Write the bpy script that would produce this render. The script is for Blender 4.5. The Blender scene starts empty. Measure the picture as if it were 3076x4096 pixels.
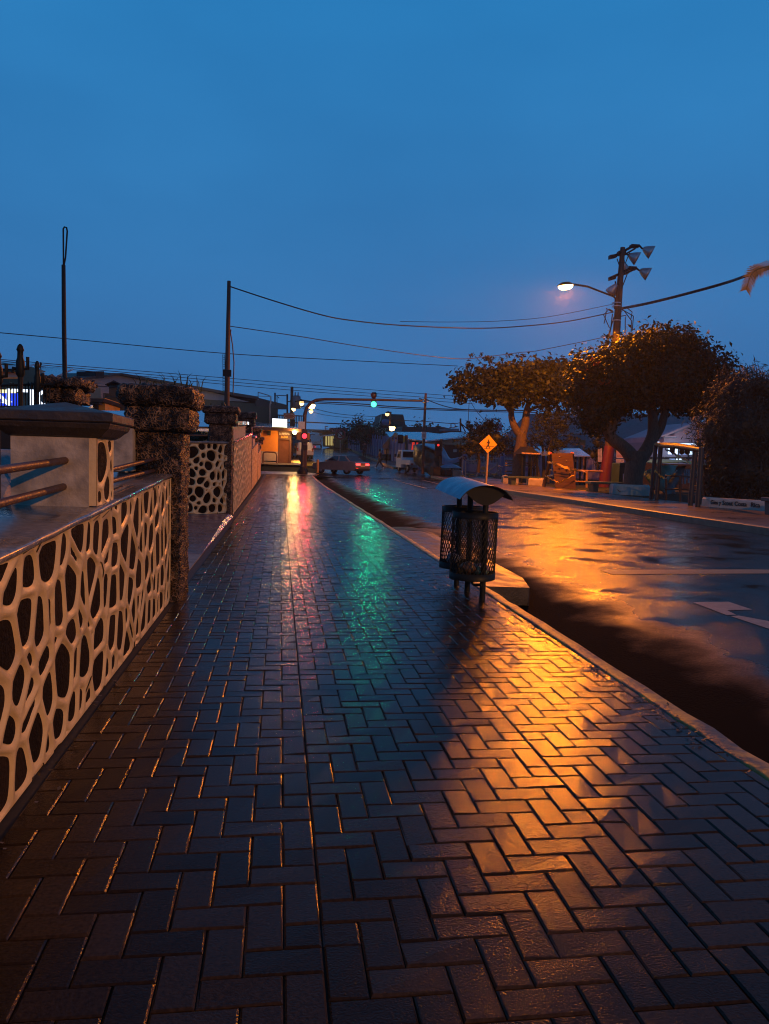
import bpy, math, random, mathutils
import numpy as np
from mathutils import Vector, Matrix, noise as mnoise
R = math.radians
rnd = random.Random(7)
scene = bpy.context.scene
col = scene.collection

# ------------------------------------------------------------------ camera
F_PX, CH = 769.6, 1.3
YAW, PITCH, ROLL = R(7.8089), R(-3.8333), R(1.6)
def cam_basis():
    f = Vector((math.sin(YAW)*math.cos(PITCH), math.cos(YAW)*math.cos(PITCH), math.sin(PITCH)))
    r = Vector((math.cos(YAW), -math.sin(YAW), 0)); u = r.cross(f)
    c, s = math.cos(ROLL), math.sin(ROLL)
    return f, c*r + s*u, -s*r + c*u
CF, CR, CU = cam_basis()
cd = bpy.data.cameras.new('camera'); cam = bpy.data.objects.new('camera', cd); col.objects.link(cam)
cam.matrix_world = Matrix(((CR.x, CU.x, -CF.x, 0), (CR.y, CU.y, -CF.y, 0), (CR.z, CU.z, -CF.z, CH), (0, 0, 0, 1)))
cd.sensor_fit = 'HORIZONTAL'; cd.sensor_width = 36; cd.lens = 36*F_PX/769; cd.clip_end = 2000; cd.clip_start = .05
scene.camera = cam

def zr(Y):                                   # the street rises gently beyond the crossing
    if Y < 35: return 0.0
    if Y < 75: return .0006*(Y-35)**2
    return .96 + .048*(Y-75)
def ray(x, y):                               # survey helper: photo position to bearing
    return CF + CR*((x/4-384.5)/F_PX) - CU*((y/4-512)/F_PX)
def A(x, y, Y):                              # point on that bearing at the distance Y down the street
    d = ray(x, y); return Vector((0, 0, CH)) + d*(Y/d.y)
def AP(x, y, p0, n):                         # ... on a plane
    d = ray(x, y); t = (Vector(p0)-Vector((0, 0, CH))).dot(n)/d.dot(n)
    return Vector((0, 0, CH)) + d*t
def AX(x, y, X):
    d = ray(x, y); return Vector((0, 0, CH)) + d*(X/d.x)
def AZ(x, y, z):
    d = ray(x, y); return Vector((0, 0, CH)) + d*((z-CH)/d.z)

# ------------------------------------------------------------------ mesh builder
class MB:
    def __init__(s): s.v = []; s.f = []; s.m = []; s.sm = []
    def add(s, vs, fs, mi=0, smooth=False):
        o = len(s.v); s.v.extend([tuple(p) for p in vs])
        for f in fs: s.f.append(tuple(i+o for i in f)); s.m.append(mi); s.sm.append(smooth)
        return s
    def box(s, x0, x1, y0, y1, z0, z1, mi=0):
        vs = [(x, y, z) for z in (z0, z1) for y in (y0, y1) for x in (x0, x1)]
        return s.add(vs, [(0,2,3,1),(4,5,7,6),(0,1,5,4),(2,6,7,3),(0,4,6,2),(1,3,7,5)], mi)
    def obox(s, c, size, rz=0, rx=0, ry=0, mi=0):
        M = Matrix.Translation(c) @ Matrix.Rotation(rz,4,'Z') @ Matrix.Rotation(ry,4,'Y') @ Matrix.Rotation(rx,4,'X')
        a, b, d = [k/2 for k in size]
        vs = [M @ Vector((x, y, z)) for z in (-d, d) for y in (-b, b) for x in (-a, a)]
        return s.add(vs, [(0,2,3,1),(4,5,7,6),(0,1,5,4),(2,6,7,3),(0,4,6,2),(1,3,7,5)], mi)
    def tube(s, pts, r, n=8, mi=0, cap=True, smooth=True):
        pts = [Vector(p) for p in pts]; rs = r if isinstance(r, (list, tuple)) else [r]*len(pts)
        vs = []; t0 = (pts[1]-pts[0]).normalized()
        a = t0.orthogonal().normalized()
        for i, p in enumerate(pts):
            t = ((pts[min(i+1, len(pts)-1)]-pts[max(i-1, 0)])).normalized()
            a = (a - t*a.dot(t)); a = a.normalized() if a.length > 1e-6 else t.orthogonal().normalized(); b = t.cross(a)
            for k in range(n):
                q = 2*math.pi*k/n; vs.append(p + (a*math.cos(q)+b*math.sin(q))*rs[i])
        fs = [(i*n+k, i*n+(k+1) % n, (i+1)*n+(k+1) % n, (i+1)*n+k) for i in range(len(pts)-1) for k in range(n)]
        s.add(vs, fs, mi, smooth)
        if cap: s.add(vs[:n], [tuple(range(n))[::-1]], mi); s.add(vs[-n:], [tuple(range(n))], mi)
        return s
    def lathe(s, prof, M, n=20, mi=0, smooth=True, a0=0, a1=2*math.pi):
        full = abs(a1-a0-2*math.pi) < 1e-6; k2 = n if full else n+1
        vs = [M @ Vector((r*math.cos(a0+(a1-a0)*k/n), r*math.sin(a0+(a1-a0)*k/n), z)) for r, z in prof for k in range(k2)]
        fs = []
        for i in range(len(prof)-1):
            for k in range(n):
                k1 = (k+1) % k2
                fs.append((i*k2+k, i*k2+k1, (i+1)*k2+k1, (i+1)*k2+k))
        return s.add(vs, fs, mi, smooth)
    def prism(s, poly, off, mi=0, mi_side=None):
        n = len(poly); off = Vector(off); a = [Vector(p) for p in poly]; b = [p+off for p in a]
        s.add(a, [tuple(range(n))], mi); s.add(b, [tuple(range(n))[::-1]], mi)
        return s.add(a+b, [(i, i+n, (i+1) % n+n, (i+1) % n) for i in range(n)], mi if mi_side is None else mi_side)
    def poly(s, pts, mi=0): return s.add(pts, [tuple(range(len(pts)))], mi)
    def build(s, name, mats, parent=None, world=True):
        me = bpy.data.meshes.new(name); me.from_pydata(s.v, [], s.f)
        for m in (mats if isinstance(mats, (list, tuple)) else [mats]): me.materials.append(m)
        me.polygons.foreach_set('material_index', s.m); me.polygons.foreach_set('use_smooth', s.sm)
        me.validate(); me.update()
        return link(name, me, parent, world)
def link(name, me, parent=None, world=True):
    o = bpy.data.objects.new(name, me); col.objects.link(o)
    if parent is not None:
        o.parent = parent
        if world:
            r = parent
            while r.parent is not None: r = r.parent
            if parent is r: o.matrix_parent_inverse = Matrix.Translation(-r.location)
    return o
def tag(o, label, cat, group=None, kind=None):
    if label: o['label'] = label
    if cat: o['category'] = cat
    if group: o['group'] = group
    if kind: o['kind'] = kind
    return o
def thing(name, loc, label, cat, group=None, rz=0):
    o = bpy.data.objects.new(name, None); col.objects.link(o); o.location = loc; o.rotation_euler = (0, 0, rz)
    o.empty_display_size = .2
    return tag(o, label, cat, group)
def struct(name, mb, mats): o = mb.build(name, mats); o['kind'] = 'structure'; return o
def clone(root, loc, rz, label):
    c = root.copy(); col.objects.link(c); c.location = loc; c.rotation_euler = (0, 0, rz); c['label'] = label
    for ch in root.children:
        d = ch.copy(); col.objects.link(d); d.parent = c
        for g in ch.children:
            e = g.copy(); col.objects.link(e); e.parent = d
    return c
def bevel(o, w, seg=2):
    m = o.modifiers.new('bevel', 'BEVEL'); m.width = w; m.segments = seg; m.limit_method = 'ANGLE'; m.angle_limit = R(40); return o

# ------------------------------------------------------------------ materials
def ramp(nt, pts):
    r = nt.nodes.new('ShaderNodeValToRGB'); e = r.color_ramp.elements
    while len(e) < len(pts): e.new(.5)
    for k, (p, c) in enumerate(pts):
        e[k].position = p; e[k].color = (c if isinstance(c, (tuple, list)) else (c, c, c))[:3]+(1,) if isinstance(c, (tuple, list)) else (c, c, c, 1)
    return r
def mat(name, c1, c2=None, scale=6, rough=.6, rough2=None, rscale=None, metal=0, bump=0, bscale=40, bdist=.01, spec=.5, island=False, coat=0, emit=None, es=0, stretch=None, contrast=.25, backlit=0, wave=None):
    m = bpy.data.materials.new(name); m.use_nodes = True; nt = m.node_tree; L = nt.links
    b = nt.nodes['Principled BSDF']
    tc = nt.nodes.new('ShaderNodeTexCoord'); co = tc.outputs['Object']
    if stretch:
        mp = nt.nodes.new('ShaderNodeMapping'); mp.inputs['Scale'].default_value = stretch; L.new(co, mp.inputs[0]); co = mp.outputs[0]
    b.inputs['Base Color'].default_value = (*c1, 1); b.inputs['Roughness'].default_value = rough
    b.inputs['Metallic'].default_value = metal; b.inputs['Specular IOR Level'].default_value = spec
    if coat: b.inputs['Coat Weight'].default_value = coat; b.inputs['Coat Roughness'].default_value = .08
    def nz(sc, det=5):
        n = nt.nodes.new('ShaderNodeTexNoise'); n.inputs['Scale'].default_value = sc; n.inputs['Detail'].default_value = det
        L.new(co, n.inputs['Vector']); return n.outputs['Fac']
    if c2:
        if island:
            g = nt.nodes.new('ShaderNodeNewGeometry'); src = g.outputs['Random Per Island']; r = ramp(nt, [(0, c1), (1, c2)])
        else:
            src = nz(scale); r = ramp(nt, [(.5-contrast, c1), (.5+contrast, c2)])
        L.new(src, r.inputs[0]); L.new(r.outputs[0], b.inputs['Base Color'])
    if rough2 is not None:
        r = ramp(nt, [(.38, rough), (.62, rough2)]); L.new(nz(rscale or scale), r.inputs[0]); L.new(r.outputs[0], b.inputs['Roughness'])
    if bump:
        bn = nt.nodes.new('ShaderNodeBump'); bn.inputs['Strength'].default_value = bump; bn.inputs['Distance'].default_value = bdist
        if wave:
            w = nt.nodes.new('ShaderNodeTexWave'); w.bands_direction = wave; w.inputs['Scale'].default_value = bscale; L.new(co, w.inputs[0]); L.new(w.outputs['Fac'], bn.inputs['Height'])
        else: L.new(nz(bscale), bn.inputs['Height'])
        L.new(bn.outputs[0], b.inputs['Normal'])
    if emit: b.inputs['Emission Color'].default_value = (*emit, 1); b.inputs['Emission Strength'].default_value = es
    if backlit:
        tr = nt.nodes.new('ShaderNodeBsdfTranslucent'); ms = nt.nodes.new('ShaderNodeMixShader'); ms.inputs[0].default_value = backlit
        if c2: L.new(r.outputs[0], tr.inputs[0])
        else: tr.inputs[0].default_value = (*c1, 1)
        L.new(b.outputs[0], ms.inputs[1]); L.new(tr.outputs[0], ms.inputs[2]); L.new(ms.outputs[0], nt.nodes['Material Output'].inputs[0])
    return m
def emis(name, c, s):
    return mat(name, c, emit=c, es=s, rough=.5)

def wet_mat(name, c1, c2, island=False, rough_dry=.42, rough_wet=.06, grain=.5, gscale=260, pud=.9, p0=.52, p1=.66, gdist=.002, blotch=.6, spec=.5, gutter_shade=None):
    """wet paving: grainy film, puddles where a slow noise says the surface is flooded"""
    m = bpy.data.materials.new(name); m.use_nodes = True; nt = m.node_tree; L = nt.links; b = nt.nodes['Principled BSDF']
    tc = nt.nodes.new('ShaderNodeTexCoord'); co = tc.outputs['Object']
    def nz(sc, det=4, v=co):
        n = nt.nodes.new('ShaderNodeTexNoise'); n.inputs['Scale'].default_value = sc; n.inputs['Detail'].default_value = det; L.new(v, n.inputs['Vector']); return n.outputs['Fac']
    if island: g = nt.nodes.new('ShaderNodeNewGeometry'); src = g.outputs['Random Per Island']
    else: src = nz(blotch*3)
    rc = ramp(nt, [(.25, c1), (.75, c2)]); L.new(src, rc.inputs[0])
    fine = ramp(nt, [(.3, (.55, .55, .55)), (.7, (1.25, 1.25, 1.25))]); L.new(nz(gscale*.5), fine.inputs[0])
    mx = nt.nodes.new('ShaderNodeMix'); mx.data_type = 'RGBA'; mx.blend_type = 'MULTIPLY'; mx.inputs[0].default_value = 1
    L.new(rc.outputs[0], mx.inputs[6]); L.new(fine.outputs[0], mx.inputs[7]); L.new(mx.outputs[2], b.inputs['Base Color'])
    pm = ramp(nt, [(p0, 0.0), (p1, 1.0)]); L.new(nz(pud, 7), pm.inputs[0])
    bl = ramp(nt, [(.35, rough_dry*1.25), (.65, rough_dry*.8)]); L.new(nz(blotch*6), bl.inputs[0])
    rr = nt.nodes.new('ShaderNodeMix'); rr.data_type = 'RGBA'; L.new(pm.outputs[0], rr.inputs[0]); L.new(bl.outputs[0], rr.inputs[6]); rr.inputs[7].default_value = (rough_wet,)*3+(1,)
    L.new(rr.outputs[2], b.inputs['Roughness'])
    inv = nt.nodes.new('ShaderNodeMath'); inv.operation = 'MULTIPLY_ADD'; inv.inputs[1].default_value = -grain*.95; inv.inputs[2].default_value = grain
    L.new(pm.outputs[0], inv.inputs[0])
    b1 = nt.nodes.new('ShaderNodeBump'); b1.inputs['Distance'].default_value = gdist; L.new(inv.outputs[0], b1.inputs['Strength']); L.new(nz(gscale, 3), b1.inputs['Height'])
    L.new(b1.outputs[0], b.inputs['Normal']); b.inputs['IOR'].default_value = 1.45; b.inputs['Specular IOR Level'].default_value = spec
    if gutter_shade:                                # unlit band along the gutter painted into colour and gloss, its edge ragged
        sx = nt.nodes.new('ShaderNodeSeparateXYZ'); L.new(co, sx.inputs[0])
        ad = nt.nodes.new('ShaderNodeMath'); ad.operation = 'MULTIPLY_ADD'; ad.inputs[1].default_value = 1.1; L.new(nz(1.7, 6), ad.inputs[0]); L.new(sx.outputs['X'], ad.inputs[2])
        mr = nt.nodes.new('ShaderNodeMapRange'); mr.inputs['From Min'].default_value = gutter_shade[0]+.55; mr.inputs['From Max'].default_value = gutter_shade[1]+.55; L.new(ad.outputs[0], mr.inputs['Value'])
        for sock, lo in (('Roughness', (.9,)*3), ('Base Color', (.006, .005, .0042))):
            src = b.inputs[sock].links[0].from_socket; mz = nt.nodes.new('ShaderNodeMix'); mz.data_type = 'RGBA'; L.new(mr.outputs[0], mz.inputs[0]); mz.inputs[6].default_value = (*lo, 1); L.new(src, mz.inputs[7]); L.new(mz.outputs[2], b.inputs[sock])
        ms_ = nt.nodes.new('ShaderNodeMath'); ms_.operation = 'MULTIPLY_ADD'; ms_.inputs[1].default_value = spec-.04; ms_.inputs[2].default_value = .04; L.new(mr.outputs[0], ms_.inputs[0]); L.new(ms_.outputs[0], b.inputs['Specular IOR Level'])
    return m
# ------------------------------------------------------------------ materials used in many places
M = {}
M['paver'] = wet_mat('paver', (.018, .0115, .0072), (.031, .0195, .0125), island=True, rough_dry=.165, grain=.68, gscale=160, pud=.33, p0=.53, p1=.75, gdist=.0020, rough_wet=.14, spec=.15)
M['joint'] = mat('joint_sand', (.012, .010, .008), (.03, .025, .02), scale=30, rough=.75)
M['asphalt'] = wet_mat('asphalt', (.012, .012, .013), (.026, .024, .024), rough_dry=.20, grain=1.0, gscale=55, pud=1.1, p0=.46, p1=.66, gdist=.010, rough_wet=.12, spec=.28, blotch=.9, gutter_shade=(3.0, 3.75))
M['gutter'] = mat('gutter_asphalt', (.004, .0035, .003), (.011, .009, .008), scale=8, rough=.85, bump=.6, bscale=90, bdist=.01, spec=.12)
M['mud'] = mat('wet_mud', (.05, .035, .022), (.09, .06, .035), scale=6, rough=.6, bump=.5, bscale=30, spec=.25)
M['conc'] = wet_mat('wet_concrete', (.12, .10, .085), (.2, .17, .15), rough_dry=.5, grain=.5, gscale=120, pud=.5, p0=.5, p1=.7, gdist=.002)
M['conc_dull'] = mat('old_concrete', (.16, .14, .12), (.30, .27, .235), scale=5, rough=.65, bump=.4, bscale=50)
M['far_walk'] = wet_mat('far_walk', (.07, .05, .04), (.11, .08, .065), rough_dry=.42, grain=.5, gscale=60, pud=.4, p0=.5, p1=.7, gdist=.003)
M['tile'] = wet_mat('wet_tile', (.13, .085, .09), (.19, .13, .13), rough_dry=.3, grain=.7, gscale=9, pud=.8, p0=.45, p1=.8, gdist=.012, rough_wet=.22, spec=.3)
M['grass_soil'] = mat('grass_soil', (.012, .016, .006), (.03, .03, .012), scale=14, rough=.9, bump=.8, bscale=60, bdist=.03, spec=.2)
M['paint_w'] = mat('road_paint_white', (.22, .2, .19), (.12, .11, .105), scale=12, rough=.5, bump=.3, bscale=150, bdist=.003)
M['paint_y'] = mat('road_paint_yellow', (.2, .15, .06), (.12, .095, .05), scale=9, rough=.5, bump=.3, bscale=150, bdist=.003)
M['kerb_y'] = mat('kerb_worn_yellow', (.40, .22, .02), (.055, .048, .042), scale=5, rough=.5, bump=.8, bscale=35, bdist=.01, contrast=.06)
M['kerb'] = mat('kerb_concrete', (.11, .09, .07), (.2, .17, .13), scale=5, rough=.5, bump=.4, bscale=40)
M['dark_metal'] = mat('dark_painted_metal', (.006, .008, .007), (.010, .011, .010), scale=20, rough=.45, rough2=.6, bump=.1, bscale=120, spec=.2)
M['sky_tint_metal'] = mat('sky_tinted_metal', (.03, .17, .30), (.045, .22, .36), scale=6, rough=.25, rough2=.4)  # blue reflection of the sky painted into the bin roofs
M['slab_conc'] = mat('stained_slab_concrete', (.02, .016, .012), (.06, .048, .036), scale=3, rough=.35, rough2=.6, bump=.6, bscale=40)
M['rust_pipe'] = mat('rusty_pipe', (.045, .019, .013), (.08, .036, .024), scale=25, rough=.42, rough2=.6, bump=.4, bscale=70, bdist=.003)
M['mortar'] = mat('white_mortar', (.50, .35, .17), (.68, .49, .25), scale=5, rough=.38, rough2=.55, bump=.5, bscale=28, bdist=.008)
M['stone'] = mat('dark_lava_stone', (.004, .0028, .0022), (.013, .008, .006), scale=14, rough=.7, rough2=.9, bump=1, bscale=55, bdist=.01, spec=.08)
M['stone2'] = mat('brown_lava_stone', (.009, .005, .0035), (.022, .012, .008), scale=14, rough=.7, rough2=.9, bump=1, bscale=55, bdist=.01, spec=.1)
M['plaster'] = mat('stained_plaster', (.17, .145, .115), (.44, .38, .32), scale=7, rough=.55, rough2=.7, bump=.8, bscale=26, bdist=.008, contrast=.2)
def lava_mat(name, sc, c0, c1):
    m = bpy.data.materials.new(name); m.use_nodes = True; nt = m.node_tree; L = nt.links; b = nt.nodes['Principled BSDF']; tc = nt.nodes.new('ShaderNodeTexCoord')
    n = nt.nodes.new('ShaderNodeTexNoise'); n.inputs['Scale'].default_value = 9; n.inputs['Detail'].default_value = 4; L.new(tc.outputs['Object'], n.inputs['Vector'])
    ad = nt.nodes.new('ShaderNodeMix'); ad.data_type = 'RGBA'; ad.blend_type = 'ADD'; ad.inputs[0].default_value = .12; L.new(tc.outputs['Object'], ad.inputs[6]); L.new(n.outputs['Color'], ad.inputs[7])
    v = nt.nodes.new('ShaderNodeTexVoronoi'); v.feature = 'DISTANCE_TO_EDGE'; v.inputs['Scale'].default_value = sc; L.new(ad.outputs[2], v.inputs['Vector'])
    r = ramp(nt, [(.0, c1), (.1, tuple(.55*a+.45*c for a, c in zip(c0, c1))), (.2, c0), (1, c0)]); L.new(v.outputs['Distance'], r.inputs[0])
    r2 = ramp(nt, [(.38, (.12, .11, .1)), (.68, (1.9, 1.75, 1.6))]); L.new(n.outputs['Fac'], r2.inputs[0])
    mx = nt.nodes.new('ShaderNodeMix'); mx.data_type = 'RGBA'; mx.blend_type = 'MULTIPLY'; mx.inputs[0].default_value = 1; L.new(r.outputs[0], mx.inputs[6]); L.new(r2.outputs[0], mx.inputs[7]); L.new(mx.outputs[2], b.inputs['Base Color'])
    inv = ramp(nt, [(0, 1.0), (.22, .0)]); L.new(v.outputs['Distance'], inv.inputs[0])
    bm = nt.nodes.new('ShaderNodeBump'); bm.inputs['Strength'].default_value = 1; bm.inputs['Distance'].default_value = .02; L.new(inv.outputs[0], bm.inputs['Height']); L.new(bm.outputs[0], b.inputs['Normal'])
    b.inputs['Roughness'].default_value = .5; b.inputs['Specular IOR Level'].default_value = .35
    return m
M['lava'] = lava_mat('porous_lava', 29, (.008, .005, .004), (.22, .15, .105))
M['cap_conc'] = mat('mossy_cap_concrete', (.016, .011, .007), (.055, .037, .024), scale=6, rough=.4, rough2=.6, bump=.5, bscale=40)
M['wet_top'] = wet_mat('wet_wall_top', (.13, .11, .1), (.22, .19, .17), rough_dry=.4, grain=.4, gscale=60, pud=1.2, p0=.4, p1=.6, gdist=.003)
M['wood'] = mat('dark_wood_pole', (.03, .017, .011), (.06, .035, .022), scale=5, rough=.7, bump=.6, bscale=12, stretch=(8, 8, 1))
M['black'] = mat('black_rubber', (.01, .01, .011), rough=.6)
M['wire'] = mat('cable_black', (.012, .012, .014), rough=.45)
M['white'] = mat('white_gloss_paint', (.62, .63, .64), (.72, .73, .73), scale=3, rough=.25, coat=.4)
M['galv'] = mat('galvanised', (.3, .32, .34), (.42, .44, .46), scale=10, rough=.35, metal=.7)
M['glass_dark'] = mat('dark_glass', (.012, .015, .018), rough=.06, spec=.7)
M['chrome'] = mat('chrome', (.5, .5, .5), rough=.12, metal=1)
M['leaf_d'] = mat('leaf_dark', (.010, .016, .005), (.035, .04, .012), rough=.55, spec=.25, island=True, backlit=.16)
M['leaf_m'] = mat('leaf_mid', (.006, .012, .003), (.024, .030, .008), rough=.55, spec=.25, island=True, backlit=.16)
M['leaf_y'] = mat('leaf_yellowish', (.035, .035, .008), (.13, .10, .02), rough=.55, spec=.25, island=True, backlit=.16)
M['leaf_r'] = mat('leaf_red', (.16, .03, .012), (.26, .07, .02), rough=.55, spec=.25, island=True, backlit=.16)
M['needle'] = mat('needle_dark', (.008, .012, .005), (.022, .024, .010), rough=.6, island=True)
M['bark'] = mat('bark', (.06, .04, .026), (.13, .09, .06), scale=6, rough=.8, bump=.9, bscale=14, bdist=.02, stretch=(3, 3, 1))
M['bark_d'] = mat('bark_dark', (.02, .014, .01), (.05, .036, .026), scale=6, rough=.8, bump=.9, bscale=14, bdist=.02, stretch=(3, 3, 1))
M['grassblade'] = mat('grass_blade', (.02, .03, .008), (.06, .06, .02), rough=.5, island=True)

# ------------------------------------------------------------------ sky
w = bpy.data.worlds.new('World'); scene.world = w; w.use_nodes = True
nt = w.node_tree; L = nt.links; bg = nt.nodes['Background']
tc = nt.nodes.new('ShaderNodeTexCoord'); sep = nt.nodes.new('ShaderNodeSeparateXYZ'); L.new(tc.outputs['Generated'], sep.inputs[0])
skyr = ramp(nt, [(0, (.045, .165, .40)), (.1, (.040, .163, .405)), (.25, (.031, .174, .43)), (.5, (.023, .205, .50)), (.62, (.014, .10, .26)), (1, (.008, .05, .14))])
L.new(sep.outputs['Z'], skyr.inputs[0])
cn = nt.nodes.new('ShaderNodeTexNoise'); cn.inputs['Scale'].default_value = 1.6; cn.inputs['Detail'].default_value = 4
mp = nt.nodes.new('ShaderNodeMapping'); mp.inputs['Scale'].default_value = (1, 1, 2.6); L.new(tc.outputs['Generated'], mp.inputs[0]); L.new(mp.outputs[0], cn.inputs['Vector'])
cr = ramp(nt, [(.25, (.78, .82, .86)), (.75, (1.13, 1.11, 1.09))]); L.new(cn.outputs['Fac'], cr.inputs[0])
mm = nt.nodes.new('ShaderNodeMix'); mm.data_type = 'RGBA'; mm.blend_type = 'MULTIPLY'; mm.inputs[0].default_value = 1
L.new(skyr.outputs[0], mm.inputs[6]); L.new(cr.outputs[0], mm.inputs[7])
L.new(mm.outputs[2], bg.inputs[0]); bg.inputs[1].default_value = 1.0
scene.view_settings.view_transform = 'Standard'; scene.view_settings.look = 'None'
scene.view_settings.exposure = 0; scene.view_settings.gamma = 1
cy = scene.cycles; cy.use_denoising = True; cy.filter_width = 1.1; cy.max_bounces = 6; cy.glossy_bounces = 3; cy.diffuse_bounces = 3; cy.transparent_max_bounces = 6
cy.sample_clamp_indirect = 4; cy.sample_clamp_direct = 0; cy.caustics_reflective = False; cy.caustics_refractive = False

def lamp(name, loc, power, color, radius=.12, spot=None, blend=.6, aim=None):
    ld = bpy.data.lights.new(name, 'SPOT' if spot else 'POINT'); ld.energy = power; ld.color = color; ld.shadow_soft_size = radius
    if spot: ld.spot_size = R(spot); ld.spot_blend = blend
    o = bpy.data.objects.new(name, ld); col.objects.link(o); o.location = loc
    if aim is not None: o.rotation_euler = (Vector(aim)-Vector(loc)).to_track_quat('-Z', 'Y').to_euler()
    return o
SODIUM = (1.0, .235, .002)

# ------------------------------------------------------------------ ground, road, pavements
def strip(cols_, Ys, zf, name, m, kind='structure'):
    mb = MB(); n = len(cols_)
    vs = [(x, y, zf(y)+dz) for y in Ys for x, dz in cols_]
    fs = [(j*n+i, j*n+i+1, (j+1)*n+i+1, (j+1)*n+i) for j in range(len(Ys)-1) for i in range(n-1)]
    mb.add(vs, fs, 0, True); o = mb.build(name, m); o['kind'] = kind; return o
def rng(a, b, s):
    n = max(1, round((b-a)/s)); return [a+(b-a)*i/n for i in range(n+1)]
YS = rng(-30, 35, 5)+rng(37, 75, 2)[0:]+rng(80, 420, 10)
strip([(-300, -.5), (-2, -.5), (300, -.5)], YS, zr, 'ground', M['grass_soil'])
ROADX = [(2.2, -.31), (2.5, -.32), (2.75, -.285), (3.05, -.225), (3.4, -.18), (4.5, -.145), (6.7, -.12), (9, -.145), (10.6, -.165), (11.14, -.17)]
strip(ROADX, rng(-12, 35, 2)+rng(36, 52.5, 1.5), zr, 'road', M['asphalt'])
strip([(-70, -.16), (2, -.14), (6.7, -.10), (11, -.14), (80, -.16)], rng(52.5, 69, 1.5), zr, 'road', M['asphalt'])
strip([(1.9, -.17), (6, -.12), (10.2, -.17)], rng(69, 75, 1.5)+rng(80, 330, 10), zr, 'road', M['asphalt'])

# herringbone paving, poured in bays with straight seams
PITCH_B, JT = .104, .0032
seams = [.137+1.04*k for k in range(-1, 3)]            # -0.903 .. 2.217
seams[-1] = 2.065
def add_brick(mb, x0, x1, y0, y1):
    if x1-x0 < .02 or y1-y0 < .02: return
    far = y0 > 22
    h = JT/2; b = .0058
    zt = [rnd.gauss(0, .0014) for _ in range(4)]
    X0, X1, Y0, Y1 = x0+h, x1-h, y0+h, y1-h
    zb = zr((y0+y1)/2)
    top = [(X0+b, Y0+b, zb+zt[0]), (X1-b, Y0+b, zb+zt[1]), (X1-b, Y1-b, zb+zt[2]), (X0+b, Y1-b, zb+zt[3])]
    low = [(X0, Y0, zb-.0042), (X1, Y0, zb-.0042), (X1, Y1, zb-.0042), (X0, Y1, zb-.0042)]
    bot = [(x, y, zb-.016) for x, y, _ in low]
    fs = [(0, 1, 2, 3)]+[(4+i, 4+(i+1) % 4, (i+1) % 4, i) for i in range(4)]+[(8+i, 8+(i+1) % 4, 4+(i+1) % 4, 4+i) for i in range(4)]
    mb.add(top+low+bot, fs, 0)
mb = MB()
i0, i1 = -14, 26
YEND = 52.2
for j in range(2, int(YEND/PITCH_B)):
    for i in range(i0, i1):
        k = (i-j) % 4; x = i*PITCH_B+.137; y = j*PITCH_B
        if k == 0: r = (x, x+2*PITCH_B, y, y+PITCH_B)
        elif k == 3: r = (x, x+PITCH_B, y, y+2*PITCH_B)
        else: continue
        for a, b in zip(seams, seams[1:]):
            xa, xb = max(r[0], a+.0008), min(r[1], b-.0008)
            if xb-xa > .02:
                ya, yb = r[2], r[3]
                if ya < 29.3 < yb: add_brick(mb, xa, xb, ya, 29.28); ya = 29.33
                add_brick(mb, xa, xb, ya, yb)
struct('pavement', mb, M['paver'])
strip([(-1.02, -.013), (2.07, -.013)], rng(-12, 35, 5)+rng(36, 52.3, 1), zr, 'pavement_bed', M['joint'])
# kerb of the near pavement, its yellow paint worn
mb = MB(); n0 = len(rng(-12, 52.3, .25))
ys = rng(-12, 52.3, .25); prof = []
vs = []
for y in ys:
    j1, j2 = rnd.gauss(0, .004), rnd.gauss(0, .005); z = zr(y)
    vs += [(2.068, y, z-.02), (2.07, y, z+.002+j1), (2.09+j2, y, z+.006+j1), (2.175+j2, y, z+.004+j1), (2.2+j2, y, z-.02+j1), (2.215+j2, y, z-.36)]
mb.add(vs, [(k*6+i, k*6+i+1, (k+1)*6+i+1, (k+1)*6+i) for k in range(len(ys)-1) for i in range(5)], 0, True)
struct('kerb', mb, M['kerb_y'])
# concrete slab bridging the gutter
mb = MB()
mb.prism([(2.20, 8.05, -.03), (2.78, 8.2, -.07), (3.02, 9.2, -.11), (3.1, 11.9, -.12), (2.95, 14.2, -.09), (2.75, 14.72, -.06), (2.20, 14.66, -.03)], (0, 0, -.2))
o = struct('gutter_slab', mb, M['slab_conc']); bevel(o, .02)
# mud washed to the end of the slab
mb = MB(); ptsm = []
for k in range(40):
    q = 2*math.pi*k/40; rr = 1+.25*math.sin(3*q+1)+.15*math.sin(7*q)
    ptsm.append((3.0+.75*rr*math.cos(q)*(.8 if math.cos(q) < 0 else 1.1), 15.9+1.5*rr*math.sin(q), -.2+.012))
vs = [(3.0, 15.9, -.13)]+[(3.0+(x-3.0)*.5, 15.9+(y-15.9)*.5, -.155) for x, y, z in ptsm]+[(x, y, -.24) for x, y, z in ptsm]
mb.add(vs, [(0, 1+k, 1+(k+1) % 40) for k in range(40)]+[(1+k, 41+k, 41+(k+1) % 40, 1+(k+1) % 40) for k in range(40)], 0, True)
o = mb.build('mud', M['mud']); tag(o, 'brown mud washed up in the gutter beyond the concrete slab', 'mud', kind='stuff')
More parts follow.
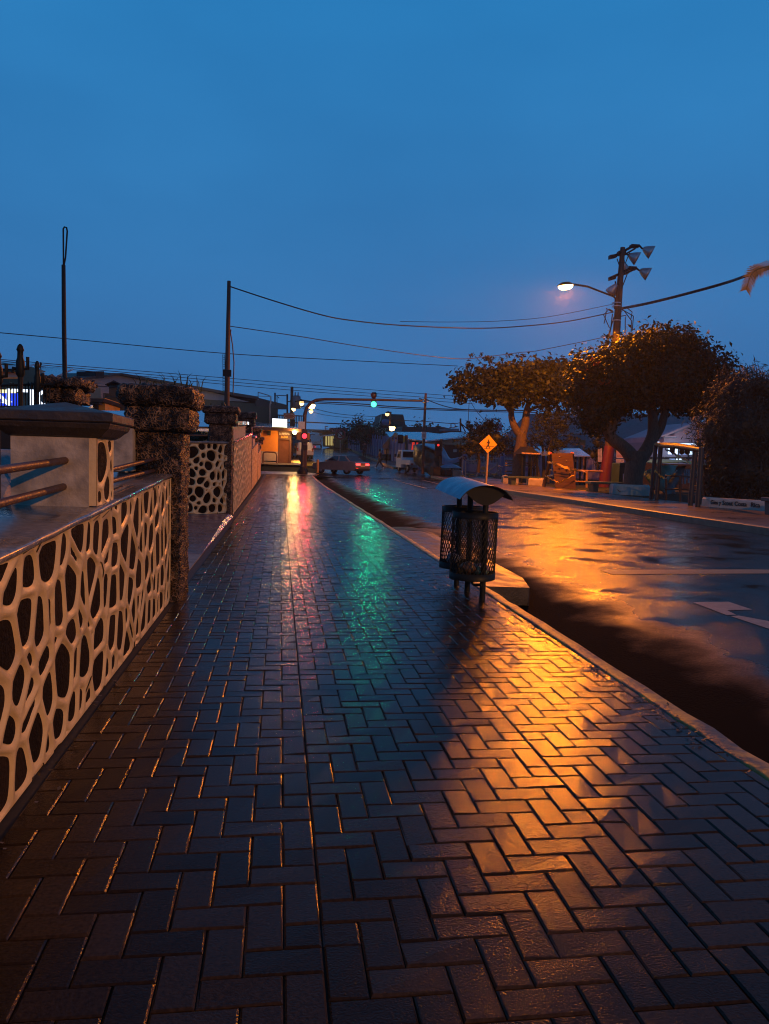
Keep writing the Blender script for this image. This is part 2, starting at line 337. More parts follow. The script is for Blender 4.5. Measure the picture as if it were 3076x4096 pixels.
# pavement across the road with its kerb
ysf = rng(-12, 35, 3)+rng(37, 56.5, 1.5)
strip([(11.44, 0), (15.6, .0)], ysf, zr, 'pavement', M['far_walk'])
mb = MB(); vs = []
for y in ysf: vs += [(11.14, y, zr(y)-.3), (11.16, y, zr(y)-.01), (11.2, y, zr(y)+.008), (11.42, y, zr(y)+.008), (11.442, y, zr(y)-.02)]
mb.add(vs, [(k*5+i, k*5+i+1, (k+1)*5+i+1, (k+1)*5+i) for k in range(len(ysf)-1) for i in range(4)]); struct('kerb', mb, M['kerb'])
strip([(15.6, -.01), (17, -.02), (70, -.05)], ysf, zr, 'lawn', M['grass_soil'])
strip([(11.4, -.02), (70, -.05)], rng(56.5, 60, 1.75), zr, 'lawn', M['grass_soil'])
# pavements beyond the crossing
strip([(10.35, .0), (13, .0)], rng(69, 75, 1.5)+rng(80, 200, 10), zr, 'pavement', M['far_walk'])
mb = MB(); yk = rng(69, 75, 1.5)+rng(80, 200, 10); vs = []
for y in yk: vs += [(10.16, y, zr(y)-.25), (10.18, y, zr(y)+.02), (10.36, y, zr(y)+.02), (10.362, y, zr(y)-.02)]
mb.add(vs, [(k*4+i, k*4+i+1, (k+1)*4+i+1, (k+1)*4+i) for k in range(len(yk)-1) for i in range(3)]); mb.poly([(10.16, 69, zr(69)-.25), (10.36, 69, zr(69)-.25), (10.36, 69, zr(69)+.02), (10.16, 69, zr(69)+.02)])
struct('kerb', mb, M['kerb_y'])
strip([(-12, .03), (1.05, .03), (1.9, .02), (1.92, -.2)], rng(68, 75, 1)+rng(80, 200, 10), zr, 'pavement', M['conc'])
# end of the near pavement at the crossing
mb = MB()
mb.prism([(-8, 52.3, zr(52.3)), (2.2, 52.3, zr(52.3)), (2.6, 54.2, zr(54)), (2.4, 55.8, zr(55.8)), (1.2, 56.6, zr(56.6)), (-8, 56.6, zr(56.6))], (0, 0, -.25)); struct('pavement', mb, M['conc'])
# park floor on the left: soil, and the tiled entrance
strip([(-40, -.03), (-1.0, -.03)], rng(-12, 52, 8), zr, 'park_soil', M['grass_soil'])
mb = MB()
mb.prism([(-6, 10.3, .05), (-1.0, 10.3, .006), (-.98, 16.8, .006), (-1.08, 17.0, .08), (-1.9, 16.2, .10), (-6, 16.1, .12)], (0, 0, -.2)); struct('entrance_floor', mb, M['tile'])
mb = MB(); mb.prism([(-6, 7.0, .0), (-1.0, 7.6, .0), (-1.0, 10.29, .004), (-6, 10.29, .04)], (0, 0, -.2)); struct('entrance_floor', mb, M['conc_dull'])
# painted markings
RZ = -.137
def onroad(x, y, z=-.14): p = AZ(x, y, z); return (p.x, p.y, roadz(p.x)+.004)
def roadz(X):
    for (a, za), (b, zb) in zip(ROADX, ROADX[1:]):
        if a <= X <= b: return za+(zb-za)*(X-a)/(b-a)
    return -.12
def C8(x, y): return onroad(2650+x*.2565, 1950+y*.2565)
mb = MB()
mb.poly([C8(470, 1785), C8(1030, 1785), C8(1400, 1908), C8(1010, 1916), C8(1150, 1983), C8(1000, 1985)][::-1])
mb.poly([C8(1060, 2000), C8(1190, 1995), C8(1661, 2085), C8(2300, 2250), C8(2300, 2480), C8(1661, 2200)][::-1])
struct('road_marking', mb, M['paint_w'])
mb = MB(); mb.poly([(4.45, 9.78, roadz(4.5)+.004), (6.75, 9.78, roadz(6.75)+.005), (6.75, 10.18, roadz(6.75)+.005), (4.45, 10.18, roadz(4.5)+.004)]); mb.poly([(6.75, 9.78, -.115), (10.9, 9.78, -.155), (10.9, 10.18, -.155), (6.75, 10.18, -.115)])
struct('road_marking', mb, M['paint_y'])
for (xa, ya), (xb, yb), wd in [((1608, 1933), (1705, 1953), .12), ((1688, 1927), (1755, 1938), .12), ((1560, 1922), (1600, 1931), .1)]:
    p, q = AZ(xa, ya, -.09), AZ(xb, yb, -.1); d = (q-p).normalized(); nn = Vector((-d.y, d.x, 0))*wd/2
    mb = MB(); mb.poly([(v.x, v.y, max(zr(v.y)+roadz(v.x), -.14)+.012) for v in (p+nn, p-nn, q-nn, q+nn)][::-1]); struct('road_marking', mb, M['paint_w'])
# ------------------------------------------------------------------ stone faced park wall
def clip_poly(poly, nx, ny, c):              # keep nx*x+ny*y <= c
    out = []; n = len(poly)
    for i in range(n):
        a, b = poly[i], poly[(i+1) % n]; da = nx*a[0]+ny*a[1]-c; db = nx*b[0]+ny*b[1]-c
        if da <= 0: out.append(a)
        if (da < 0 < db) or (db < 0 < da):
            t = da/(da-db); out.append((a[0]+(b[0]-a[0])*t, a[1]+(b[1]-a[1])*t))
    return out
def voronoi(U, V, s, seed):
    r = random.Random(seed); nu, nv = max(1, round(U/s)), max(1, round(V/s)); du, dv = U/nu, V/nv
    P = {(i, j): ((i+.5+r.uniform(-.46, .46)+.25*(j % 2))*du, (j+.5+r.uniform(-.42, .42))*dv) for i in range(-2, nu+2) for j in range(-2, nv+2)}
    WT = {k_: r.uniform(0, .36) for k_ in P}
    cells = []
    for i in range(-1, nu+1):
        for j in range(-1, nv+1):
            p = P[i, j]; poly = [(p[0]-2*s, p[1]-2*s), (p[0]+2*s, p[1]-2*s), (p[0]+2*s, p[1]+2*s), (p[0]-2*s, p[1]+2*s)]
            nb = []
            for a in range(-2, 3):
                for b in range(-2, 3):
                    q = P.get((i+a, j+b))
                    if (a or b) and q: 
                        nx, ny = q[0]-p[0], q[1]-p[1]; c = nx*(p[0]+q[0])/2+ny*(p[1]+q[1])/2+(WT[i, j]-WT[i+a, j+b])*du*dv
                        poly = clip_poly(poly, nx, ny, c); nb.append((nx, ny, c))
                        if not poly: break
                if not poly: break
            poly = clip_poly(clip_poly(clip_poly(clip_poly(poly, -1, 0, 0), 1, 0, U), 0, -1, 0), 0, 1, V) if poly else []
            if len(poly) >= 3: cells.append(poly)
    return cells
def facing(mb, U, V, s, seed, fn, sub=.035, w=(.014, .024), depth=.045, bulge=.012):
    """net of mortar round sunken stones; fn(u, v, d) -> point, d = distance out of the wall"""
    r = random.Random(seed+1)
    for poly in voronoi(U, V, s, seed):
        cx = sum(p[0] for p in poly)/len(poly); cy_ = sum(p[1] for p in poly)/len(poly)
        ring = []; n = len(poly)
        for i in range(n):
            a, b = poly[i], poly[(i+1) % n]; k = max(1, int(math.hypot(b[0]-a[0], b[1]-a[1])/sub))
            for t in range(k): ring.append((a[0]+(b[0]-a[0])*t/k, a[1]+(b[1]-a[1])*t/k))
        ww = r.uniform(*w); ins = poly
        for i in range(n):
            a, b = poly[i], poly[(i+1) % n]; ex, ey = b[0]-a[0], b[1]-a[1]; l = math.hypot(ex, ey)
            if l < 1e-5: continue
            sgn = 1 if (ex*(cy_-a[1])-ey*(cx-a[0])) > 0 else -1
            nx, ny = sgn*ey/l, -sgn*ex/l                       # outward
            ins = clip_poly(ins, nx, ny, nx*a[0]+ny*a[1]-ww)
            if not ins: break
        k = len(ring)
        if not ins or len(ins) < 3:
            mb.add([fn(x, y, 0) for x, y in ring], [tuple(range(k))], 0); continue
        ccx = sum(p[0] for p in ins)/len(ins); ccy = sum(p[1] for p in ins)/len(ins)
        rad = []
        for x, y in ring:
            dx, dy = x-ccx, y-ccy; l = math.hypot(dx, dy) or 1e-6; dx /= l; dy /= l; best = l*.8
            m = len(ins)
            for i in range(m):
                a, b = ins[i], ins[(i+1) % m]; ex, ey = b[0]-a[0], b[1]-a[1]; den = dx*ey-dy*ex
                if abs(den) < 1e-9: continue
                t = ((a[0]-ccx)*ey-(a[1]-ccy)*ex)/den; q = ((a[0]-ccx)*dy-(a[1]-ccy)*dx)/den
                if t > 0 and -1e-6 <= q <= 1+1e-6: best = min(best, t) if best != l*.8 else t
            rad.append((best, dx, dy))
        for _ in range(5): rad = [((rad[i-1][0]+2*rad[i][0]+rad[(i+1) % k][0])/4, rad[i][1], rad[i][2]) for i in range(k)]
        h1 = [(ccx+a*dx, ccy+a*dy) for a, dx, dy in rad]
        h2 = [(ccx+a*.93*dx, ccy+a*.93*dy) for a, dx, dy in rad]
        mid = [((x+2*p)/3, (y+2*q)/3) for (x, y), (p, q) in zip(ring, h1)]
        vs = [fn(x, y, bulge) for x, y in ring]+[fn(x, y, bulge*.8) for x, y in mid]+[fn(x, y, -.006) for x, y in h1]+[fn(x, y, -depth) for x, y in h2]
        mb.add(vs, [(l*k+i, l*k+(i+1) % k, (l+1)*k+(i+1) % k, (l+1)*k+i) for l in range(3) for i in range(k)], 0, True)
        bz = r.uniform(-.012, .012)
        st = [fn(x, y, -depth+.002) for x, y in h2]+[fn(ccx+(x-ccx)*.6, ccy+(y-ccy)*.6, -depth+.003+bz*.15) for x, y in h2]+[fn(ccx, ccy, -depth+.004+bz*.15)]
        mi = 1 if r.random() < .75 else 2
        mb.add(st, [(i, (i+1) % k, k+(i+1) % k, k+i) for i in range(k)]+[(k+i, k+(i+1) % k, 2*k) for i in range(k)], mi, True)
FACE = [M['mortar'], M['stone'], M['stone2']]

def lava(mb, x0, x1, y0, y1, z0, z1, res, amp, cell, seed, rz=0, mi=0):
    """a block whose skin is pebbly lava: a displaced grid on each face"""
    c = Vector(((x0+x1)/2, (y0+y1)/2, (z0+z1)/2)); hx, hy, hz = (x1-x0)/2, (y1-y0)/2, (z1-z0)/2
    Rz = Matrix.Rotation(rz, 3, 'Z'); off = Vector((seed*3.1, seed*1.7, 0))
    def disp(p):
        d = mnoise.voronoi((p+off)/cell)[0]; e = d[1]-d[0]
        rr = min(.45*min(hx, hy), .06)
        q = Vector((max(-hx+rr, min(hx-rr, p.x)), max(-hy+rr, min(hy-rr, p.y)), max(-hz+rr, min(hz-rr, p.z))))
        n = (p-q); n = n.normalized() if n.length > 1e-6 else Vector((0, 0, 1))
        return q + n*(rr + amp*(min(1, e*1.6)-.45) + amp*.9*mnoise.noise((p+off)/(cell*3)))
    faces = [('x', 1), ('x', -1), ('y', 1), ('y', -1), ('z', 1), ('z', -1)]
    for ax, sg in faces:
        H = {'x': (hy, hz), 'y': (hx, hz), 'z': (hx, hy)}[ax]; nu, nv = max(2, int(2*H[0]/res)), max(2, int(2*H[1]/res))
        vs = []
        for j in range(nv+1):
            for i in range(nu+1):
                a, b = -H[0]+2*H[0]*i/nu, -H[1]+2*H[1]*j/nv
                p = {'x': Vector((sg*hx, a, b)), 'y': Vector((a, sg*hy, b)), 'z': Vector((a, b, sg*hz))}[ax]
                vs.append(c+Rz @ disp(p))
        mb.add(vs, [(j*(nu+1)+i, j*(nu+1)+i+1, (j+1)*(nu+1)+i+1, (j+1)*(nu+1)+i) for j in range(nv) for i in range(nu)], mi, True)
def tuft(mb, c, n, h, seed, spread=.12):
    r = random.Random(seed)
    for _ in range(n):
        q = r.uniform(0, 2*math.pi); b = Vector(c)+Vector((r.gauss(0, spread), r.gauss(0, spread), 0)); l = h*r.uniform(.5, 1.1); dx = Vector((math.cos(q), math.sin(q), 0)); sd = Vector((-dx.y, dx.x, 0))*.006
        p1 = b+dx*l*.2+Vector((0, 0, l*.6)); p2 = b+dx*l*.55+Vector((0, 0, l*.85))
        mb.add([b-sd, b+sd, p1+sd*.8, p1-sd*.8, p2], [(0, 1, 2, 3), (3, 2, 4)], 0)
def pillar(x0, x1, y0, y1, zs, zc, zt, res, seed, label, group, grass=0, g=.07):
    t = thing('lava_pillar', ((x0+x1)/2, (y0+y1)/2, zr(y0)), label, 'pillar', group)
    a = res/.03
    mb = MB(); lava(mb, x0, x1, y0, y1, zr(y0)-.1, zs, res, .016, .045, seed); mb.build('shaft', M['lava'], t)
    mb = MB(); lava(mb, x0-g, x1+g, y0-g, y1+g, zs-.03, zc+.02, res, .018, .05, seed+1); mb.build('capital', M['lava'], t)
    mb = MB(); lava(mb, x0-g*1.6, x1+g*1.6, y0-g*1.6, y1+g*1.6, zc, zt, res, .024, .075, seed+2); mb.build('cap', M['lava'], t)
    if grass:
        mb = MB(); tuft(mb, ((x0+x1)/2, (y0+y1)/2, zt-.03), grass, .2, seed, .16); mb.build('grass_tuft', M['grassblade'], t)
    return t
PG = 'lava stone pillars of the park wall'
pillar(-1.27, -.86, 6.97, 7.6, 1.53, 1.71, 1.9, .026, 3, 'nearest lava stone pillar with crumbling cap and grass on top', PG, 40, .075)
pillar(-1.52, -1.02, 16.75, 17.3, 2.0, 2.2, 2.36, .05, 11, 'second lava pillar, at the far side of the tiled entrance', PG, 40, .09)
pillar(-1.6, -1.08, 29.7, 30.3, 2.5, 2.72, 2.98, .09, 21, 'third lava pillar, where the low wall steps down the first time', PG, 0, .11)
pillar(-1.7, -1.16, 41.0, 41.6, 2.35, 2.58, 2.82, .12, 31, 'fourth lava pillar along the pavement, standing dark against the orange wall', PG, 0, .12)
pillar(-1.72, -1.18, 48.6, 49.2, 2.1, 2.33, 2.56, .14, 41, 'last lava pillar of the low wall, nearest the crossing', PG, 0, .12)

# near bay
def wtop(Y): return .815+.0452*Y
FX = -.952
wl = thing('park_wall', (FX, 4, 0), 'near stretch of low wall faced in dark stones and white mortar', 'wall', 'stretches of the low park wall')
mb = MB(); Y0, Y1, VV = .6, 6.97, 1.0
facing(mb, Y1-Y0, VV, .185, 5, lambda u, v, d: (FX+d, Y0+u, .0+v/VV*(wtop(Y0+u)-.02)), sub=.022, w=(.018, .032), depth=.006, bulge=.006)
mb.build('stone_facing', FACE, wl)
mb = MB(); mb.prism([(FX-.004, -2, -.1), (FX-.004, 6.97, -.1), (FX-.004, 6.97, wtop(6.97)-.03), (FX-.004, -2, wtop(-2)-.03)], (-.5, 0, 0)); mb.v = [(x if x < FX-.1 else x-.045, y, z) for x, y, z in mb.v]; mb.build('wall_core', M['plaster'], wl)
mb = MB(); n = 60; vs = []
for k in range(n+1):
    y = -2+8.97*k/n; j = rnd.gauss(0, .003); zt = wtop(y)
    vs += [(FX-.05, y, zt-.035), (FX+.012+j, y, zt-.03), (FX+.017+j, y, zt-.012), (FX+.004+j, y, zt), (FX-.6, y, zt+.004), (FX-.6, y, zt-.06)]
mb.add(vs, [(k*6+i, (k+1)*6+i, (k+1)*6+i+1, k*6+i+1) for k in range(n) for i in range(5)], 0, True); mb.build('wall_top', M['wet_top'], wl)
# pier on the wall with its cap
def pier(x0, x1, y0, y1, z0, z1, ct, seed, label, cell=.19, over=.085, sub=.03, grp='plastered piers on the low wall'):
    t = thing('wall_pier', ((x0+x1)/2, (y0+y1)/2, z0), label, 'pier', grp)
    mb = MB(); mb.box(x0, x1-.05, y0, y1, z0-.02, z1); mb.build('plaster_body', M['plaster'], t)
    mb = MB(); facing(mb, y1-y0-.004, z1-z0, cell, seed, lambda u, v, d: (x1+d-.012, y0+.002+u, z0+v), sub=sub, w=(.018, .026), depth=.004, bulge=.004); 
    mb.prism([(x1-.06, y0+.002, z0), (x1-.012, y0+.002, z0), (x1-.012, y0+.002, z1), (x1-.06, y0+.002, z1)], (0, .012, 0)); mb.build('stone_facing', FACE, t)
    mb = MB(); o = over; prof = [(o*.1, 0), (o*.25, .012), (o*.6, .04), (o*.85, .06), (o, .068), (o, .15*ct), (o*.98, .2*ct)]
    prof = [(0.0, -.01), (.02, .0), (o*.45, .018), (o*.75, .04), (o*.85, .062), (o*.86, .07), (o, .072), (o+.004, .078), (o+.004, .078+ct*.5), (o-.006, .085+ct*.5)]
    vs = [];
    for e, z in prof: vs += [(x0-e, y0-e, z1+z), (x1+e, y0-e, z1+z), (x1+e, y1+e, z1+z), (x0-e, y1+e, z1+z)]
    fs = [(4*l+i, 4*l+(i+1) % 4, 4*l+4+(i+1) % 4, 4*l+4+i) for l in range(len(prof)-1) for i in range(4)]
    k = len(vs); vs.append(((x0+x1)/2, (y0+y1)/2, z1+prof[-1][1]+ct*.85)); fs += [(k-4+i, k-4+(i+1) % 4, k) for i in range(4)]
    mb.add(vs, fs); mb.build('cap', [M['cap_conc']], t)
    return t
pier(-1.40, FX-.004, 4.27, 4.68, wtop(4.4), 1.385, .075, 9, 'nearest plastered pier on the low wall, two rusty rails entering its face')
def rails(pairs, r, label, name='rail_pair'):
    t = thing('guard_rail', pairs[0][0], label, 'railing', 'rusty pipe rails between piers')
    for a, b in pairs: MB().tube([a, (Vector(a)+Vector(b))/2, b], r, 14).build('pipe', M['rust_pipe'], t)
    return t
pa, pb = A(262, 1841, 4.28), A(255, 1946, 4.28)
rails([(pa+Vector((0, .02, 0)), (pa.x-.035, -1.0, pa.z-.2)), (pb+Vector((0, .02, 0)), (pb.x-.035, -1.0, pb.z-.2))], .019, 'pair of rusty pipe rails running from the nearest pier towards the viewer')
rails([((-1.17, 4.7, 1.15), (-1.1, 7.0, 1.255)), ((-1.17, 4.7, 1.08), (-1.1, 7.0, 1.155))], .017, 'pair of short rusty rails between the nearest pier and the nearest pillar')
# entrance: curved return of the wall
t = thing('park_wall', (-1.8, 16.3, .1), 'curved return of the stone faced wall beyond the tiled entrance', 'wall', 'stretches of the low park wall')
def curve(s):
    s0 = 1.25; rr = .78
    if s < s0: return Vector((-3.12+s, 16.22, 0)), Vector((0, -1, 0))
    a = min((s-s0)/rr, math.pi/2)
    return Vector((-1.87+rr*math.sin(a), 16.22+rr*(1-math.cos(a)), 0)), Vector((math.sin(a), -math.cos(a), 0))
LC = 1.25+.78*math.pi/2*.93
def cf(u, v, d): p, nn = curve(u); return p+nn*d+Vector((0, 0, .09+v*(1.44+.05*u/LC)/1.4))
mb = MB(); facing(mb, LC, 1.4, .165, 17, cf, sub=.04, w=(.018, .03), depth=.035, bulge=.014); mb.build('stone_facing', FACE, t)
mb = MB(); vs = []
for k in range(31):
    p, nn = curve(LC*k/30); zt = 1.555+.05*k/30
    for dd, z in [(-.03, zt-.05), (.03, zt-.045), (.035, zt-.01), (.02, zt+.005), (-.4, zt+.01), (-.4, 0)]: vs.append(p+nn*dd+Vector((0, 0, z)))
mb.add(vs, [(k*6+i, (k+1)*6+i, (k+1)*6+i+1, k*6+i+1) for k in range(30) for i in range(5)], 0, True); mb.build('wall_top', M['wet_top'], t)
mb = MB(); vs = []
for k in range(31):
    p, nn = curve(LC*k/30); vs += [p-nn*.06+Vector((0, 0, .0)), p-nn*.06+Vector((0, 0, 1.52))]
mb.add(vs, [(2*k, 2*k+2, 2*k+3, 2*k+1) for k in range(30)]); mb.build('wall_core', M['stone'], t)
rails([((-2.6, 16.5, 1.86), (-1.3, 16.95, 1.9)), ((-2.6, 16.5, 1.7), (-1.3, 16.95, 1.73))], .022, 'pair of wet rails above the curved return of the wall')
# further bays
def bay(Y0, Y1, X0, X1, z0, z1, seed, cell, label, sub, py0, py1, plabel, ph):
    t = thing('park_wall', (X0, (Y0+Y1)/2, zr(Y0)), label, 'wall', 'stretches of the low park wall')
    xf = lambda y: X0+(X1-X0)*(y-Y0)/(Y1-Y0); zf = lambda y: z0+(z1-z0)*(y-Y0)/(Y1-Y0)
    mb = MB(); facing(mb, Y1-Y0, 1.7, cell, seed, lambda u, v, d: (xf(Y0+u)+d, Y0+u, zr(Y0+u)+v/1.7*(zf(Y0+u)-.03-zr(Y0+u))), sub=sub, w=(.03, .045) if cell > .2 else (.024, .034), depth=.022, bulge=.014); mb.build('stone_facing', FACE, t)
    mb = MB(); mb.prism([(X0-.045, Y0, -.1), (X1-.045, Y1, -.1), (X1-.045, Y1, z1-.04), (X0-.045, Y0, z0-.04)], (-.4, 0, 0)); mb.build('wall_core', M['plaster'], t)
    mb = MB(); mb.prism([(X0+.035, Y0, z0-.03), (X1+.035, Y1, z1-.03), (X1+.035, Y1, z1+.02), (X0+.035, Y0, z0+.02)], (-.5, 0, 0)); mb.build('wall_top', M['wet_top'], t)
    t2 = thing('wall_pier', (X0, (py0+py1)/2, zf(py0)), plabel, 'pier', 'plastered piers on the low wall')
    a, b = py0, py1
    mb = MB(); mb.prism([(xf(a)-.02, a, zf(a)), (xf(b)-.02, b, zf(b)), (xf(b)-.02, b, zf(b)+ph), (xf(a)-.02, a, zf(a)+ph)], (-.4, 0, 0)); mb.build('plaster_body', M['plaster'], t2)
    mb = MB(); mb.prism([(xf(a)+.08, a-.1, zf(a)+ph+.002), (xf(b)+.08, b+.1, zf(b)+ph+.002), (xf(b)+.08, b+.1, zf(b)+ph+.09), (xf(a)+.08, a-.1, zf(a)+ph+.09)], (-.6, 0, 0)); mb.build('cap', M['wet_top'], t2)
    rails([((xf(b)-.2, b-.02, zf(b)+ph*.75), (xf(Y1)-.2, Y1+.05, z1+ph*.75)), ((xf(b)-.2, b-.02, zf(b)+ph*.4), (xf(Y1)-.2, Y1+.05, z1+ph*.4))], .03, 'pair of wet pipe rails on the %s of wall' % label.split(' of ')[0].split(' stretch')[0])
bay(17.3, 29.75, -1.03, -1.1, 1.62, 2.17, 23, .17, 'second stretch of stone faced wall, after the tiled entrance', .06, 17.7, 24.5, 'long plastered pier on the second stretch of wall', .36)
bay(30.3, 41.05, -1.1, -1.18, 1.62, 2.05, 33, .22, 'third stretch of stone faced wall, stepping down the street', .1, 32.5, 36, 'plastered pier on the third stretch of wall', .34)
bay(41.6, 48.65, -1.18, -1.2, 1.55, 1.85, 43, .24, 'fourth and shortest stretch of wall, next to the crossing', .12, 43.5, 45.5, 'plastered pier on the shortest stretch of wall', .3)

# ------------------------------------------------------------------ litter bins
bn = thing('litter_bin', (1.88, 7.45, 0), 'dark twin basket litter bin under a curved roof coloured with sky reflection at the kerb', 'litter bin', 'roofed street litter bins')
BX = 1.885
for y, z1 in ((7.01, 1.0), (7.48, 1.06), (7.95, 1.02)):
    MB().tube([(BX+(.03 if y < 7.2 else 0), y, -.05), (BX+(.03 if y < 7.2 else 0)+.006, y, .5), (BX+.03 if y < 7.2 else BX, y, z1)], .028, 14).build('post', M['dark_metal'], bn)
MB().tube([(BX+.02, 6.99, .16), (BX, 7.2, .12), (BX, 7.48, .16)], .014, 8).build('brace', M['dark_metal'], bn)
# roof: half barrel whose axis runs along the street
def arc(y, rx, n=26, a0=R(20), a1=R(160), z0=.895, k=1.0):
    return [(BX+.0+rx*math.cos(a0+(a1-a0)*i/n), y, z0+.045*(y-6.86)+rx*.76*math.sin(a0+(a1-a0)*i/n)*k) for i in range(n+1)]
mb = MB(); ya, yb = 6.86, 8.02
for (rx, inv) in ((.268, 0), (.26, 1)):
    vs = arc(ya, rx)+arc((ya+yb)/2, rx)+arc(yb, rx); fs = [(l*27+i, l*27+i+1, (l+1)*27+i+1, (l+1)*27+i) for l in range(2) for i in range(26)]
    mb.add(vs, fs, inv, True)
for y in (ya, yb): mb.add(arc(y, .268)+arc(y, .26), [(i, i+1, 28+i, 27+i) for i in range(26)], 1)
e0, e1 = arc(ya, .268), arc(yb, .268); e2, e3 = arc(ya, .26), arc(yb, .26)
mb.poly([e0[0], e1[0], e3[0], e2[0]], 1); mb.poly([e0[-1], e1[-1], e3[-1], e2[-1]], 1)
mb.build('roof', [M['sky_tint_metal'], M['dark_metal']], bn)
for y in (6.9, 7.96):
    mb = MB(); top = [p for p in arc(y, .264, 26, R(42), R(138))]; c0, c1 = top[0], top[-1]
    low = [(c1[0]+(c0[0]-c1[0])*k/14, y, c0[2]-.12*math.sin(math.pi*k/14)) for k in range(1, 14)]
    mb.prism(top+low, (0, .012, 0)); mb.build('end_plate', M['dark_metal'], bn)
def basket(cx, cyy, z0, z1, r, seed, tilt):
    def P(q, z): return Vector((cx+r*math.cos(q)+tilt*(z-z0), cyy+r*math.sin(q), z))
    mb = MB()
    for a, b in ((z0, z0+.065),):
        mb.lathe([(r+.004, a), (r+.006, b), (r-.004, b), (r-.002, a), (r+.004, a)], Matrix.Translation((cx+tilt*(a-z0), cyy, 0)), 40)
    mb.lathe([(0, z0+.004), (r+.003, z0+.005)], Matrix.Translation((cx, cyy, 0)), 30)
    rt = mb.build('basket', M['dark_metal'], bn)
    a, b = z1-.06, z1; mb = MB(); mb.lathe([(r+.004, a), (r+.006, b), (r-.004, b), (r-.002, a), (r+.004, a)], Matrix.Translation((cx+tilt*(a-z0), cyy, 0)), 40); mb.build('rim', M['dark_metal'], rt, world=False)
    mb = MB(); N = 38; H = z1-z0; tw = 2*math.pi/N*H/.046*.5
    for k in range(N):
        for s in (1, -1):
            pts = [P(2*math.pi*k/N+s*tw*t/10, z0+.04+(H-.08)*t/10) for t in range(11)]
            mb.tube(pts, .0034, 4, cap=False, smooth=False)
    mb.build('wire_mesh', M['dark_metal'], rt, world=False)
    return rt
basket(BX-.035, 7.17, .19, .835, .215, 1, .02)
basket(BX+.01, 7.86, .20, .845, .215, 2, .02)
def crumple(name, c, r, m, seed, label, cat, flat=.7):
    mb = MB(); n1, n2 = 9, 14; vs = []
    for i in range(n1+1):
        for j in range(n2):
            a, q = math.pi*i/n1, 2*math.pi*j/n2; d = Vector((math.sin(a)*math.cos(q), math.sin(a)*math.sin(q), math.cos(a)*flat))
            vs.append(Vector(c)+d*r*(1+.35*mnoise.noise(d*2.2+Vector((seed, 0, 0)))+.15*mnoise.noise(d*6+Vector((seed, 3, 0)))))
    mb.add(vs, [(i*n2+j, i*n2+(j+1) % n2, (i+1)*n2+(j+1) % n2, (i+1)*n2+j) for i in range(n1) for j in range(n2)], 0, True)
    return tag(mb.build(name, m), label, cat, 'rubbish in the bin baskets')
crumple('rubbish_bag', (BX-.08, 7.12, .30), .085, mat('brown_bag', (.12, .06, .03), rough=.5), 1, 'crumpled brown paper bag at the bottom of the nearer basket', 'rubbish')
crumple('rubbish_bag', (BX+.03, 7.08, .275), .065, mat('green_bag', (.25, .3, .16), rough=.35), 5, 'pale green crumpled packet behind the mesh of the nearer basket', 'rubbish')
crumple('rubbish_bag', (BX-.07, 7.83, .30), .08, mat('grey_bag', (.3, .28, .3), rough=.35), 9, 'grey plastic bag lying in the farther basket', 'rubbish')
crumple('rubbish_bag', (BX+.08, 7.22, .28), .07, mat('pink_bag', (.3, .12, .12), rough=.4), 12, 'reddish wrapper at the right side of the nearer basket', 'rubbish')
# wet leaves and moss at the foot of the bin and along the kerb
mb = MB(); r = random.Random(3)
for k in range(420):
    if k < 150: x, y = r.gauss(1.72, .14), r.gauss(7.5, .42)
    elif k < 340: x, y = 2.045+r.gauss(0, .035)-abs(r.gauss(0, .03)), r.choice([r.uniform(3.3, 6), r.gauss(4.6, .25), r.gauss(3.6, .25), r.gauss(5.6, .3)])
    else: x, y = -.9+r.gauss(0, .05), r.uniform(2, 6.8)
    q = r.uniform(0, 6.28); s = r.uniform(.006, .017); z = .008+r.uniform(0, .008)
    d = Vector((math.cos(q)*s, math.sin(q)*s, r.uniform(-.004, .006))); e = Vector((-math.sin(q)*s*.5, math.cos(q)*s*.5, .002)); c = Vector((x, y, z))
    mb.add([c-d, c+e, c+d, c-e], [(0, 1, 2, 3)])
tag(mb.build('leaf_litter', mat('leaf_litter', (.02, .015, .006), (.07, .045, .015), rough=.5, island=True)), 'wet dead leaves scattered along the kerb and round the bin', 'leaf litter', kind='stuff')
# ------------------------------------------------------------------ things behind the wall on the left
def text_mesh(body, size, M4, m, name, parent=None, world=True, depth=.004, align='CENTER', sx=1.0, bold=0):
    c = bpy.data.curves.new(name, 'FONT'); c.body = body; c.size = size; c.extrude = depth; c.align_x = align; c.align_y = 'CENTER'; c.offset = bold; c.resolution_u = 3
    o = bpy.data.objects.new(name, c); col.objects.link(o); bpy.context.view_layer.update()
    me = bpy.data.meshes.new_from_object(o); bpy.data.objects.remove(o)
    me.transform(M4 @ Matrix.Diagonal((sx, 1, 1, 1))); me.materials.clear(); me.materials.append(m); me.name = name
    return link(name, me, parent, world)
def face_mat(o, right, up):
    right = Vector(right).normalized(); up = Vector(up).normalized(); n = right.cross(up)
    return Matrix(((right.x, up.x, n.x, o[0]), (right.y, up.y, n.y, o[1]), (right.z, up.z, n.z, o[2]), (0, 0, 0, 1)))
M['green_wall'] = mat('dark_green_cladding', (.006, .018, .011), (.010, .026, .016), scale=3, rough=.6, bump=.5, bscale=9, wave='X', bdist=.03)
M['dim_white_clad'] = mat('dimmed_white_cladding', (.13, .16, .2), (.18, .21, .26), scale=2, rough=.5, bump=.4, bscale=8, wave='X', bdist=.03)  # white sheeting, dimmed and blued in its colour to look unlit
M['roof_dark'] = mat('dark_roof_sheet', (.012, .012, .013), (.03, .03, .03), scale=5, rough=.6)
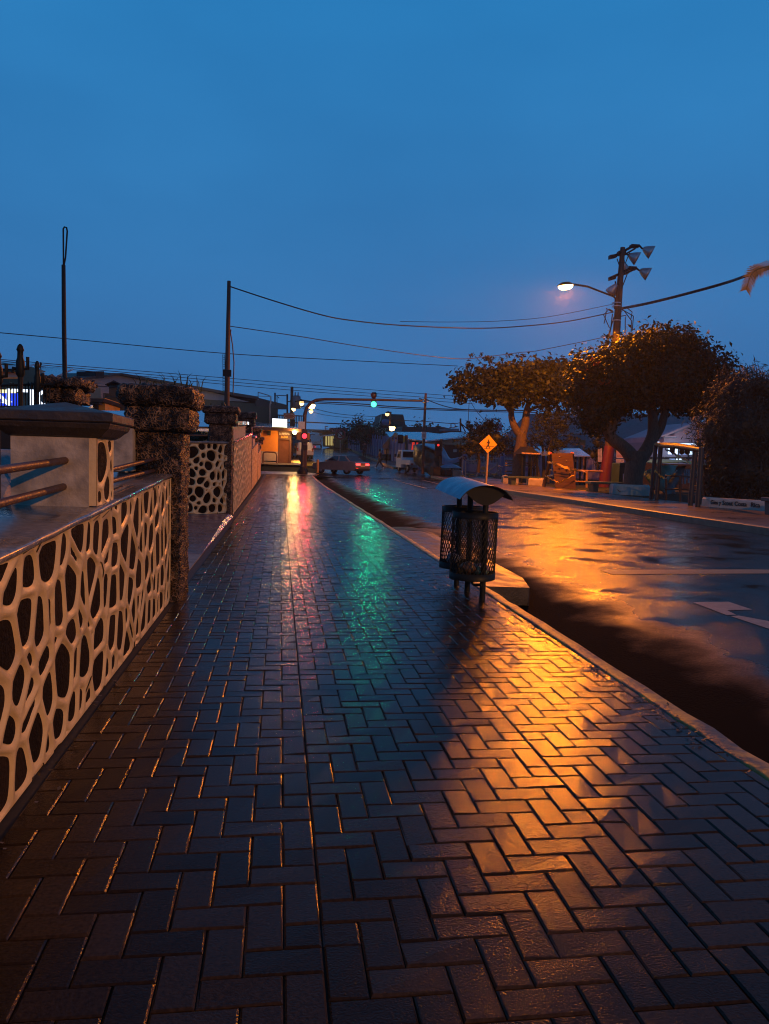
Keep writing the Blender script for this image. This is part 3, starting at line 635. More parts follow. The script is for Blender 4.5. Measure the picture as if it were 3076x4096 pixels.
M['roof_blue'] = mat('wet_metal_roof', (.5, .55, .6), (.62, .66, .7), scale=3, rough=.16, rough2=.32, metal=.9, bump=.2, bscale=10, wave='X', bdist=.02)
M['orange_wall'] = mat('orange_painted_wall', (.7, .24, .015), (.78, .28, .02), scale=3, rough=.6, bump=.2, bscale=40)
M['beige_wall'] = mat('beige_painted_wall', (.45, .34, .22), (.53, .4, .27), scale=3, rough=.6)
M['yellow_wall'] = mat('yellow_painted_wall', (.42, .25, .03), (.5, .3, .05), scale=3, rough=.65)
M['teal_wall'] = mat('teal_wall', (.03, .075, .075), (.045, .095, .09), scale=3, rough=.6)
M['brown_door'] = mat('brown_shutter', (.16, .05, .02), (.22, .075, .03), scale=4, rough=.5, bump=.8, bscale=8, wave='Z', bdist=.02)
M['cream'] = mat('cream_wall', (.42, .34, .24), (.5, .41, .3), scale=3, rough=.6)
M['purple'] = mat('purple_wall', (.17, .14, .24), (.24, .2, .32), scale=3, rough=.6, bump=.2, bscale=30)
M['bluepost'] = mat('blue_post', (.09, .11, .24), (.12, .14, .28), scale=3, rough=.55)
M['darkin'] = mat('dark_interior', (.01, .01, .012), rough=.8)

# flat building front in a plane, split by photo positions, with depth behind
def slab(mb, pts, off, mi=0): mb.prism(pts, off, mi); return mb
# the long warehouse
P0 = A(310, 1600, 52); P1 = A(1150, 1600, 84); dv = Vector((P1.x-P0.x, P1.y-P0.y, 0)).normalized(); wn = Vector((dv.y, -dv.x, 0))
W = lambda x, y: AP(x, y, P0, wn)
def down(p, z): return Vector((p.x, p.y, z))
back = -wn*14
t = thing('warehouse', down((P0+P1)/2, .3), 'long dark green warehouse with a white band under its roof', 'building')
mb = MB(); a, b = W(415, 1572), W(1112, 1622); slab(mb, [down(a, -.3), down(b, .5), b, W(830, 1598), a], back); mb.build('green_wall', M['green_wall'], t)
mb = MB(); q = wn*.03
slab(mb, [p-q for p in (W(300, 1600), W(415, 1600), W(415, 1572), W(830, 1598), W(1000, 1608), W(800, 1555), W(620, 1522), W(470, 1497), W(300, 1516))], back*.9); mb.build('white_gable', M['dim_white_clad'], t)
mb = MB(); q = wn*.35
up = [W(285, 1514), W(310, 1511), W(470, 1492), W(560, 1508), W(700, 1532), W(870, 1562), W(1020, 1586), W(1025, 1598), W(860, 1571), W(700, 1541), W(560, 1517), W(470, 1500), W(310, 1520), W(285, 1522)]
slab(mb, [p+q for p in up], back*1.05); mb.build('roof', M['roof_dark'], t)
mb = MB(); slab(mb, [W(366, 1485)+q, W(398, 1485)+q, W(398, 1512)+q, W(366, 1512)+q], -wn*1.5); mb.build('roof_vent', M['darkin'], t)
mb = MB(); slab(mb, [p+wn*.05 for p in (W(1020, 1588), W(1148, 1620), W(1148, 1638), W(1020, 1625))], back*.4); mb.build('parapet', M['roof_dark'], t)
mb = MB(); mb.tube([W(1073, 1586)+wn*.3, W(1072, 1625)+wn*.2, down(W(1076, 1690), .4)+wn*.2], .06); mb.tube([W(1021, 1600)+wn*.3, W(1021, 1569)+wn*.3, W(1060, 1580)+wn*.3, W(1073, 1586)+wn*.3, W(1073, 1615)+wn*.3], .05); mb.tube([W(1021, 1584)+wn*.3, W(1073, 1586)+wn*.3], .03); mb.build('rail_frame', M['galv'], t)
mb = MB(); mb.tube([W(1100, 1620), W(1100, 1571)], .08); mb.tube([W(1149, 1655), W(1149, 1577)], .09); mb.tube([W(1100, 1581), W(1149, 1583)], .04); mb.tube([W(1108, 1615), W(1108, 1585), W(1116, 1592)], .04); mb.build('rail_frame', M['dark_metal'], t)
# roof hut in front of it
hb = thing('roof_hut', A(450, 1585, 50), 'little green roof hut with pitched roof before the white gable', 'hut')
a = [A(436, 1580, 50), A(482, 1580, 50), A(482, 1538, 50), A(436, 1538, 50)]; mb = MB(); mb.prism(a, (0, 2.5, 0)); mb.build('hut_wall', M['green_wall'], hb)
mb = MB(); mb.prism([A(420, 1540, 49.6), A(455, 1525, 49.6), A(493, 1543, 49.6), A(493, 1539, 49.6), A(455, 1521, 49.6), A(420, 1536, 49.6)], (0, 3.4, 0)); mb.build('roof', M['roof_dark'], hb)
mb = MB(); mb.prism([A(420, 1572, 48), A(640, 1600, 48), A(640, 1660, 48), A(420, 1660, 48)], (0, 6, 0)); tag(mb.build('green_annexe', M['green_wall']), 'green metal annexe under the little roof hut', 'building')
# yellow house with a porch, and blue metal roofs
t = thing('yellow_house', A(350, 1660, 44), 'small yellow house with dark eaves behind the wall', 'house')
mb = MB(); mb.prism([A(285, 1600, 44), A(420, 1592, 44), A(420, 1680, 44), A(285, 1680, 44)], (0, 6, 0)); mb.build('wall', M['yellow_wall'], t)
mb = MB(); mb.prism([A(270, 1607, 43), A(412, 1607, 43), A(418, 1594, 43), A(270, 1592, 43)], (0, 7, 0)); mb.build('roof', M['roof_dark'], t)
mb = MB(); mb.prism([A(372, 1619, 43.9), A(394, 1619, 43.9), A(394, 1643, 43.9), A(372, 1643, 43.9)], (0, .05, 0)); mb.build('window', M['darkin'], t)
mb = MB(); mb.prism([A(290, 1611, 43.8), A(410, 1614, 43.8), A(410, 1620, 43.8), A(290, 1616, 43.8)], (0, -.7, 0)); mb.build('awning', M['roof_dark'], t)
t = thing('park_shelter', A(400, 1665, 26), 'low shelter with wet blue metal roof seen over the near wall', 'shelter')
pts = [A(285, 1620, 38), A(375, 1624, 38), A(330, 1642, 32), A(520, 1640, 34), A(900, 1648, 36), A(1000, 1690, 30), A(280, 1690, 24)]
mb = MB(); mb.prism([A(270, 1617, 34), A(372, 1620, 34), A(335, 1641, 32), A(470, 1643, 32), A(640, 1640, 34), A(850, 1643, 34), A(850, 1712, 26), A(560, 1700, 26), A(250, 1690, 26)], (0, 0, -.12)); mb.build('roof', M['roof_blue'], t)
mb = MB()
for x in (300, 560, 800): p = A(x, 1690, 28); mb = MB(); mb.tube([(p.x, p.y, -.1), (p.x, p.y, p.z)], .06); mb.build('post', M['dark_metal'], t)
# teal house with orange awning
t = thing('teal_house', A(70, 1600, 40), 'dark teal house with flat metal roofs and an orange awning', 'house')
mb = MB(); mb.prism([A(-120, 1470, 40), A(20, 1452, 40), A(140, 1470, 40), A(140, 1700, 40), A(-120, 1700, 40)], (0, 7, 0)); mb.build('wall', M['teal_wall'], t)
mb = MB(); mb.prism([A(150, 1500, 39.8), A(228, 1500, 39.8), A(290, 1510, 39.8), A(290, 1680, 39.8), A(150, 1680, 39.8)], (0, 6, 0)); mb.build('wall', M['teal_wall'], t)
mb = MB(); mb.prism([A(148, 1500, 39), A(228, 1502, 39), A(293, 1472, 46), A(168, 1466, 46)], (0, 0, -.12)); mb.prism([A(-100, 1460, 39), A(88, 1466, 39), A(145, 1453, 44), A(20, 1448, 44), A(-100, 1440, 44)], (0, 0, -.12)); mb.build('roof', M['roof_blue'], t)
mb = MB(); mb.prism([A(-80, 1487, 39.5), A(72, 1489, 39.5), A(72, 1508, 37.5), A(-80, 1508, 37.5)], (0, 0, -.08)); mb.build('awning', mat('orange_awning', (.42, .13, .03), rough=.6), t)
mb = MB(); 
for k in range(7): p = A(158+k*.4, 1440, 40); mb.tube([A(163+3*math.cos(k), 1456+7*math.sin(k), 44), A(163+3*math.cos(k+1), 1456+7*math.sin(k+1), 44)], .02, 5)
mb.tube([A(162, 1449, 44), A(163, 1480, 44)], .03); mb.build('dish_antenna', M['dark_metal'], t)
# lit shop sign and window below it
t = thing('shop_sign', A(36, 1592, 37), 'lit blue shop sign with white lettering at the left edge', 'sign')
E_blue = emis('sign_blue', (.02, .06, .75), .75); E_white = emis('sign_white', (.75, .85, 1), 1.6); E_yel = emis('sign_yellow', (1, .9, .45), 1.2)
S0 = [A(-60, 1572, 37), A(72, 1573, 37), A(72, 1622, 37), A(-60, 1622, 37)]; mb = MB(); mb.prism(S0, (0, .15, 0)); mb.build('panel', E_blue, t)
mb = MB(); mb.prism([A(-60, 1557, 37), A(62, 1559, 37), A(62, 1571.5, 37), A(-60, 1571.5, 37)], (0, .12, 0)); mb.build('top_panel', E_yel, t)
Mx = face_mat(A(24, 1591, 36.97), (1, 0, 0), (0, 0, 1)); text_mesh('MONTIC', 1.05, face_mat(A(2, 1591, 36.97), (1, 0, 0), (0, 0, 1)), E_white, 'lettering', t, sx=1.12, bold=.02)
mb = MB(); mb.prism([A(4, 1607, 36.96), A(40, 1604, 36.96), A(50, 1608, 36.96), A(20, 1613, 36.96), A(4, 1612, 36.96)], (0, -.02, 0)); mb.build('emblem', E_white, t)
t = thing('shop_window', A(30, 1650, 38), 'lit shop window with goods below the blue sign', 'window')
mb = MB(); mb.prism([A(-60, 1624, 38), A(64, 1624, 38), A(64, 1700, 38), A(-60, 1700, 38)], (0, .3, 0)); mb.build('frame', M['darkin'], t)
E_goods = emis('lit_goods', (.8, .75, .6), .45); r = random.Random(4); mb = MB()
for k in range(46):
    x, y = r.uniform(0, 62), r.choice([1630, 1640, 1650, 1662])+r.uniform(-2, 2); ww, hh = r.uniform(2, 8), r.uniform(1.5, 5); mb.prism([A(x, y, 37.95), A(x+ww, y, 37.95), A(x+ww, y+hh, 37.95), A(x, y+hh, 37.95)], (0, -.02, 0))
mb.build('goods', E_goods, t)
# old inner planter wall and dark lava pillar with a rounded head, ornate fence posts
mb = MB(); mb.prism([AX(-30, 1795, -3.2), A(98, 1805, 9.6), A(300, 1812, 9.6), A(300, 2100, 9.6), A(-60, 2140, 7.5)], (0, .5, 0)); tag(mb.build('planter_wall', mat('blotchy_concrete', (.12, .12, .125), (.3, .29, .29), scale=9, rough=.5, bump=.5, bscale=40)), 'blotchy grey planter wall inside the park behind the rails', 'wall')
mb = MB(); mb.prism([A(445, 1712, 6.85), A(530, 1714, 6.85), A(530, 1885, 6.85), A(445, 1885, 6.85)], (0, .4, 0)); tag(mb.build('inner_pier', M['plaster']), 'plain plastered pier inside the park, left of the nearest lava pillar', 'pier')
p = A(238, 1680, 9.5)
t = thing('lava_pillar', (p.x, p.y, 0), 'dark park pillar with a bulging rounded head, behind the near pier', 'pillar')
k = 9.5/F_PX/4
mb = MB(); lava(mb, p.x-45*k, p.x+45*k, p.y, p.y+.5, -.1, A(238, 1590, 9.5).z, .05, .02, .05, 51); mb.build('shaft', M['lava'], t)
mb = MB(); lava(mb, p.x-60*k, p.x+72*k, p.y-.1, p.y+.6, A(238, 1610, 9.5).z, A(238, 1540, 9.5).z, .045, .04, .07, 52); mb.build('capital', M['lava'], t)
mb = MB(); lava(mb, p.x-70*k, p.x+95*k, p.y-.2, p.y+.7, A(238, 1548, 9.5).z, A(238, 1508, 9.5).z, .045, .05, .09, 53); mb.build('cap', M['lava'], t)
def orn_post(x, ytop, ybot, Y, lab, s=1):
    a, b = A(x, ytop, Y), A(x+3, ybot, Y)
    t = thing('fence_post', (b.x, b.y, 0), lab, 'post', 'ornate iron fence posts'); h = a.z
    mb = MB(); mb.lathe([(.045*s, 0), (.045*s, h*.8), (.05*s, h-.33)], Matrix.Translation((a.x, a.y, 0)), 12); mb.build('shaft', M['dark_metal'], t)
    mb = MB(); mb.lathe([(.05*s, h-.34), (.085*s, h-.31), (.085*s, h-.18), (.06*s, h-.14), (.055*s, h-.08), (.075*s, h-.06), (.05*s, h-.02), (.01, h)], Matrix.Translation((a.x, a.y, 0)), 12)
    for sx in (-1, 1): mb.tube([(a.x, a.y, h-.26), (a.x+sx*.14*s, a.y, h-.25), (a.x+sx*.14*s, a.y, h-.3+.17*(sx > 0))], .018, 6)
    mb.build('finial', M['dark_metal'], t)
orn_post(81, 1376, 1680, 8.5, 'tall dark iron fence post with a knobbed finial', .52)
orn_post(149, 1444, 1680, 9.0, 'shorter dark iron post with a pointed finial beside the bulging pillar', .42)
orn_post(-12, 1400, 1680, 8.0, 'dark ornamental post cut by the left edge of the picture', .6)
# iron fence bars
t = thing('iron_fence', (-4.2, 9, 0), 'dark iron bar fence inside the park at the far left', 'fence'); mb = MB()
for k in range(17): x = 5+k*12; mb.tube([A(x, 1530+rnd.uniform(-6, 10), 9.2), A(x+2, 1720, 9.2)], .006, 6)
mb.build('bars', M['dark_metal'], t); mb = MB(); mb.tube([A(-40, 1545, 9.2), A(60, 1540, 9.2), A(150, 1537, 9.2), A(215, 1540, 9.2)], .014, 6); mb.tube([A(-40, 1682, 9.2), A(215, 1684, 9.2)], .02, 6); mb.build('fence_rail', M['dark_metal'], t)
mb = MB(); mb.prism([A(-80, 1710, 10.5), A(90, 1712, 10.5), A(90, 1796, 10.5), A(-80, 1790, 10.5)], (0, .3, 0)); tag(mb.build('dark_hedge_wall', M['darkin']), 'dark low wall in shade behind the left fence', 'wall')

# masts
t = thing('radio_mast', A(258, 1480, 30), 'tall thin mast with a hooked top on the left', 'mast')
MB().tube([A(260, 1560, 30), A(256, 1300, 30), A(254, 1060, 30)], [.085, .08, .07], 10).build('pole', M['dark_metal'], t)
MB().tube([A(254, 1062, 30), A(253, 915, 30), A(258, 908, 30), A(266, 910, 30), A(269, 925, 30), A(262, 1030, 30), A(256, 1062, 30)], .03, 8).build('hooked_rod', M['dark_metal'], t)
def wood_pole(name, pts, rs, lab, cat, grp, mt='wood'):
    p = Vector(pts[0]); t = thing(name, (p.x, p.y, zr(p.y)), lab, cat, grp)
    MB().tube(pts, rs, 12).build('shaft', M[mt], t); return t
UP = 'utility poles'
b = A(906, 1700, 40); t = wood_pole('utility_pole', [(b.x, b.y, -.2), A(908, 1600, 40), A(911, 1400, 40), A(916, 1124, 40)], [.14, .135, .12, .09], 'wooden utility pole standing left of the street behind the wall', 'utility pole', UP)
MB().tube([A(924, 1318, 40), A(922, 1330, 40), A(930, 1380, 40), A(936, 1450, 40), A(932, 1580, 40)], .03, 6).build('cable', M['wire'], t)
mb = MB(); mb.box(b.x-.2, b.x+.2, b.y-.16, b.y+.16, A(907, 1505, 40).z, A(907, 1480, 40).z); mb.build('bracket', M['dark_metal'], t)
mb = MB()
for k in range(16): z = 1420+k*9.4; mb.tube([A(891, z, 40), A(899, z, 40)], .012, 5)
mb.tube([A(891, 1418, 40), A(892, 1572, 40)], .015, 5); mb.tube([A(899, 1418, 40), A(900, 1572, 40)], .015, 5); mb.build('ladder', M['dark_metal'], t)

# ------------------------------------------------------------------ crossing: orange shop, signal, poles
YB = 71.0; zb = zr(YB)
t = thing('corner_shop', (-2, YB, zb), 'orange corner shop with brown roller door under a dark eave', 'shop')
pe = lambda x, y, d=0: A(x, y, YB+d)
xl, xr = pe(930, 1800).x, pe(1164, 1800).x
mb = MB(); mb.box(xl, xr-1.15, YB, YB+16, zb+1.05, zb+3.0); mb.box(xr-.1, xr, YB, YB+16, zb+1.05, zb+3.0); mb.build('wall', M['orange_wall'], t)
mb = MB(); mb.box(xl, xr-1.15, YB-.02, YB+16, zb-.2, zb+1.05); mb.build('lower_wall', M['beige_wall'], t)
mb = MB(); mb.box(xr-1.1, xr-.15, YB+.12, YB+.2, zb-.1, zb+2.15); mb.build('roller_door', M['brown_door'], t)
mb = MB(); mb.box(xr-1.15, xr-1.08, YB-.04, YB+.3, zb-.1, zb+2.96); mb.box(xr-.15, xr+.02, YB-.05, YB+.3, zb-.1, zb+2.96); mb.box(xr-1.08, xr-.15, YB-.03, YB+.2, zb+2.15, zb+2.96); mb.build('door_frame', mat('brown_frame', (.12, .045, .02), rough=.5), t)
E_let = mat('sign_letters_white', (.75, .7, .62), rough=.5); E_lety = mat('sign_letters_yellow', (.8, .5, .08), rough=.5)
text_mesh('LA MARINO', .29, face_mat((xr-.6, YB-.045, zb+2.68), (1, 0, 0), (0, 0, 1)), E_let, 'lettering', t, sx=.62, bold=.008)
text_mesh('BAZAR', .27, face_mat((xr-.62, YB-.045, zb+2.39), (1, 0, 0), (0, 0, 1)), E_lety, 'lettering', t, sx=.72, bold=.008)
mb = MB(); zt = zb+3.0
mb.prism([(xl-.3, YB-1.3, zt+.02), (xr+1.0, YB-1.3, zt-.12), (xr+1.0, YB-1.3, zt+.1), (xl-.3, YB-1.3, zt+.28)], (0, 18, .0)); mb.build('roof', mat('brown_eave', (.07, .03, .018), rough=.5), t)
mb = MB(); mb.prism([(xl-.3, YB-1.25, zt+.285), (xr+1.0, YB-1.25, zt+.105), (xr-.6, YB+6, zt+.75), (xl-.3, YB+6, zt+1.0)], (0, 0, .03)); mb.build('roof_sheet', M['roof_blue'], t)
mb = MB(); pz = pe(1077, 1735, -.02); mb.prism([pe(1070, 1723, -.02), pe(1083, 1723, -.02), pe(1083, 1741, -.02), pe(1070, 1741, -.02)], (0, -.2, 0)); mb.build('meter_box', M['darkin'], t)
ld = thing('wall_lamp', A(1178, 1728, 70), 'glowing round lamp bulb at the corner of the orange shop', 'lamp')
pl_bulb = A(1179, 1727, 69.6); E_bulb = emis('bulb_warm', (1, .8, .45), 5); pl = A(1179, 1727, 70)
mb = MB(); mb.lathe([(.01, -.26), (.16, -.2), (.24, 0), (.16, .2), (.01, .26)], Matrix.Translation(pl), 16); mb.build('globe', E_bulb, ld)
MB().tube([pl+Vector((.25, 0, 0)), pl+Vector((.6, .05, .05)), pl+Vector((1.0, .9, -.1))], .05, 8).build('bracket', M['galv'], ld)
t = thing('light_box_sign', A(1118, 1692, 70), 'blank white lit sign box on the eave of the orange shop', 'sign')
mb = MB(); mb.prism([A(1089, 1674, 69.6), A(1148, 1677, 69.6), A(1148, 1709, 69.6), A(1089, 1706, 69.6)], (0, .5, 0)); mb.build('lit_panel', emis('white_panel', (.86, .95, 1), 2.6), t)
mb = MB(); mb.prism([A(1087, 1706.5, 69.5), A(1149, 1709.5, 69.5), A(1149, 1713, 69.5), A(1087, 1710, 69.5)], (0, .7, 0)); mb.build('tray', mat('lime_tray', (.45, .5, .15), rough=.5), t)
t = thing('bike_hoop', A(1085, 1855, 69.2), 'bent pipe hoop rail before the orange wall', 'rail')
h0, h1 = A(1052, 1851, 69.2), A(1107, 1853, 69.2); zt = A(1080, 1808, 69.2).z
MB().tube([h0, (h0.x, h0.y, zt-.2), (h0.x+.05, h0.y, zt-.05), (h0.x+.2, h0.y, zt), (h1.x-.3, h1.y, zt), (h1.x-.08, h1.y, zt-.08), (h1.x, h1.y, zt-.3), h1], .07, 10).build('pipe', mat('orange_pipe', (.25, .1, .03), rough=.4), t)
mb = MB(); mb.tube([(h0.x, h0.y, h0.z+.15), (h1.x, h1.y, h1.z+.15)], .05, 8); mb.build('lower_pipe', M['dark_metal'], t)

# traffic signal mast with long arm
YT = 53.1; base = A(1209, 1897, YT); zg = zr(YT)
t = thing('traffic_light', (base.x, YT, zg), 'traffic light mast with long curved arm and a green signal over the road', 'traffic light', 'traffic lights')
pts = [A(1209, 1900, YT), A(1213, 1820, YT), A(1216, 1730, YT), A(1219, 1660, YT), A(1226, 1632, YT), A(1243, 1611, YT), A(1265, 1600, YT), A(1300, 1597, YT), A(1500, 1599, YT), A(1690, 1604, YT)]
MB().tube(pts, [.17, .16, .14, .13, .12, .11, .1, .09, .08, .06], 14).build('mast', mat('mast_paint', (.03, .02, .016), (.05, .03, .022), rough=.35), t)
mb = MB(); mb.lathe([(.36, -.05), (.36, .16), (.28, .3), (.19, .42), (.17, .5)], Matrix.Translation((base.x, YT, zg)), 16); mb.build('foot', M['dark_metal'], t)
sg = A(1495, 1600, YT)
mb = MB(); k = YT/F_PX/4
mb.box(sg.x-8*k, sg.x+8*k, YT-.1, YT+.2, A(1495, 1593, YT).z, A(1495, 1570, YT).z); mb.box(sg.x-9*k, sg.x+9*k, YT-.1, YT+.2, A(1495, 1628, YT).z, A(1495, 1603, YT).z); mb.box(sg.x-.05, sg.x+.05, YT+.0, YT+.1, A(1495, 1604, YT).z, A(1495, 1592, YT).z)
hd = mb.build('signal_head', mat('signal_housing', (.02, .02, .018), rough=.5), t)
def lens(nm, x, y, r, m, par, Y, vis=True):
    c = A(x, y, Y); mb = MB(); mb.lathe([(0, .03), (r*.6, .022), (r, 0)], Matrix.Translation(c) @ Matrix.Rotation(R(90), 4, 'X'), 20); l = mb.build(nm, m, par, world=False)
    l.matrix_parent_inverse = Matrix.Identity(4)
    return l
def to_local(o, root): o.data.transform(Matrix.Translation(-Vector(root.location))) ; return o
E_green = emis('signal_green', (.06, 1, .5), 2.2); LENS_OFF = mat('signal_lens_off', (.03, .01, .008), rough=.2)
for yy, m_ in ((1581, LENS_OFF), (1617, E_green)):
    c = A(1495, yy, YT-.13); mb = MB(); mb.lathe([(0, .03), (.13, .02), (.2, 0)], Matrix.Translation(c) @ Matrix.Rotation(R(90), 4, 'X'), 20); mb.build('signal_lens', m_, hd, world=False)
    mb = MB(); mb.lathe([(.22, 0), (.22, .22)], Matrix.Translation(c+Vector((0, .04, 0))) @ Matrix.Rotation(R(90), 4, 'X'), 16, a0=R(-10), a1=R(190)); mb.build('visor', M['darkin'], hd, world=False)
mb = MB(); p = A(1206, 1705, YT); mb.box(p.x-.22, p.x+.22, YT-.2, YT+.2, A(1206, 1716, YT).z, A(1206, 1687, YT).z); mb.build('control_box', M['galv'], t)
# heads facing the crossing, low on the mast
mb = MB(); c = A(1203, 1745, YT); mb.box(c.x-.28, c.x+.16, YT-.15, YT+.15, A(1203, 1759, YT).z, A(1203, 1731, YT).z); c = A(1229, 1745, YT); mb.box(c.x-.13, c.x+.16, YT-.1, YT+.2, A(1229, 1759, YT).z, A(1229, 1731, YT).z); mb.build('side_head', mat('signal_amber_housing', (.28, .15, .02), rough=.5), t)
E_red = emis('signal_red', (1, .03, .05), 3)
c = A(1218, 1744, YT-.26); mb = MB(); mb.box(c.x-.2, c.x+.2, YT-.22, YT-.12, c.z-.42, c.z+.42); hd2 = mb.build('walk_head', mat('signal_housing', (.02, .02, .018), rough=.5), t)
mb = MB(); mb.lathe([(0, .03), (.12, .02), (.17, 0)], Matrix.Translation((c.x, YT-.225, c.z)) @ Matrix.Rotation(R(90), 4, 'X'), 20); mb.build('walk_lens', E_red, hd2, world=False)
mb = MB(); c = A(1218, 1790, YT); mb.box(c.x-.14, c.x+.2, YT-.2, YT-.12, A(1218, 1800, YT).z, A(1218, 1781, YT).z); mb.build('push_button', M['darkin'], t)
# second short post behind, bollard
p = A(1222, 1861, 58); t2 = thing('signal_post', (p.x, p.y, zr(58)), 'thin rusty signal post just behind the traffic light mast', 'post'); MB().tube([(p.x, p.y, zr(58)-.1), A(1226, 1740, 58)], .09, 10).build('shaft', M['rust_pipe'], t2); mb = MB(); mb.lathe([(.2, 0), (.2, .12), (.1, .18)], Matrix.Translation((p.x, p.y, zr(58))), 14); mb.build('foot', M['dark_metal'], t2)
p = A(1270, 1893, 55); t2 = thing('bollard', (p.x, p.y, zr(55)), 'short yellow bollard post at the kerb corner by the traffic light', 'bollard'); mb = MB(); mb.lathe([(.095, -.1), (.095, A(1270, 1838, 55).z-zr(55)-.03), (.07, A(1270, 1838, 55).z-zr(55)), (0, A(1270, 1838, 55).z-zr(55)+.01)], Matrix.Translation((p.x, p.y, zr(55))), 14); mb.build('shaft', mat('bollard_yellow', (.4, .2, .02), (.25, .13, .03), scale=9, rough=.45), t2)
mb = MB(); mb.lathe([(.16, -.02), (.16, .04), (.1, .05)], Matrix.Translation((p.x, p.y, zr(55))), 14); mb.build('foot', M['dark_metal'], t2)

# utility pole with transformer and lamps
b = A(1166, 1780, 80); YP = 80
t = wood_pole('utility_pole', [(b.x, YP, zr(YP)), A(1166, 1700, YP), A(1168, 1547, YP)], [.2, .18, .15], 'dark utility pole with a transformer behind the lit white sign', 'utility pole', UP)
c = A(1186, 1606, YP); mb = MB(); mb.lathe([(.01, -.75), (.42, -.72), (.42, .5), (.3, .6), (.01, .62)], Matrix.Translation(c), 18)
for dx in (-.15, .15): mb.lathe([(.07, .6), (.05, .95)], Matrix.Translation(c+Vector((dx, 0, 0))), 8)
mb.build('transformer', mat('transformer_grey', (.12, .13, .15), rough=.5), t)
mb = MB(); mb.tube([A(1150, 1606, YP), A(1205, 1612, YP)], .05, 6); mb.build('crossarm', M['dark_metal'], t)
def small_lamp(x, y, Y, r, s, lab, ax, ay, power=300, wide=False):
    c = A(x, y, Y); t = thing('street_lamp', c, lab, 'street lamp', 'small street lamps at the crossing')
    mb = MB(); mb.lathe([(.01, -r), (r*.75, -r*.7), (r, 0), (r*.75, r*.6), (.01, r*.8)], Matrix.Translation(c), 16); mb.build('lens', emis('lamp_glow', (1, .62, .22), s), t)
    mb = MB(); mb.lathe([(r*.8, r*.5), (r*1.05, r*.3), (r*.5, r*1.0), (.01, r*1.1)], Matrix.Translation(c), 16); mb.build('hood', M['dark_metal'], t)
    MB().tube([c+Vector((0, 0, r)), (c+A(ax, ay, Y))/2+Vector((0, 0, .3)), A(ax, ay, Y)], .05, 6).build('arm', M['dark_metal'], t)
    lamp('street_lamp_light', c+Vector((0, -.1, -r-.15)), power, (1, .42, .06), .15, None if wide else 125, .9, c+Vector((0, -.1, -9)))
small_lamp(1203, 1611, 80, .34, 5, 'small glowing lamp on the left, level with the transformer', 1170, 1600, power=900)
small_lamp(1246, 1622, 72, .36, 6, 'brightest small lamp, hung under the bend of the signal arm', 1180, 1606, power=160, wide=True); c_ = A(1246, 1625, 71.4); lamp('street_lamp_light', c_, 40000, (1, .45, .05), .2, 78, .7, A(1292, 1832, 73.5))
small_lamp(1244, 1645, 85, .24, 4, 'faint lamp hanging below the bend of the signal arm', 1175, 1628, power=900)
small_lamp(1173, 1636, 80, .25, 5, 'low small lamp beside the dark utility pole', 1167, 1632, power=600)
# oval shop sign and rooftop railing
t = thing('oval_sign', A(1157, 1665, 78), 'grey board with a dark red oval emblem above the shops', 'sign')
mb = MB(); mb.prism([A(1134, 1652, 78), A(1178, 1652, 78), A(1178, 1677, 78), A(1134, 1677, 78)], (0, .2, 0)); mb.build('board', mat('sign_grey', (.12, .11, .11), rough=.5), t)
c = A(1158, 1665, 77.95); mb = MB(); mb.poly([(c.x+.62*k_*math.cos(q), c.y, c.z+.3*k_*math.sin(q)) for k_ in (1,) for q in [2*math.pi*i/28 for i in range(28)]]); mb.build('oval', mat('sign_red', (.14, .02, .02), rough=.4), t)
mb = MB(); mb.tube([(c.x+.5*math.cos(q), c.y-.02, c.z+.22*math.sin(q)) for q in [2*math.pi*i/28 for i in range(29)]], .025, 5); mb.build('oval_rim', mat('sign_pale', (.35, .3, .3), rough=.5), t)
mb = MB(); mb.prism([A(1160, 1678, 78), A(1180, 1678, 78), A(1178, 1706, 78), A(1160, 1704, 78)], (0, .2, 0)); mb.build('lower_board', M['darkin'], t)
t = thing('roof_railing', A(1180, 1680, 82), 'dark railing on the flat roof left of the street', 'railing')
for k in range(16): x = 1112+k*6.2; mb = MB(); mb.tube([A(x, 1661+.1*k, 82), A(x, 1712, 82)], .045, 5); (mb.build('baluster', M['dark_metal'], t))
mb = MB(); mb.tube([A(1108, 1660, 82), A(1212, 1664, 82)], .06, 6); mb.tube([A(1108, 1690, 82), A(1212, 1692, 82)], .06, 6); mb.build('handrail', M['dark_metal'], t)
# low shops further up the left side
t = thing('far_shop', A(1170, 1740, 100), 'small far shop with orange awning behind the corner shop', 'shop')
mb = MB(); mb.prism([A(1150, 1745, 96), A(1196, 1740, 96), A(1196, 1810, 96), A(1150, 1810, 96)], (0, 20, 0)); mb.build('wall', M['darkin'], t)
mb = MB(); mb.prism([A(1166, 1741, 95), A(1182, 1741, 95), A(1182, 1755, 94), A(1166, 1755, 94)], (0, .3, 0)); mb.build('awning', mat('rust_awning', (.3, .08, .03), rough=.5), t)

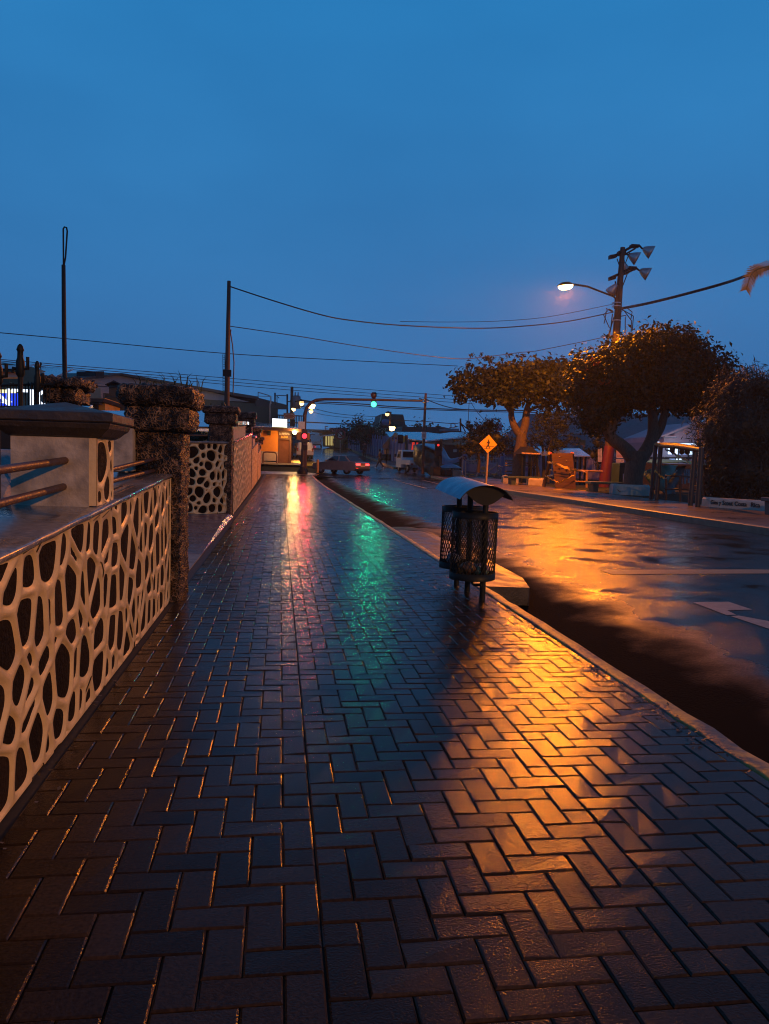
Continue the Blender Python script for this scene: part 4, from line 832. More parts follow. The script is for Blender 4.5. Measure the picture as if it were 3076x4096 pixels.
# ------------------------------------------------------------------ vehicles
def wheel(parent, x, y, r, w_):
    Mx = Matrix.Translation((x, y, r)) @ Matrix.Rotation(R(90), 4, 'Y')
    mb = MB(); mb.lathe([(r*.6, -w_/2), (r*.95, -w_/2), (r, -w_*.35), (r, w_*.35), (r*.95, w_/2), (r*.6, w_/2)], Mx, 20); wh = mb.build('wheel', M['black'], parent, world=False)
    mb = MB(); s = 1 if x > 0 else -1; mb.lathe([(0, s*w_*.42), (r*.3, s*w_*.45), (r*.6, s*w_*.38), (r*.62, s*w_*.3)], Mx, 16); mb.build('rim', M['galv'], wh, world=False)
def vehicle(name, loc, rz, label, W, low, cab, wx, wr, paint, tails, glass=None, group=None, head=None, extra=None, belt=.9, tum=.12):
    """low: side outline (y, z) of the body below the belt, cab: outline of the glasshouse; +y is forward"""
    t = thing(name, loc, label, 'car', group, rz)
    mb = MB(); mb.prism([(-W/2, y, z) for y, z in low], (W, 0, 0)); bevel(mb.build('body', paint, t, world=False), .05, 3)
    n = len(cab); cz0 = min(z for _, z in cab); cz1 = max(z for _, z in cab)
    sx = lambda z: W/2-.03-tum*(z-cz0)/(cz1-cz0)
    mb = MB(); vs = [(-sx(z), y, z) for y, z in cab]+[(sx(z), y, z) for y, z in cab]
    mb.add(vs, [tuple(range(n)), tuple(range(n, 2*n))[::-1]]+[(i, i+n, (i+1) % n+n, (i+1) % n) for i in range(n)]); bevel(mb.build('cabin', paint, t, world=False), .03, 2)
    # windows: inset panes a few mm proud of the cabin
    def inset(pts, k=.12):
        c = sum((Vector(p) for p in pts), Vector())/len(pts); return [Vector(p)+(c-Vector(p))*k for p in pts]
    def pane(pts, nrm, k=.12):
        mb = MB(); mb.prism([p+Vector(nrm)*.006 for p in inset(pts, k)], Vector(nrm)*.004); mb.build('window', glass or M['glass_dark'], t, world=False)
    i0 = [i for i, (y, z) in enumerate(cab) if z > cz1-.02]; yr = min(cab[i][0] for i in i0); yf = max(cab[i][0] for i in i0); yb0 = min(y for y, z in cab); yf0 = max(y for y, z in cab)
    for s in (-1, 1):
        q = lambda y, z: (s*sx(z), y, z); ym = (yr+yf)/2
        pane([q(yb0+.12, cz0+.04), q(ym-.05, cz0+.04), q(ym-.05, cz1-.05), q(yr+.03, cz1-.05)], (s, 0, 0), .08)
        pane([q(ym+.05, cz0+.04), q(yf0-.14, cz0+.04), q(yf-.03, cz1-.05), q(ym+.05, cz1-.05)], (s, 0, 0), .08)
    for (ya, yb_, d) in ((yb0, yr, -1), (yf0, yf, 1)):
        nrm = Vector((0, d*(cz1-cz0), abs(ya-yb_))).normalized()
        pane([(-sx(cz0), ya, cz0), (sx(cz0), ya, cz0), (sx(cz1), yb_, cz1), (-sx(cz1), yb_, cz1)], nrm, .1)
    for x in (-W/2+.1, W/2-.1):
        for y in wx: wheel(t, x, y, wr, .19)
    y0 = min(y for y, z in low)
    for (x, z, w_, h, m_) in tails:
        mb = MB(); mb.box(x-w_/2, x+w_/2, y0-.03, y0+.06, z-h/2, z+h/2); bevel(mb.build('tail_light', m_, t, world=False), .01, 1)
    y1 = max(y for y, z in low)
    for s in (-1, 1): mb = MB(); mb.box(s*W*.36-.16, s*W*.36+.16, y1-.06, y1+.02, .55, .7); mb.build('headlight', head or M['galv'], t, world=False)
    mb = MB(); mb.box(-W/2+.04, W/2-.04, y0-.07, y0+.05, .3, .46); bevel(mb.build('bumper', M['black'], t, world=False), .02, 1)
    mb = MB(); mb.box(-.26, .26, y0-.035, y0+.0, .56 if W < 1.68 else .6, .68 if W < 1.68 else .72); mb.build('number_plate', mat('plate', (.4, .38, .33), rough=.4), t, world=False)
    for s in (-1, 1): mb = MB(); mb.obox((s*(W/2+.06), yf0-.2, cz0+.06), (.14, .08, .11)); bevel(mb.build('mirror', paint, t, world=False), .02, 1)
    return t
E_tail = emis('tail_glow', (1, .035, .03), 6); TAIL = mat('tail_lens', (.25, .02, .02), rough=.2); E_tail2 = emis('tail_dim', (1, .04, .03), 1.2)
sedan_low = [(-2.15, .38), (-2.18, .62), (-2.12, .90), (-1.5, .93), (.55, .92), (1.55, .82), (2.05, .72), (2.12, .5), (2.05, .3), (-2.0, .28)]
sedan_cab = [(-1.62, .92), (-1.05, 1.36), (.05, 1.38), (.85, .92)]
SILVER = mat('silver_paint', (.16, .14, .13), (.21, .19, .175), scale=3, rough=.3, metal=.35, coat=.5)
pc = A(1385, 1890, 57)
car1 = vehicle('sedan', (pc.x-.4, 57.6, zr(57.6)-.1), R(44), 'grey saloon car with red tail lights turning across the wet crossing', 1.66, sedan_low, sedan_cab, (-1.3, 1.28), .3, SILVER, [(-.5, .74, .42, .14, E_tail), (.5, .74, .42, .14, E_tail), (-.62, .44, .2, .08, E_tail2)], group='cars in the street', head=emis('headlamp', (1, .75, .35), 3))
mb = MB(); mb.box(-.3, .3, -2.2, -2.17, .68, .82); mb.build('trim_panel', mat('tail_trim', (.3, .1, .03), rough=.4), car1, world=False)
suv_low = [(-2.0, .42), (-2.04, .95), (-1.95, 1.02), (.7, 1.02), (1.7, .95), (2.0, .8), (2.05, .45), (1.9, .36), (-1.9, .36)]
suv_cab = [(-1.98, 1.0), (-1.75, 1.72), (.15, 1.74), (.95, 1.0)]
WHITE = mat('white_car_paint', (.5, .53, .53), (.58, .6, .6), scale=3, rough=.3, coat=.5)
p = A(1212, 1826, 80)
vehicle('suv', (p.x, 82, zr(82)-.1), R(6), 'white off-roader waiting behind the traffic light mast, seen from behind', 1.78, suv_low, suv_cab, (-1.3, 1.3), .37, WHITE, [(-.78, .98, .14, .34, TAIL), (.78, .98, .14, .34, TAIL)], group='cars in the street')
van_low = [(-2.2, .4), (-2.25, 1.0), (-2.2, 1.06), (1.2, 1.05), (1.95, .85), (2.1, .5), (1.95, .33), (-2.1, .33)]
van_cab = [(-2.2, 1.04), (-2.05, 1.85), (.5, 1.87), (1.35, 1.04)]
p = A(1266, 1788, 118); 
vehicle('van', (p.x, 120, zr(120)-.1), R(-4), 'far white van driving away up the street', 1.8, van_low, van_cab, (-1.45, 1.35), .34, WHITE, [(-.8, 1.0, .14, .4, TAIL), (.8, 1.0, .14, .4, TAIL)], group='cars in the street')
p = A(1246, 1776, 132)
vehicle('car', (p.x, 134, zr(134)-.1), R(-4), 'dark car with glowing red tail lights ahead of the far van', 1.7, suv_low, suv_cab, (-1.3, 1.3), .35, mat('dark_car_paint', (.05, .02, .02), rough=.3, coat=.5), [(-.7, .95, .3, .3, E_tail), (.7, .95, .3, .3, E_tail)], group='cars in the street', head=emis('headlamp', (1, .75, .35), 3))
p = A(1262, 1768, 160)
vehicle('van', (p.x, 162, zr(162)-.1), R(-4), 'farthest pale van at the top of the street', 1.8, van_low, van_cab, (-1.45, 1.35), .34, WHITE, [(-.8, 1.0, .14, .4, TAIL), (.8, 1.0, .14, .4, TAIL)], group='cars in the street')
p = A(1184, 1815, 92)
vehicle('car', (p.x, 93, zr(93)-.05), R(3), 'dark parked car half hidden between the orange shop and the off-roader', 1.7, suv_low, suv_cab, (-1.3, 1.3), .35, mat('black_car_paint', (.03, .03, .035), rough=.3, coat=.5), [(-.7, .9, .2, .25, TAIL), (.7, .9, .2, .25, TAIL)], group='cars in the street')
# little pickup with a tarpaulin
YK = 61.5; p = A(1640, 1893, YK)
t = thing('pickup_truck', (p.x+.25, YK+.8, zr(YK)-.02), 'small white cab-over pickup parked at the kerb, its load covered with tarpaulin', 'truck', None, R(8))
mb = MB(); mb.prism([(-.75, .5, .35), (-.75, .5, 1.1), (-.72, .55, 1.8), (-.72, 1.55, 1.82), (-.75, 1.95, 1.15), (-.75, 2.02, .9), (-.75, 2.02, .38)], (1.5, 0, 0)); bevel(mb.build('cab', M['white'], t, world=False), .06, 3)
for s in (-1, 1): mb = MB(); mb.prism([(s*.752, .72, 1.15), (s*.752, 1.72, 1.15), (s*.73, 1.45, 1.68), (s*.73, .72, 1.68)], (s*.012, 0, 0)); mb.build('side_window', M['glass_dark'], t, world=False)
mb = MB(); mb.prism([(-.62, .49, 1.2), (.62, .49, 1.2), (.6, .515, 1.68), (-.6, .515, 1.68)], (0, -.012, 0)); mb.build('rear_window', M['glass_dark'], t, world=False)
mb = MB(); mb.box(-.78, .78, -2.0, .42, .62, .74); mb.box(-.8, -.76, -2.0, .42, .74, 1.0); mb.box(.76, .8, -2.0, .42, .74, 1.0); mb.box(-.76, .76, -2.02, -1.98, .74, 1.0); mb.build('load_bed', M['white'], t, world=False)
for x in (-.66, .66):
    for y in (1.25, -1.1): wheel(t, x, y, .29, .17)
for s in (-1, 1): mb = MB(); mb.obox((s*.9, 1.75, 1.35), (.16, .06, .24)); mb.build('mirror', M['black'], t, world=False)
for s in (-1, 1): mb = MB(); mb.box(s*.62-.1, s*.62+.1, -2.06, -2.02, .62, .72); mb.build('tail_light', TAIL, t, world=False)
def drape(name, ctrl, nx, ny, m, label, seed, amp=.06, thick=.02, wav=2.2):
    """cloth through a grid of control points, with folds"""
    ctrl = [[Vector(p) for p in row] for row in ctrl]; cr_, cc = len(ctrl), len(ctrl[0]); vs = []
    def cat(ps, u):
        n = len(ps)-1; i = min(int(u*n), n-1); f = u*n-i; p0, p1, p2, p3 = ps[max(i-1, 0)], ps[i], ps[i+1], ps[min(i+2, n)]
        return .5*((2*p1)+(-p0+p2)*f+(2*p0-5*p1+4*p2-p3)*f*f+(-p0+3*p1-3*p2+p3)*f**3)
    for j in range(ny+1):
        for i in range(nx+1):
            row = [cat(r_, i/nx) for r_ in ctrl]; q = cat(row, j/ny)
            vs.append(q+Vector((mnoise.noise(q*wav+Vector((seed, 0, 0))), mnoise.noise(q*wav+Vector((0, seed, 0))), mnoise.noise(q*wav+Vector((0, 0, seed)))))*amp)
    mb = MB(); mb.add(vs, [(j*(nx+1)+i, j*(nx+1)+i+1, (j+1)*(nx+1)+i+1, (j+1)*(nx+1)+i) for j in range(ny) for i in range(nx)], 0, True)
    o = mb.build(name, m); s = o.modifiers.new('cloth', 'SOLIDIFY'); s.thickness = thick
    return tag(o, label, 'tarpaulin', 'tarpaulins')
M['tarp_g'] = mat('dark_green_tarp', (.018, .035, .026), (.035, .055, .04), scale=5, rough=.35, bump=.5, bscale=7, bdist=.05)
M['tarp_b'] = mat('blue_tarp', (.09, .24, .36), (.12, .3, .44), scale=5, rough=.3, bump=.5, bscale=7, bdist=.05)
M['tarp_gl'] = mat('green_tarp', (.02, .085, .05), (.035, .12, .07), scale=4, rough=.4, bump=.5, bscale=6, bdist=.05)
Yt = 60
drape('tarpaulin', [[A(1658, 1783, 61), A(1690, 1782, 61.5), A(1720, 1786, 62), A(1765, 1808, 62)], [A(1657, 1782, 60), A(1690, 1785, 59), A(1730, 1795, 58.5), A(1766, 1812, 58.5)], [A(1655, 1846, 59.8), A(1690, 1850, 58.6), A(1730, 1855, 58), A(1764, 1860, 58)], [A(1684, 1868, 59.8), A(1700, 1885, 58.4), A(1725, 1900, 57.8), A(1760, 1905, 57.8)]], 28, 28, M['tarp_g'], 'dark green tarpaulin hanging over the load of the white pickup', 3, .1)
drape('tarpaulin', [[A(1676, 1778, 62), A(1700, 1774, 62), A(1740, 1779, 62), A(1757, 1795, 62)], [A(1690, 1781, 58.4), A(1705, 1783, 58.2), A(1740, 1797, 58), A(1762, 1812, 57.9)], [A(1700, 1786, 58), A(1712, 1792, 57.9), A(1742, 1806, 57.7), A(1762, 1822, 57.6)]], 18, 12, M['tarp_b'], 'blue tarpaulin lying on top of the covered pickup load', 5, .07)
drape('tarpaulin', [[A(1768, 1787, 57.5), A(1785, 1810, 57.5), A(1800, 1832, 57.5), A(1818, 1838, 57.5)], [A(1768, 1822, 57), A(1785, 1836, 57), A(1800, 1840, 57), A(1833, 1830, 57)], [A(1768, 1855, 57), A(1790, 1862, 57), A(1812, 1855, 57), A(1838, 1845, 57)]], 18, 12, M['tarp_b'], 'blue tarpaulin stretched from the timber post to the right of the pickup', 7, .05)
p = A(1762, 1905, 57.3); t = thing('timber_post', (p.x, 57.3, zr(57.3)), 'brown timber post holding the tarpaulins beside the pickup', 'post')
MB().tube([(p.x, 57.3, zr(57.3)-.1), A(1766, 1757, 57.3)], .11, 8).build('shaft', mat('timber', (.14, .07, .025), (.2, .1, .04), scale=6, rough=.6), t)
mb = MB(); mb.tube([A(1766, 1768, 57.2), A(1750, 1768, 57.2)], .06, 6); mb.build('bracket', M['dark_metal'], t)
p = A(1753, 1770, 57.1); sg2 = thing('hanging_signal', p, 'dark traffic light head with a red glow on the timber post', 'traffic light', 'traffic lights'); mb = MB(); mb.box(p.x-.22, p.x+.22, p.y-.15, p.y+.15, p.z-1.0, p.z+.15); hd = mb.build('signal_head', M['darkin'], sg2); mb = MB(); mb.lathe([(0, .02), (.09, 0)], Matrix.Translation((p.x-.02, p.y-.16, p.z-.2)) @ Matrix.Rotation(R(90), 4, 'X'), 14); mb.build('signal_lens', E_tail2, hd, world=False)
# market bits under the tarpaulin
for (x, y, ww, hh, m_, lab) in [(1745, 1900, 34, 38, 'darkin', 'black covered crate stack beside the pickup tarpaulin'), (1790, 1905, 26, 26, 'darkin', 'dark bin bag heap by the timber post'), (1825, 1911, 34, 26, 'conc_dull', 'low grey block on the pavement left of the gym')]:
    p = A(x, y, 56); k = 56/F_PX/4; mb = MB(); mb.obox((p.x, p.y+.4, zr(56)+hh*k/2), (ww*k, .8, hh*k), R(10)); o = bevel(mb.build('crate', M[m_]), .05, 2); tag(o, lab, 'crate', 'clutter beside the pickup')
# ------------------------------------------------------------------ trees
def leaves(clumps, n, size, seed, spread=.35, asp=.5, up=.4):
    """leaf faces gathered in clumps on the shells of the given ellipsoids"""
    rg = np.random.default_rng(seed); wts = np.array([(c[1][0]*c[1][1]*c[1][2])**.66*(c[2] if len(c) > 2 else 1) for c in clumps]); wts /= wts.sum()
    V = []; Fc = []
    ncl = max(1, n//14); pick = rg.choice(len(clumps), ncl, p=wts)
    for ci in pick:
        c, rad = clumps[ci][0], clumps[ci][1]
        d = rg.normal(size=3); d /= np.linalg.norm(d); rr = rg.uniform(.55, 1.02)
        cc = np.array(c)+d*np.array(rad)*rr
        for _ in range(14):
            p = cc+rg.normal(size=3)*spread*min(1, min(rad)*.9)
            nrm = d*.7+rg.normal(size=3)*.7+np.array([0, 0, up]); nrm /= np.linalg.norm(nrm)
            a = np.cross(nrm, rg.normal(size=3)); a /= np.linalg.norm(a); b = np.cross(nrm, a); s = size*rg.uniform(.6, 1.25)
            a = a*s*.5; b = b*s*.5*asp; k = len(V); tip = -nrm*s*.12
            V += [tuple(p-a+tip), tuple(p-b*.9), tuple(p+a+tip), tuple(p+b*.9)]; Fc += [(k, k+1, k+3), (k+1, k+2, k+3)]
    mb = MB(); mb.add(V, Fc, 0, False); return mb
def limb(mb, pts, r0, r1, seed=0, n=10):
    pts = [Vector(p) for p in pts]; out = []; m = 6*(len(pts)-1)
    for k in range(m+1):
        u = k/m*(len(pts)-1); i = min(int(u), len(pts)-2); f = u-i; p0, p1, p2, p3 = pts[max(i-1, 0)], pts[i], pts[i+1], pts[min(i+2, len(pts)-1)]
        out.append(.5*((2*p1)+(-p0+p2)*f+(2*p0-5*p1+4*p2-p3)*f*f+(-p0+3*p1-3*p2+p3)*f**3))
    mb.tube(out, [(r0+(r1-r0)*(k/m))*(1+.1*mnoise.noise(out[k]*1.7+Vector((seed, 0, 0)))) for k in range(m+1)], n)
KS = [1.0]
def E3(x, y, Y, rx, ry, rz, w_=1): return (tuple(A(x, y, Y)), (rx*KS[0], ry*KS[0], rz*KS[0]), w_)
def px(Y): return Y/F_PX/4
# tropical almond by the crossing sign
Y = 50; b = A(2072, 1912, Y); zg = zr(Y)
t = thing('almond_tree', (b.x, Y, zg), 'broad flat-topped tree with big leaves, lit golden, behind the yellow crossing sign', 'tree', 'park trees')
mb = MB(); limb(mb, [(b.x, Y, zg-.2), A(2078, 1830, Y), A(2086, 1765, Y), A(2083, 1735, Y)], .46, .36, 1, 14)
limb(mb, [A(2083, 1745, Y), A(2060, 1710, Y), A(2046, 1670, Y), A(2040, 1610, Y), A(1990, 1570, Y-1)], .3, .12, 2); limb(mb, [A(2085, 1745, Y), A(2100, 1700, Y), A(2106, 1650, Y), A(2120, 1610, Y), A(2180, 1570, Y+1)], .33, .12, 3)
limb(mb, [A(2108, 1650, Y), A(2140, 1630, Y), A(2185, 1622, Y), A(2230, 1600, Y)], .13, .06, 4); limb(mb, [A(2044, 1650, Y), A(2000, 1600, Y), A(1930, 1565, Y), A(1860, 1550, Y)], .14, .05, 5); limb(mb, [A(2075, 1740, Y), A(2062, 1728, Y), A(2052, 1715, Y)], .2, .1, 6)
mb.build('trunk', M['bark'], t)
cl = [E3(1900, 1530, Y, 1.5, 1.6, .9), E3(1960, 1560, Y-1, 1.5, 1.5, .85), E3(2030, 1520, Y, 1.8, 2, 1.0), E3(2090, 1500, Y-1, 2.0, 2, .9), E3(2130, 1540, Y-1.5, 2.0, 1.6, .9), E3(2190, 1510, Y, 1.9, 2, 1.1), E3(2250, 1540, Y+.5, 1.6, 2, 1.2), E3(2270, 1600, Y+1, 1.2, 1.4, .9, .8), E3(1990, 1590, Y-1, 1.1, 1.2, .45), E3(2150, 1585, Y-.5, 1.7, 1.4, .5), E3(2230, 1470, Y+1, 1.7, 1.5, .5), E3(1850, 1540, Y, .9, .9, .7), E3(1860, 1590, Y, .7, .8, .5, .8), E3(2050, 1595, Y-1, .9, .8, .5), E3(2200, 1640, Y, .9, .8, .4, .5), E3(2240, 1660, Y+1, .6, .7, .5, .5)]
leaves(cl, 8000, .38, 11, .34, .55).build('crown', M['leaf_m'], t)
tw = [E3(x, y, Y, .5, .5, .22) for x, y in ((1905, 1425), (1935, 1425), (1960, 1440), (2010, 1430), (2050, 1425), (2090, 1432), (2120, 1425), (2280, 1440), (2310, 1440), (1890, 1465), (1985, 1455))]
mb = leaves(tw, 300, .24, 12, .3, .45)
for x0, y0, x1, y1 in ((1960, 1500, 1900, 1425), (2010, 1500, 2060, 1428), (2050, 1500, 2120, 1425), (1970, 1500, 1940, 1422), (2260, 1480, 2310, 1436)): mb.tube([A(x0, y0, Y), A((x0+x1)/2+6, (y0+y1)/2, Y), A(x1, y1, Y)], .025, 5)
mb.build('top_twigs', M['leaf_d'], t)
# great fig with forked trunk
Y = 36.6; KS[0] = 36.6/36.5; b = A(2528, 1955, Y)
t = thing('fig_tree', (b.x, Y, 0), 'largest tree, with forked trunk and dense domed crown, beside the tall light pole', 'tree', 'park trees')
mb = MB(); limb(mb, [(b.x, Y, -.2), A(2535, 1900, Y), A(2545, 1840, Y), A(2548, 1805, Y)], .46, .52, 1, 16)
limb(mb, [A(2545, 1850, Y), A(2500, 1795, Y), A(2450, 1755, Y), A(2430, 1720, Y), A(2410, 1640, Y)], .38, .2, 2, 12); limb(mb, [A(2552, 1850, Y), A(2592, 1790, Y), A(2612, 1735, Y), A(2612, 1690, Y), A(2605, 1610, Y), A(2590, 1560, Y)], .36, .2, 3, 12)
limb(mb, [A(2610, 1760, Y+.2), A(2640, 1715, Y), A(2660, 1650, Y), A(2680, 1580, Y)], .26, .14, 4); limb(mb, [A(2435, 1735, Y), A(2460, 1690, Y), A(2485, 1640, Y), A(2500, 1590, Y)], .2, .1, 5); limb(mb, [A(2415, 1700, Y), A(2385, 1650, Y), A(2370, 1590, Y)], .16, .08, 6); limb(mb, [A(2612, 1680, Y), A(2640, 1640, Y), A(2670, 1620, Y)], .12, .06, 7)
mb.build('trunk', M['bark'], t)
cl = [E3(2360, 1540, Y-.5, 1.25, 1.6, 1.2), E3(2390, 1470, Y-.5, 1.3, 1.8, .9), E3(2380, 1620, Y-.5, 1.0, 1.3, .9), E3(2350, 1680, Y, .5, .8, .6), E3(2400, 1690, Y+.3, .7, .8, .9), E3(2440, 1580, Y, 1.2, 1.8, 1.1), E3(2500, 1430, Y, 1.4, 2, 1.0), E3(2540, 1560, Y, 1.5, 2, 1.1), E3(2590, 1400, Y, 1.5, 2, 1.0), E3(2650, 1380, Y, 1.5, 2, .9), E3(2650, 1500, Y-.5, 1.6, 2, 1.3), E3(2720, 1420, Y, 1.5, 2, .95), E3(2790, 1470, Y, 1.5, 2, 1.0), E3(2760, 1560, Y, 1.6, 1.8, 1.1), E3(2700, 1610, Y, 1.3, 1.6, .55), E3(2850, 1530, Y, 1.3, 1.8, 1.0), E3(2900, 1570, Y+.5, .9, 1.5, .9), E3(2860, 1610, Y, 1.2, 1.5, .7), E3(2470, 1500, Y-1, 1.3, 1.4, 1.2), E3(2460, 1640, Y, .7, 1, .5, .7), E3(2560, 1620, Y, .8, 1, .5, .5), E3(2780, 1635, Y, .9, 1, .35, .6)]
leaves(cl, 30000, .27, 21, .27, .5).build('crown', M['leaf_m'], t)
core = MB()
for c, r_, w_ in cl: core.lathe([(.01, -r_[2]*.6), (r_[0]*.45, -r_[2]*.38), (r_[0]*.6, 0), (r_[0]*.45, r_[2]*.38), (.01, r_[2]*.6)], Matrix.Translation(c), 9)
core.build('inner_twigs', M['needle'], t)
leaves([E3(2395, 1445, Y-2.1, .35, .3, .25), E3(2400, 1525, Y-2, .4, .3, .22), E3(2440, 1520, Y-1.9, .25, .3, .2), E3(2350, 1470, Y-1.6, .2, .2, .2)], 170, .2, 22, .16, .5).build('red_leaves', M['leaf_r'], t)
# feathery conifer hedge at the right
KS[0] = 1.0; Y = 27.5; b = A(2950, 2010, Y)
t = thing('cypress_hedge', (b.x, Y, 0), 'huge dark feathery conifer filling the right edge', 'conifer', 'park trees')
cl = [E3(2870, 1720, Y, .9, 1.2, 1.2), E3(2880, 1850, Y, .8, 1.2, 1.3), E3(2890, 1960, Y, .8, 1.2, .7), E3(2950, 1560, Y, 1.0, 1.3, .75), E3(3030, 1550, Y, 1.0, 1.4, .75), E3(2950, 1700, Y-.3, 1.3, 1.4, 1.4), E3(3040, 1720, Y-.3, 1.4, 1.4, 1.5), E3(2960, 1880, Y-.3, 1.3, 1.4, 1.4), E3(3060, 1890, Y-.3, 1.4, 1.4, 1.4), E3(3130, 1700, Y, 1.3, 1.4, 2.0), E3(3140, 1900, Y, 1.3, 1.4, 1.4), E3(2900, 1600, Y, .7, 1, .6, .7), E3(3130, 1580, Y, 1, 1, .8)]
mb = leaves(cl, 34000, .28, 31, .22, .13, .3); mb.build('foliage', M['needle'], t)
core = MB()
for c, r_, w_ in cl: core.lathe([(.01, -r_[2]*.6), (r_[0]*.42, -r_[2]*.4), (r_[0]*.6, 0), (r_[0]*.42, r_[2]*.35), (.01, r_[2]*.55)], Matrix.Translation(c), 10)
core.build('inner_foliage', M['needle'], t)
mb = MB(); limb(mb, [(b.x, Y, -.1), (b.x+.05, Y, 1.0), (b.x, Y, 2.4)], .2, .1); mb.build('trunk', M['bark_d'], t)
mb = MB(); r = random.Random(8)
for k in range(14): x = 2870+r.uniform(0, 190); mb.tube([A(x, 1540, Y+1), A(x+r.uniform(-8, 8), 1500, Y+1), A(x+r.uniform(-14, 14), 1465+r.uniform(-12, 18), Y+1)], .012, 4)
mb.build('bare_twigs', M['bark_d'], t)
# smaller trees
def bush(name, Y, base, trunks, clumps, n, size, mt, lab, cat='tree', sp=.22, asp=.5, core_=True):
    b = A(base[0], base[1], Y); t = thing(name, (b.x, Y, zr(Y)), lab, cat, 'park trees')
    mb = MB()
    for k, (pts, r0, r1) in enumerate(trunks): limb(mb, [A(x, y, Y) for x, y in pts], r0, r1, k, 8)
    if trunks: mb.build('trunk', M['bark_d'], t)
    cl = [E3(x, y, Y+dy, rx, rx, rz) for x, y, rx, rz, dy in clumps]
    leaves(cl, n, size, int(base[0]), sp, asp).build('crown', M[mt], t)
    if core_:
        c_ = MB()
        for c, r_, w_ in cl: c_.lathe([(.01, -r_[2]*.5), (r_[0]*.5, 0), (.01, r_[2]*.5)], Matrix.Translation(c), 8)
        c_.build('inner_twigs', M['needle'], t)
    return t
bush('thin_stemmed_tree', 48.5, (2190, 1930), [([(2160, 1925), (2150, 1870), (2135, 1800), (2120, 1770)], .1, .05), ([(2175, 1930), (2175, 1870), (2172, 1800), (2165, 1760)], .13, .06), ([(2192, 1930), (2200, 1860), (2212, 1800), (2230, 1750)], .12, .05), ([(2185, 1920), (2190, 1850), (2195, 1790), (2215, 1745)], .09, .05), ([(2160, 1800), (2110, 1760)], .05, .03)],
     [(2200, 1690, 1.1, .8, 0), (2160, 1730, .9, .7, -.3), (2250, 1740, 1.0, .75, 0), (2215, 1770, 1.0, .55, -.2), (2140, 1770, .6, .35, 0), (2185, 1665, .7, .5, 0), (2240, 1690, .8, .6, .2), (2275, 1765, .6, .5, .2), (2205, 1795, .6, .3, 0)], 3200, .19, 'leaf_m', 'small tree with several thin stems next to the climbing board', core_=False)
bush('mango_bush', 52, (1900, 1890), [([(1912, 1890), (1916, 1840), (1905, 1790)], .14, .07), ([(1905, 1800), (1940, 1760)], .08, .05)],
     [(1890, 1770, 1.2, .7, 0), (1940, 1760, 1.2, .9, 0), (1985, 1750, 1.3, .8, 0), (1920, 1725, 1.1, .7, 0), (1960, 1700, 1.0, .6, 0), (2010, 1780, 1.0, .7, 0), (1850, 1790, .7, .3, 0), (1830, 1763, .35, .12, 0), (1965, 1800, 1.1, .6, 0), (1880, 1810, .9, .5, 0)], 3400, .2, 'leaf_d', 'dark spreading bush tree directly behind the yellow crossing sign')
bush('broadleaf_shrub', 53, (2390, 1880), [([(2390, 1880), (2390, 1800)], .1, .06)], [(2390, 1770, .9, .8, 0), (2420, 1800, .8, .7, 0), (2370, 1820, .7, .6, 0), (2420, 1850, .8, .6, 0), (2450, 1780, .5, .6, 0)], 1500, .18, 'leaf_m', 'leafy shrub behind the red based light pole')
bush('street_tree', 100, (1440, 1790), [([(1448, 1800), (1440, 1760)], .2, .12)], [(1425, 1725, 2.1, 1.4, 0), (1440, 1706, 1.3, .9, 0), (1420, 1742, 1.8, 1.0, 0)], 900, .45, 'leaf_m', 'rounded street tree left of the blue posted wall', sp=.5)
bush('street_tree', 97, (1485, 1800), [([(1457, 1810), (1460, 1760)], .2, .12)], [(1478, 1720, 2.0, 1.1, 0), (1495, 1735, 1.9, 1.0, 0), (1465, 1745, 1.5, .9, 0), (1450, 1765, .9, .6, 0)], 900, .45, 'leaf_d', 'darker street tree on the right of the pair above the blue posted wall', sp=.5)
bush('banana_plant', 62, (1880, 1740), [([(1880, 1760), (1880, 1715)], .08, .06)], [(1873, 1708, .3, .5, 0), (1890, 1712, .9, .25, 0), (1905, 1720, .6, .3, 0), (1940, 1705, .5, .25, 0), (1862, 1720, .35, .3, 0)], 200, .42, 'leaf_d', 'ragged banana leaves above the blue roofed shed', 'plant', .3, .3, False)
bush('hedge_mass', 20, (800, 1790), [], [(740, 1747, .9, .18, 0), (790, 1750, .9, .18, 0), (760, 1770, 1, .3, 0)], 1200, .09, 'leaf_d', 'dark clipped hedge behind the rails of the curved wall', 'hedge')
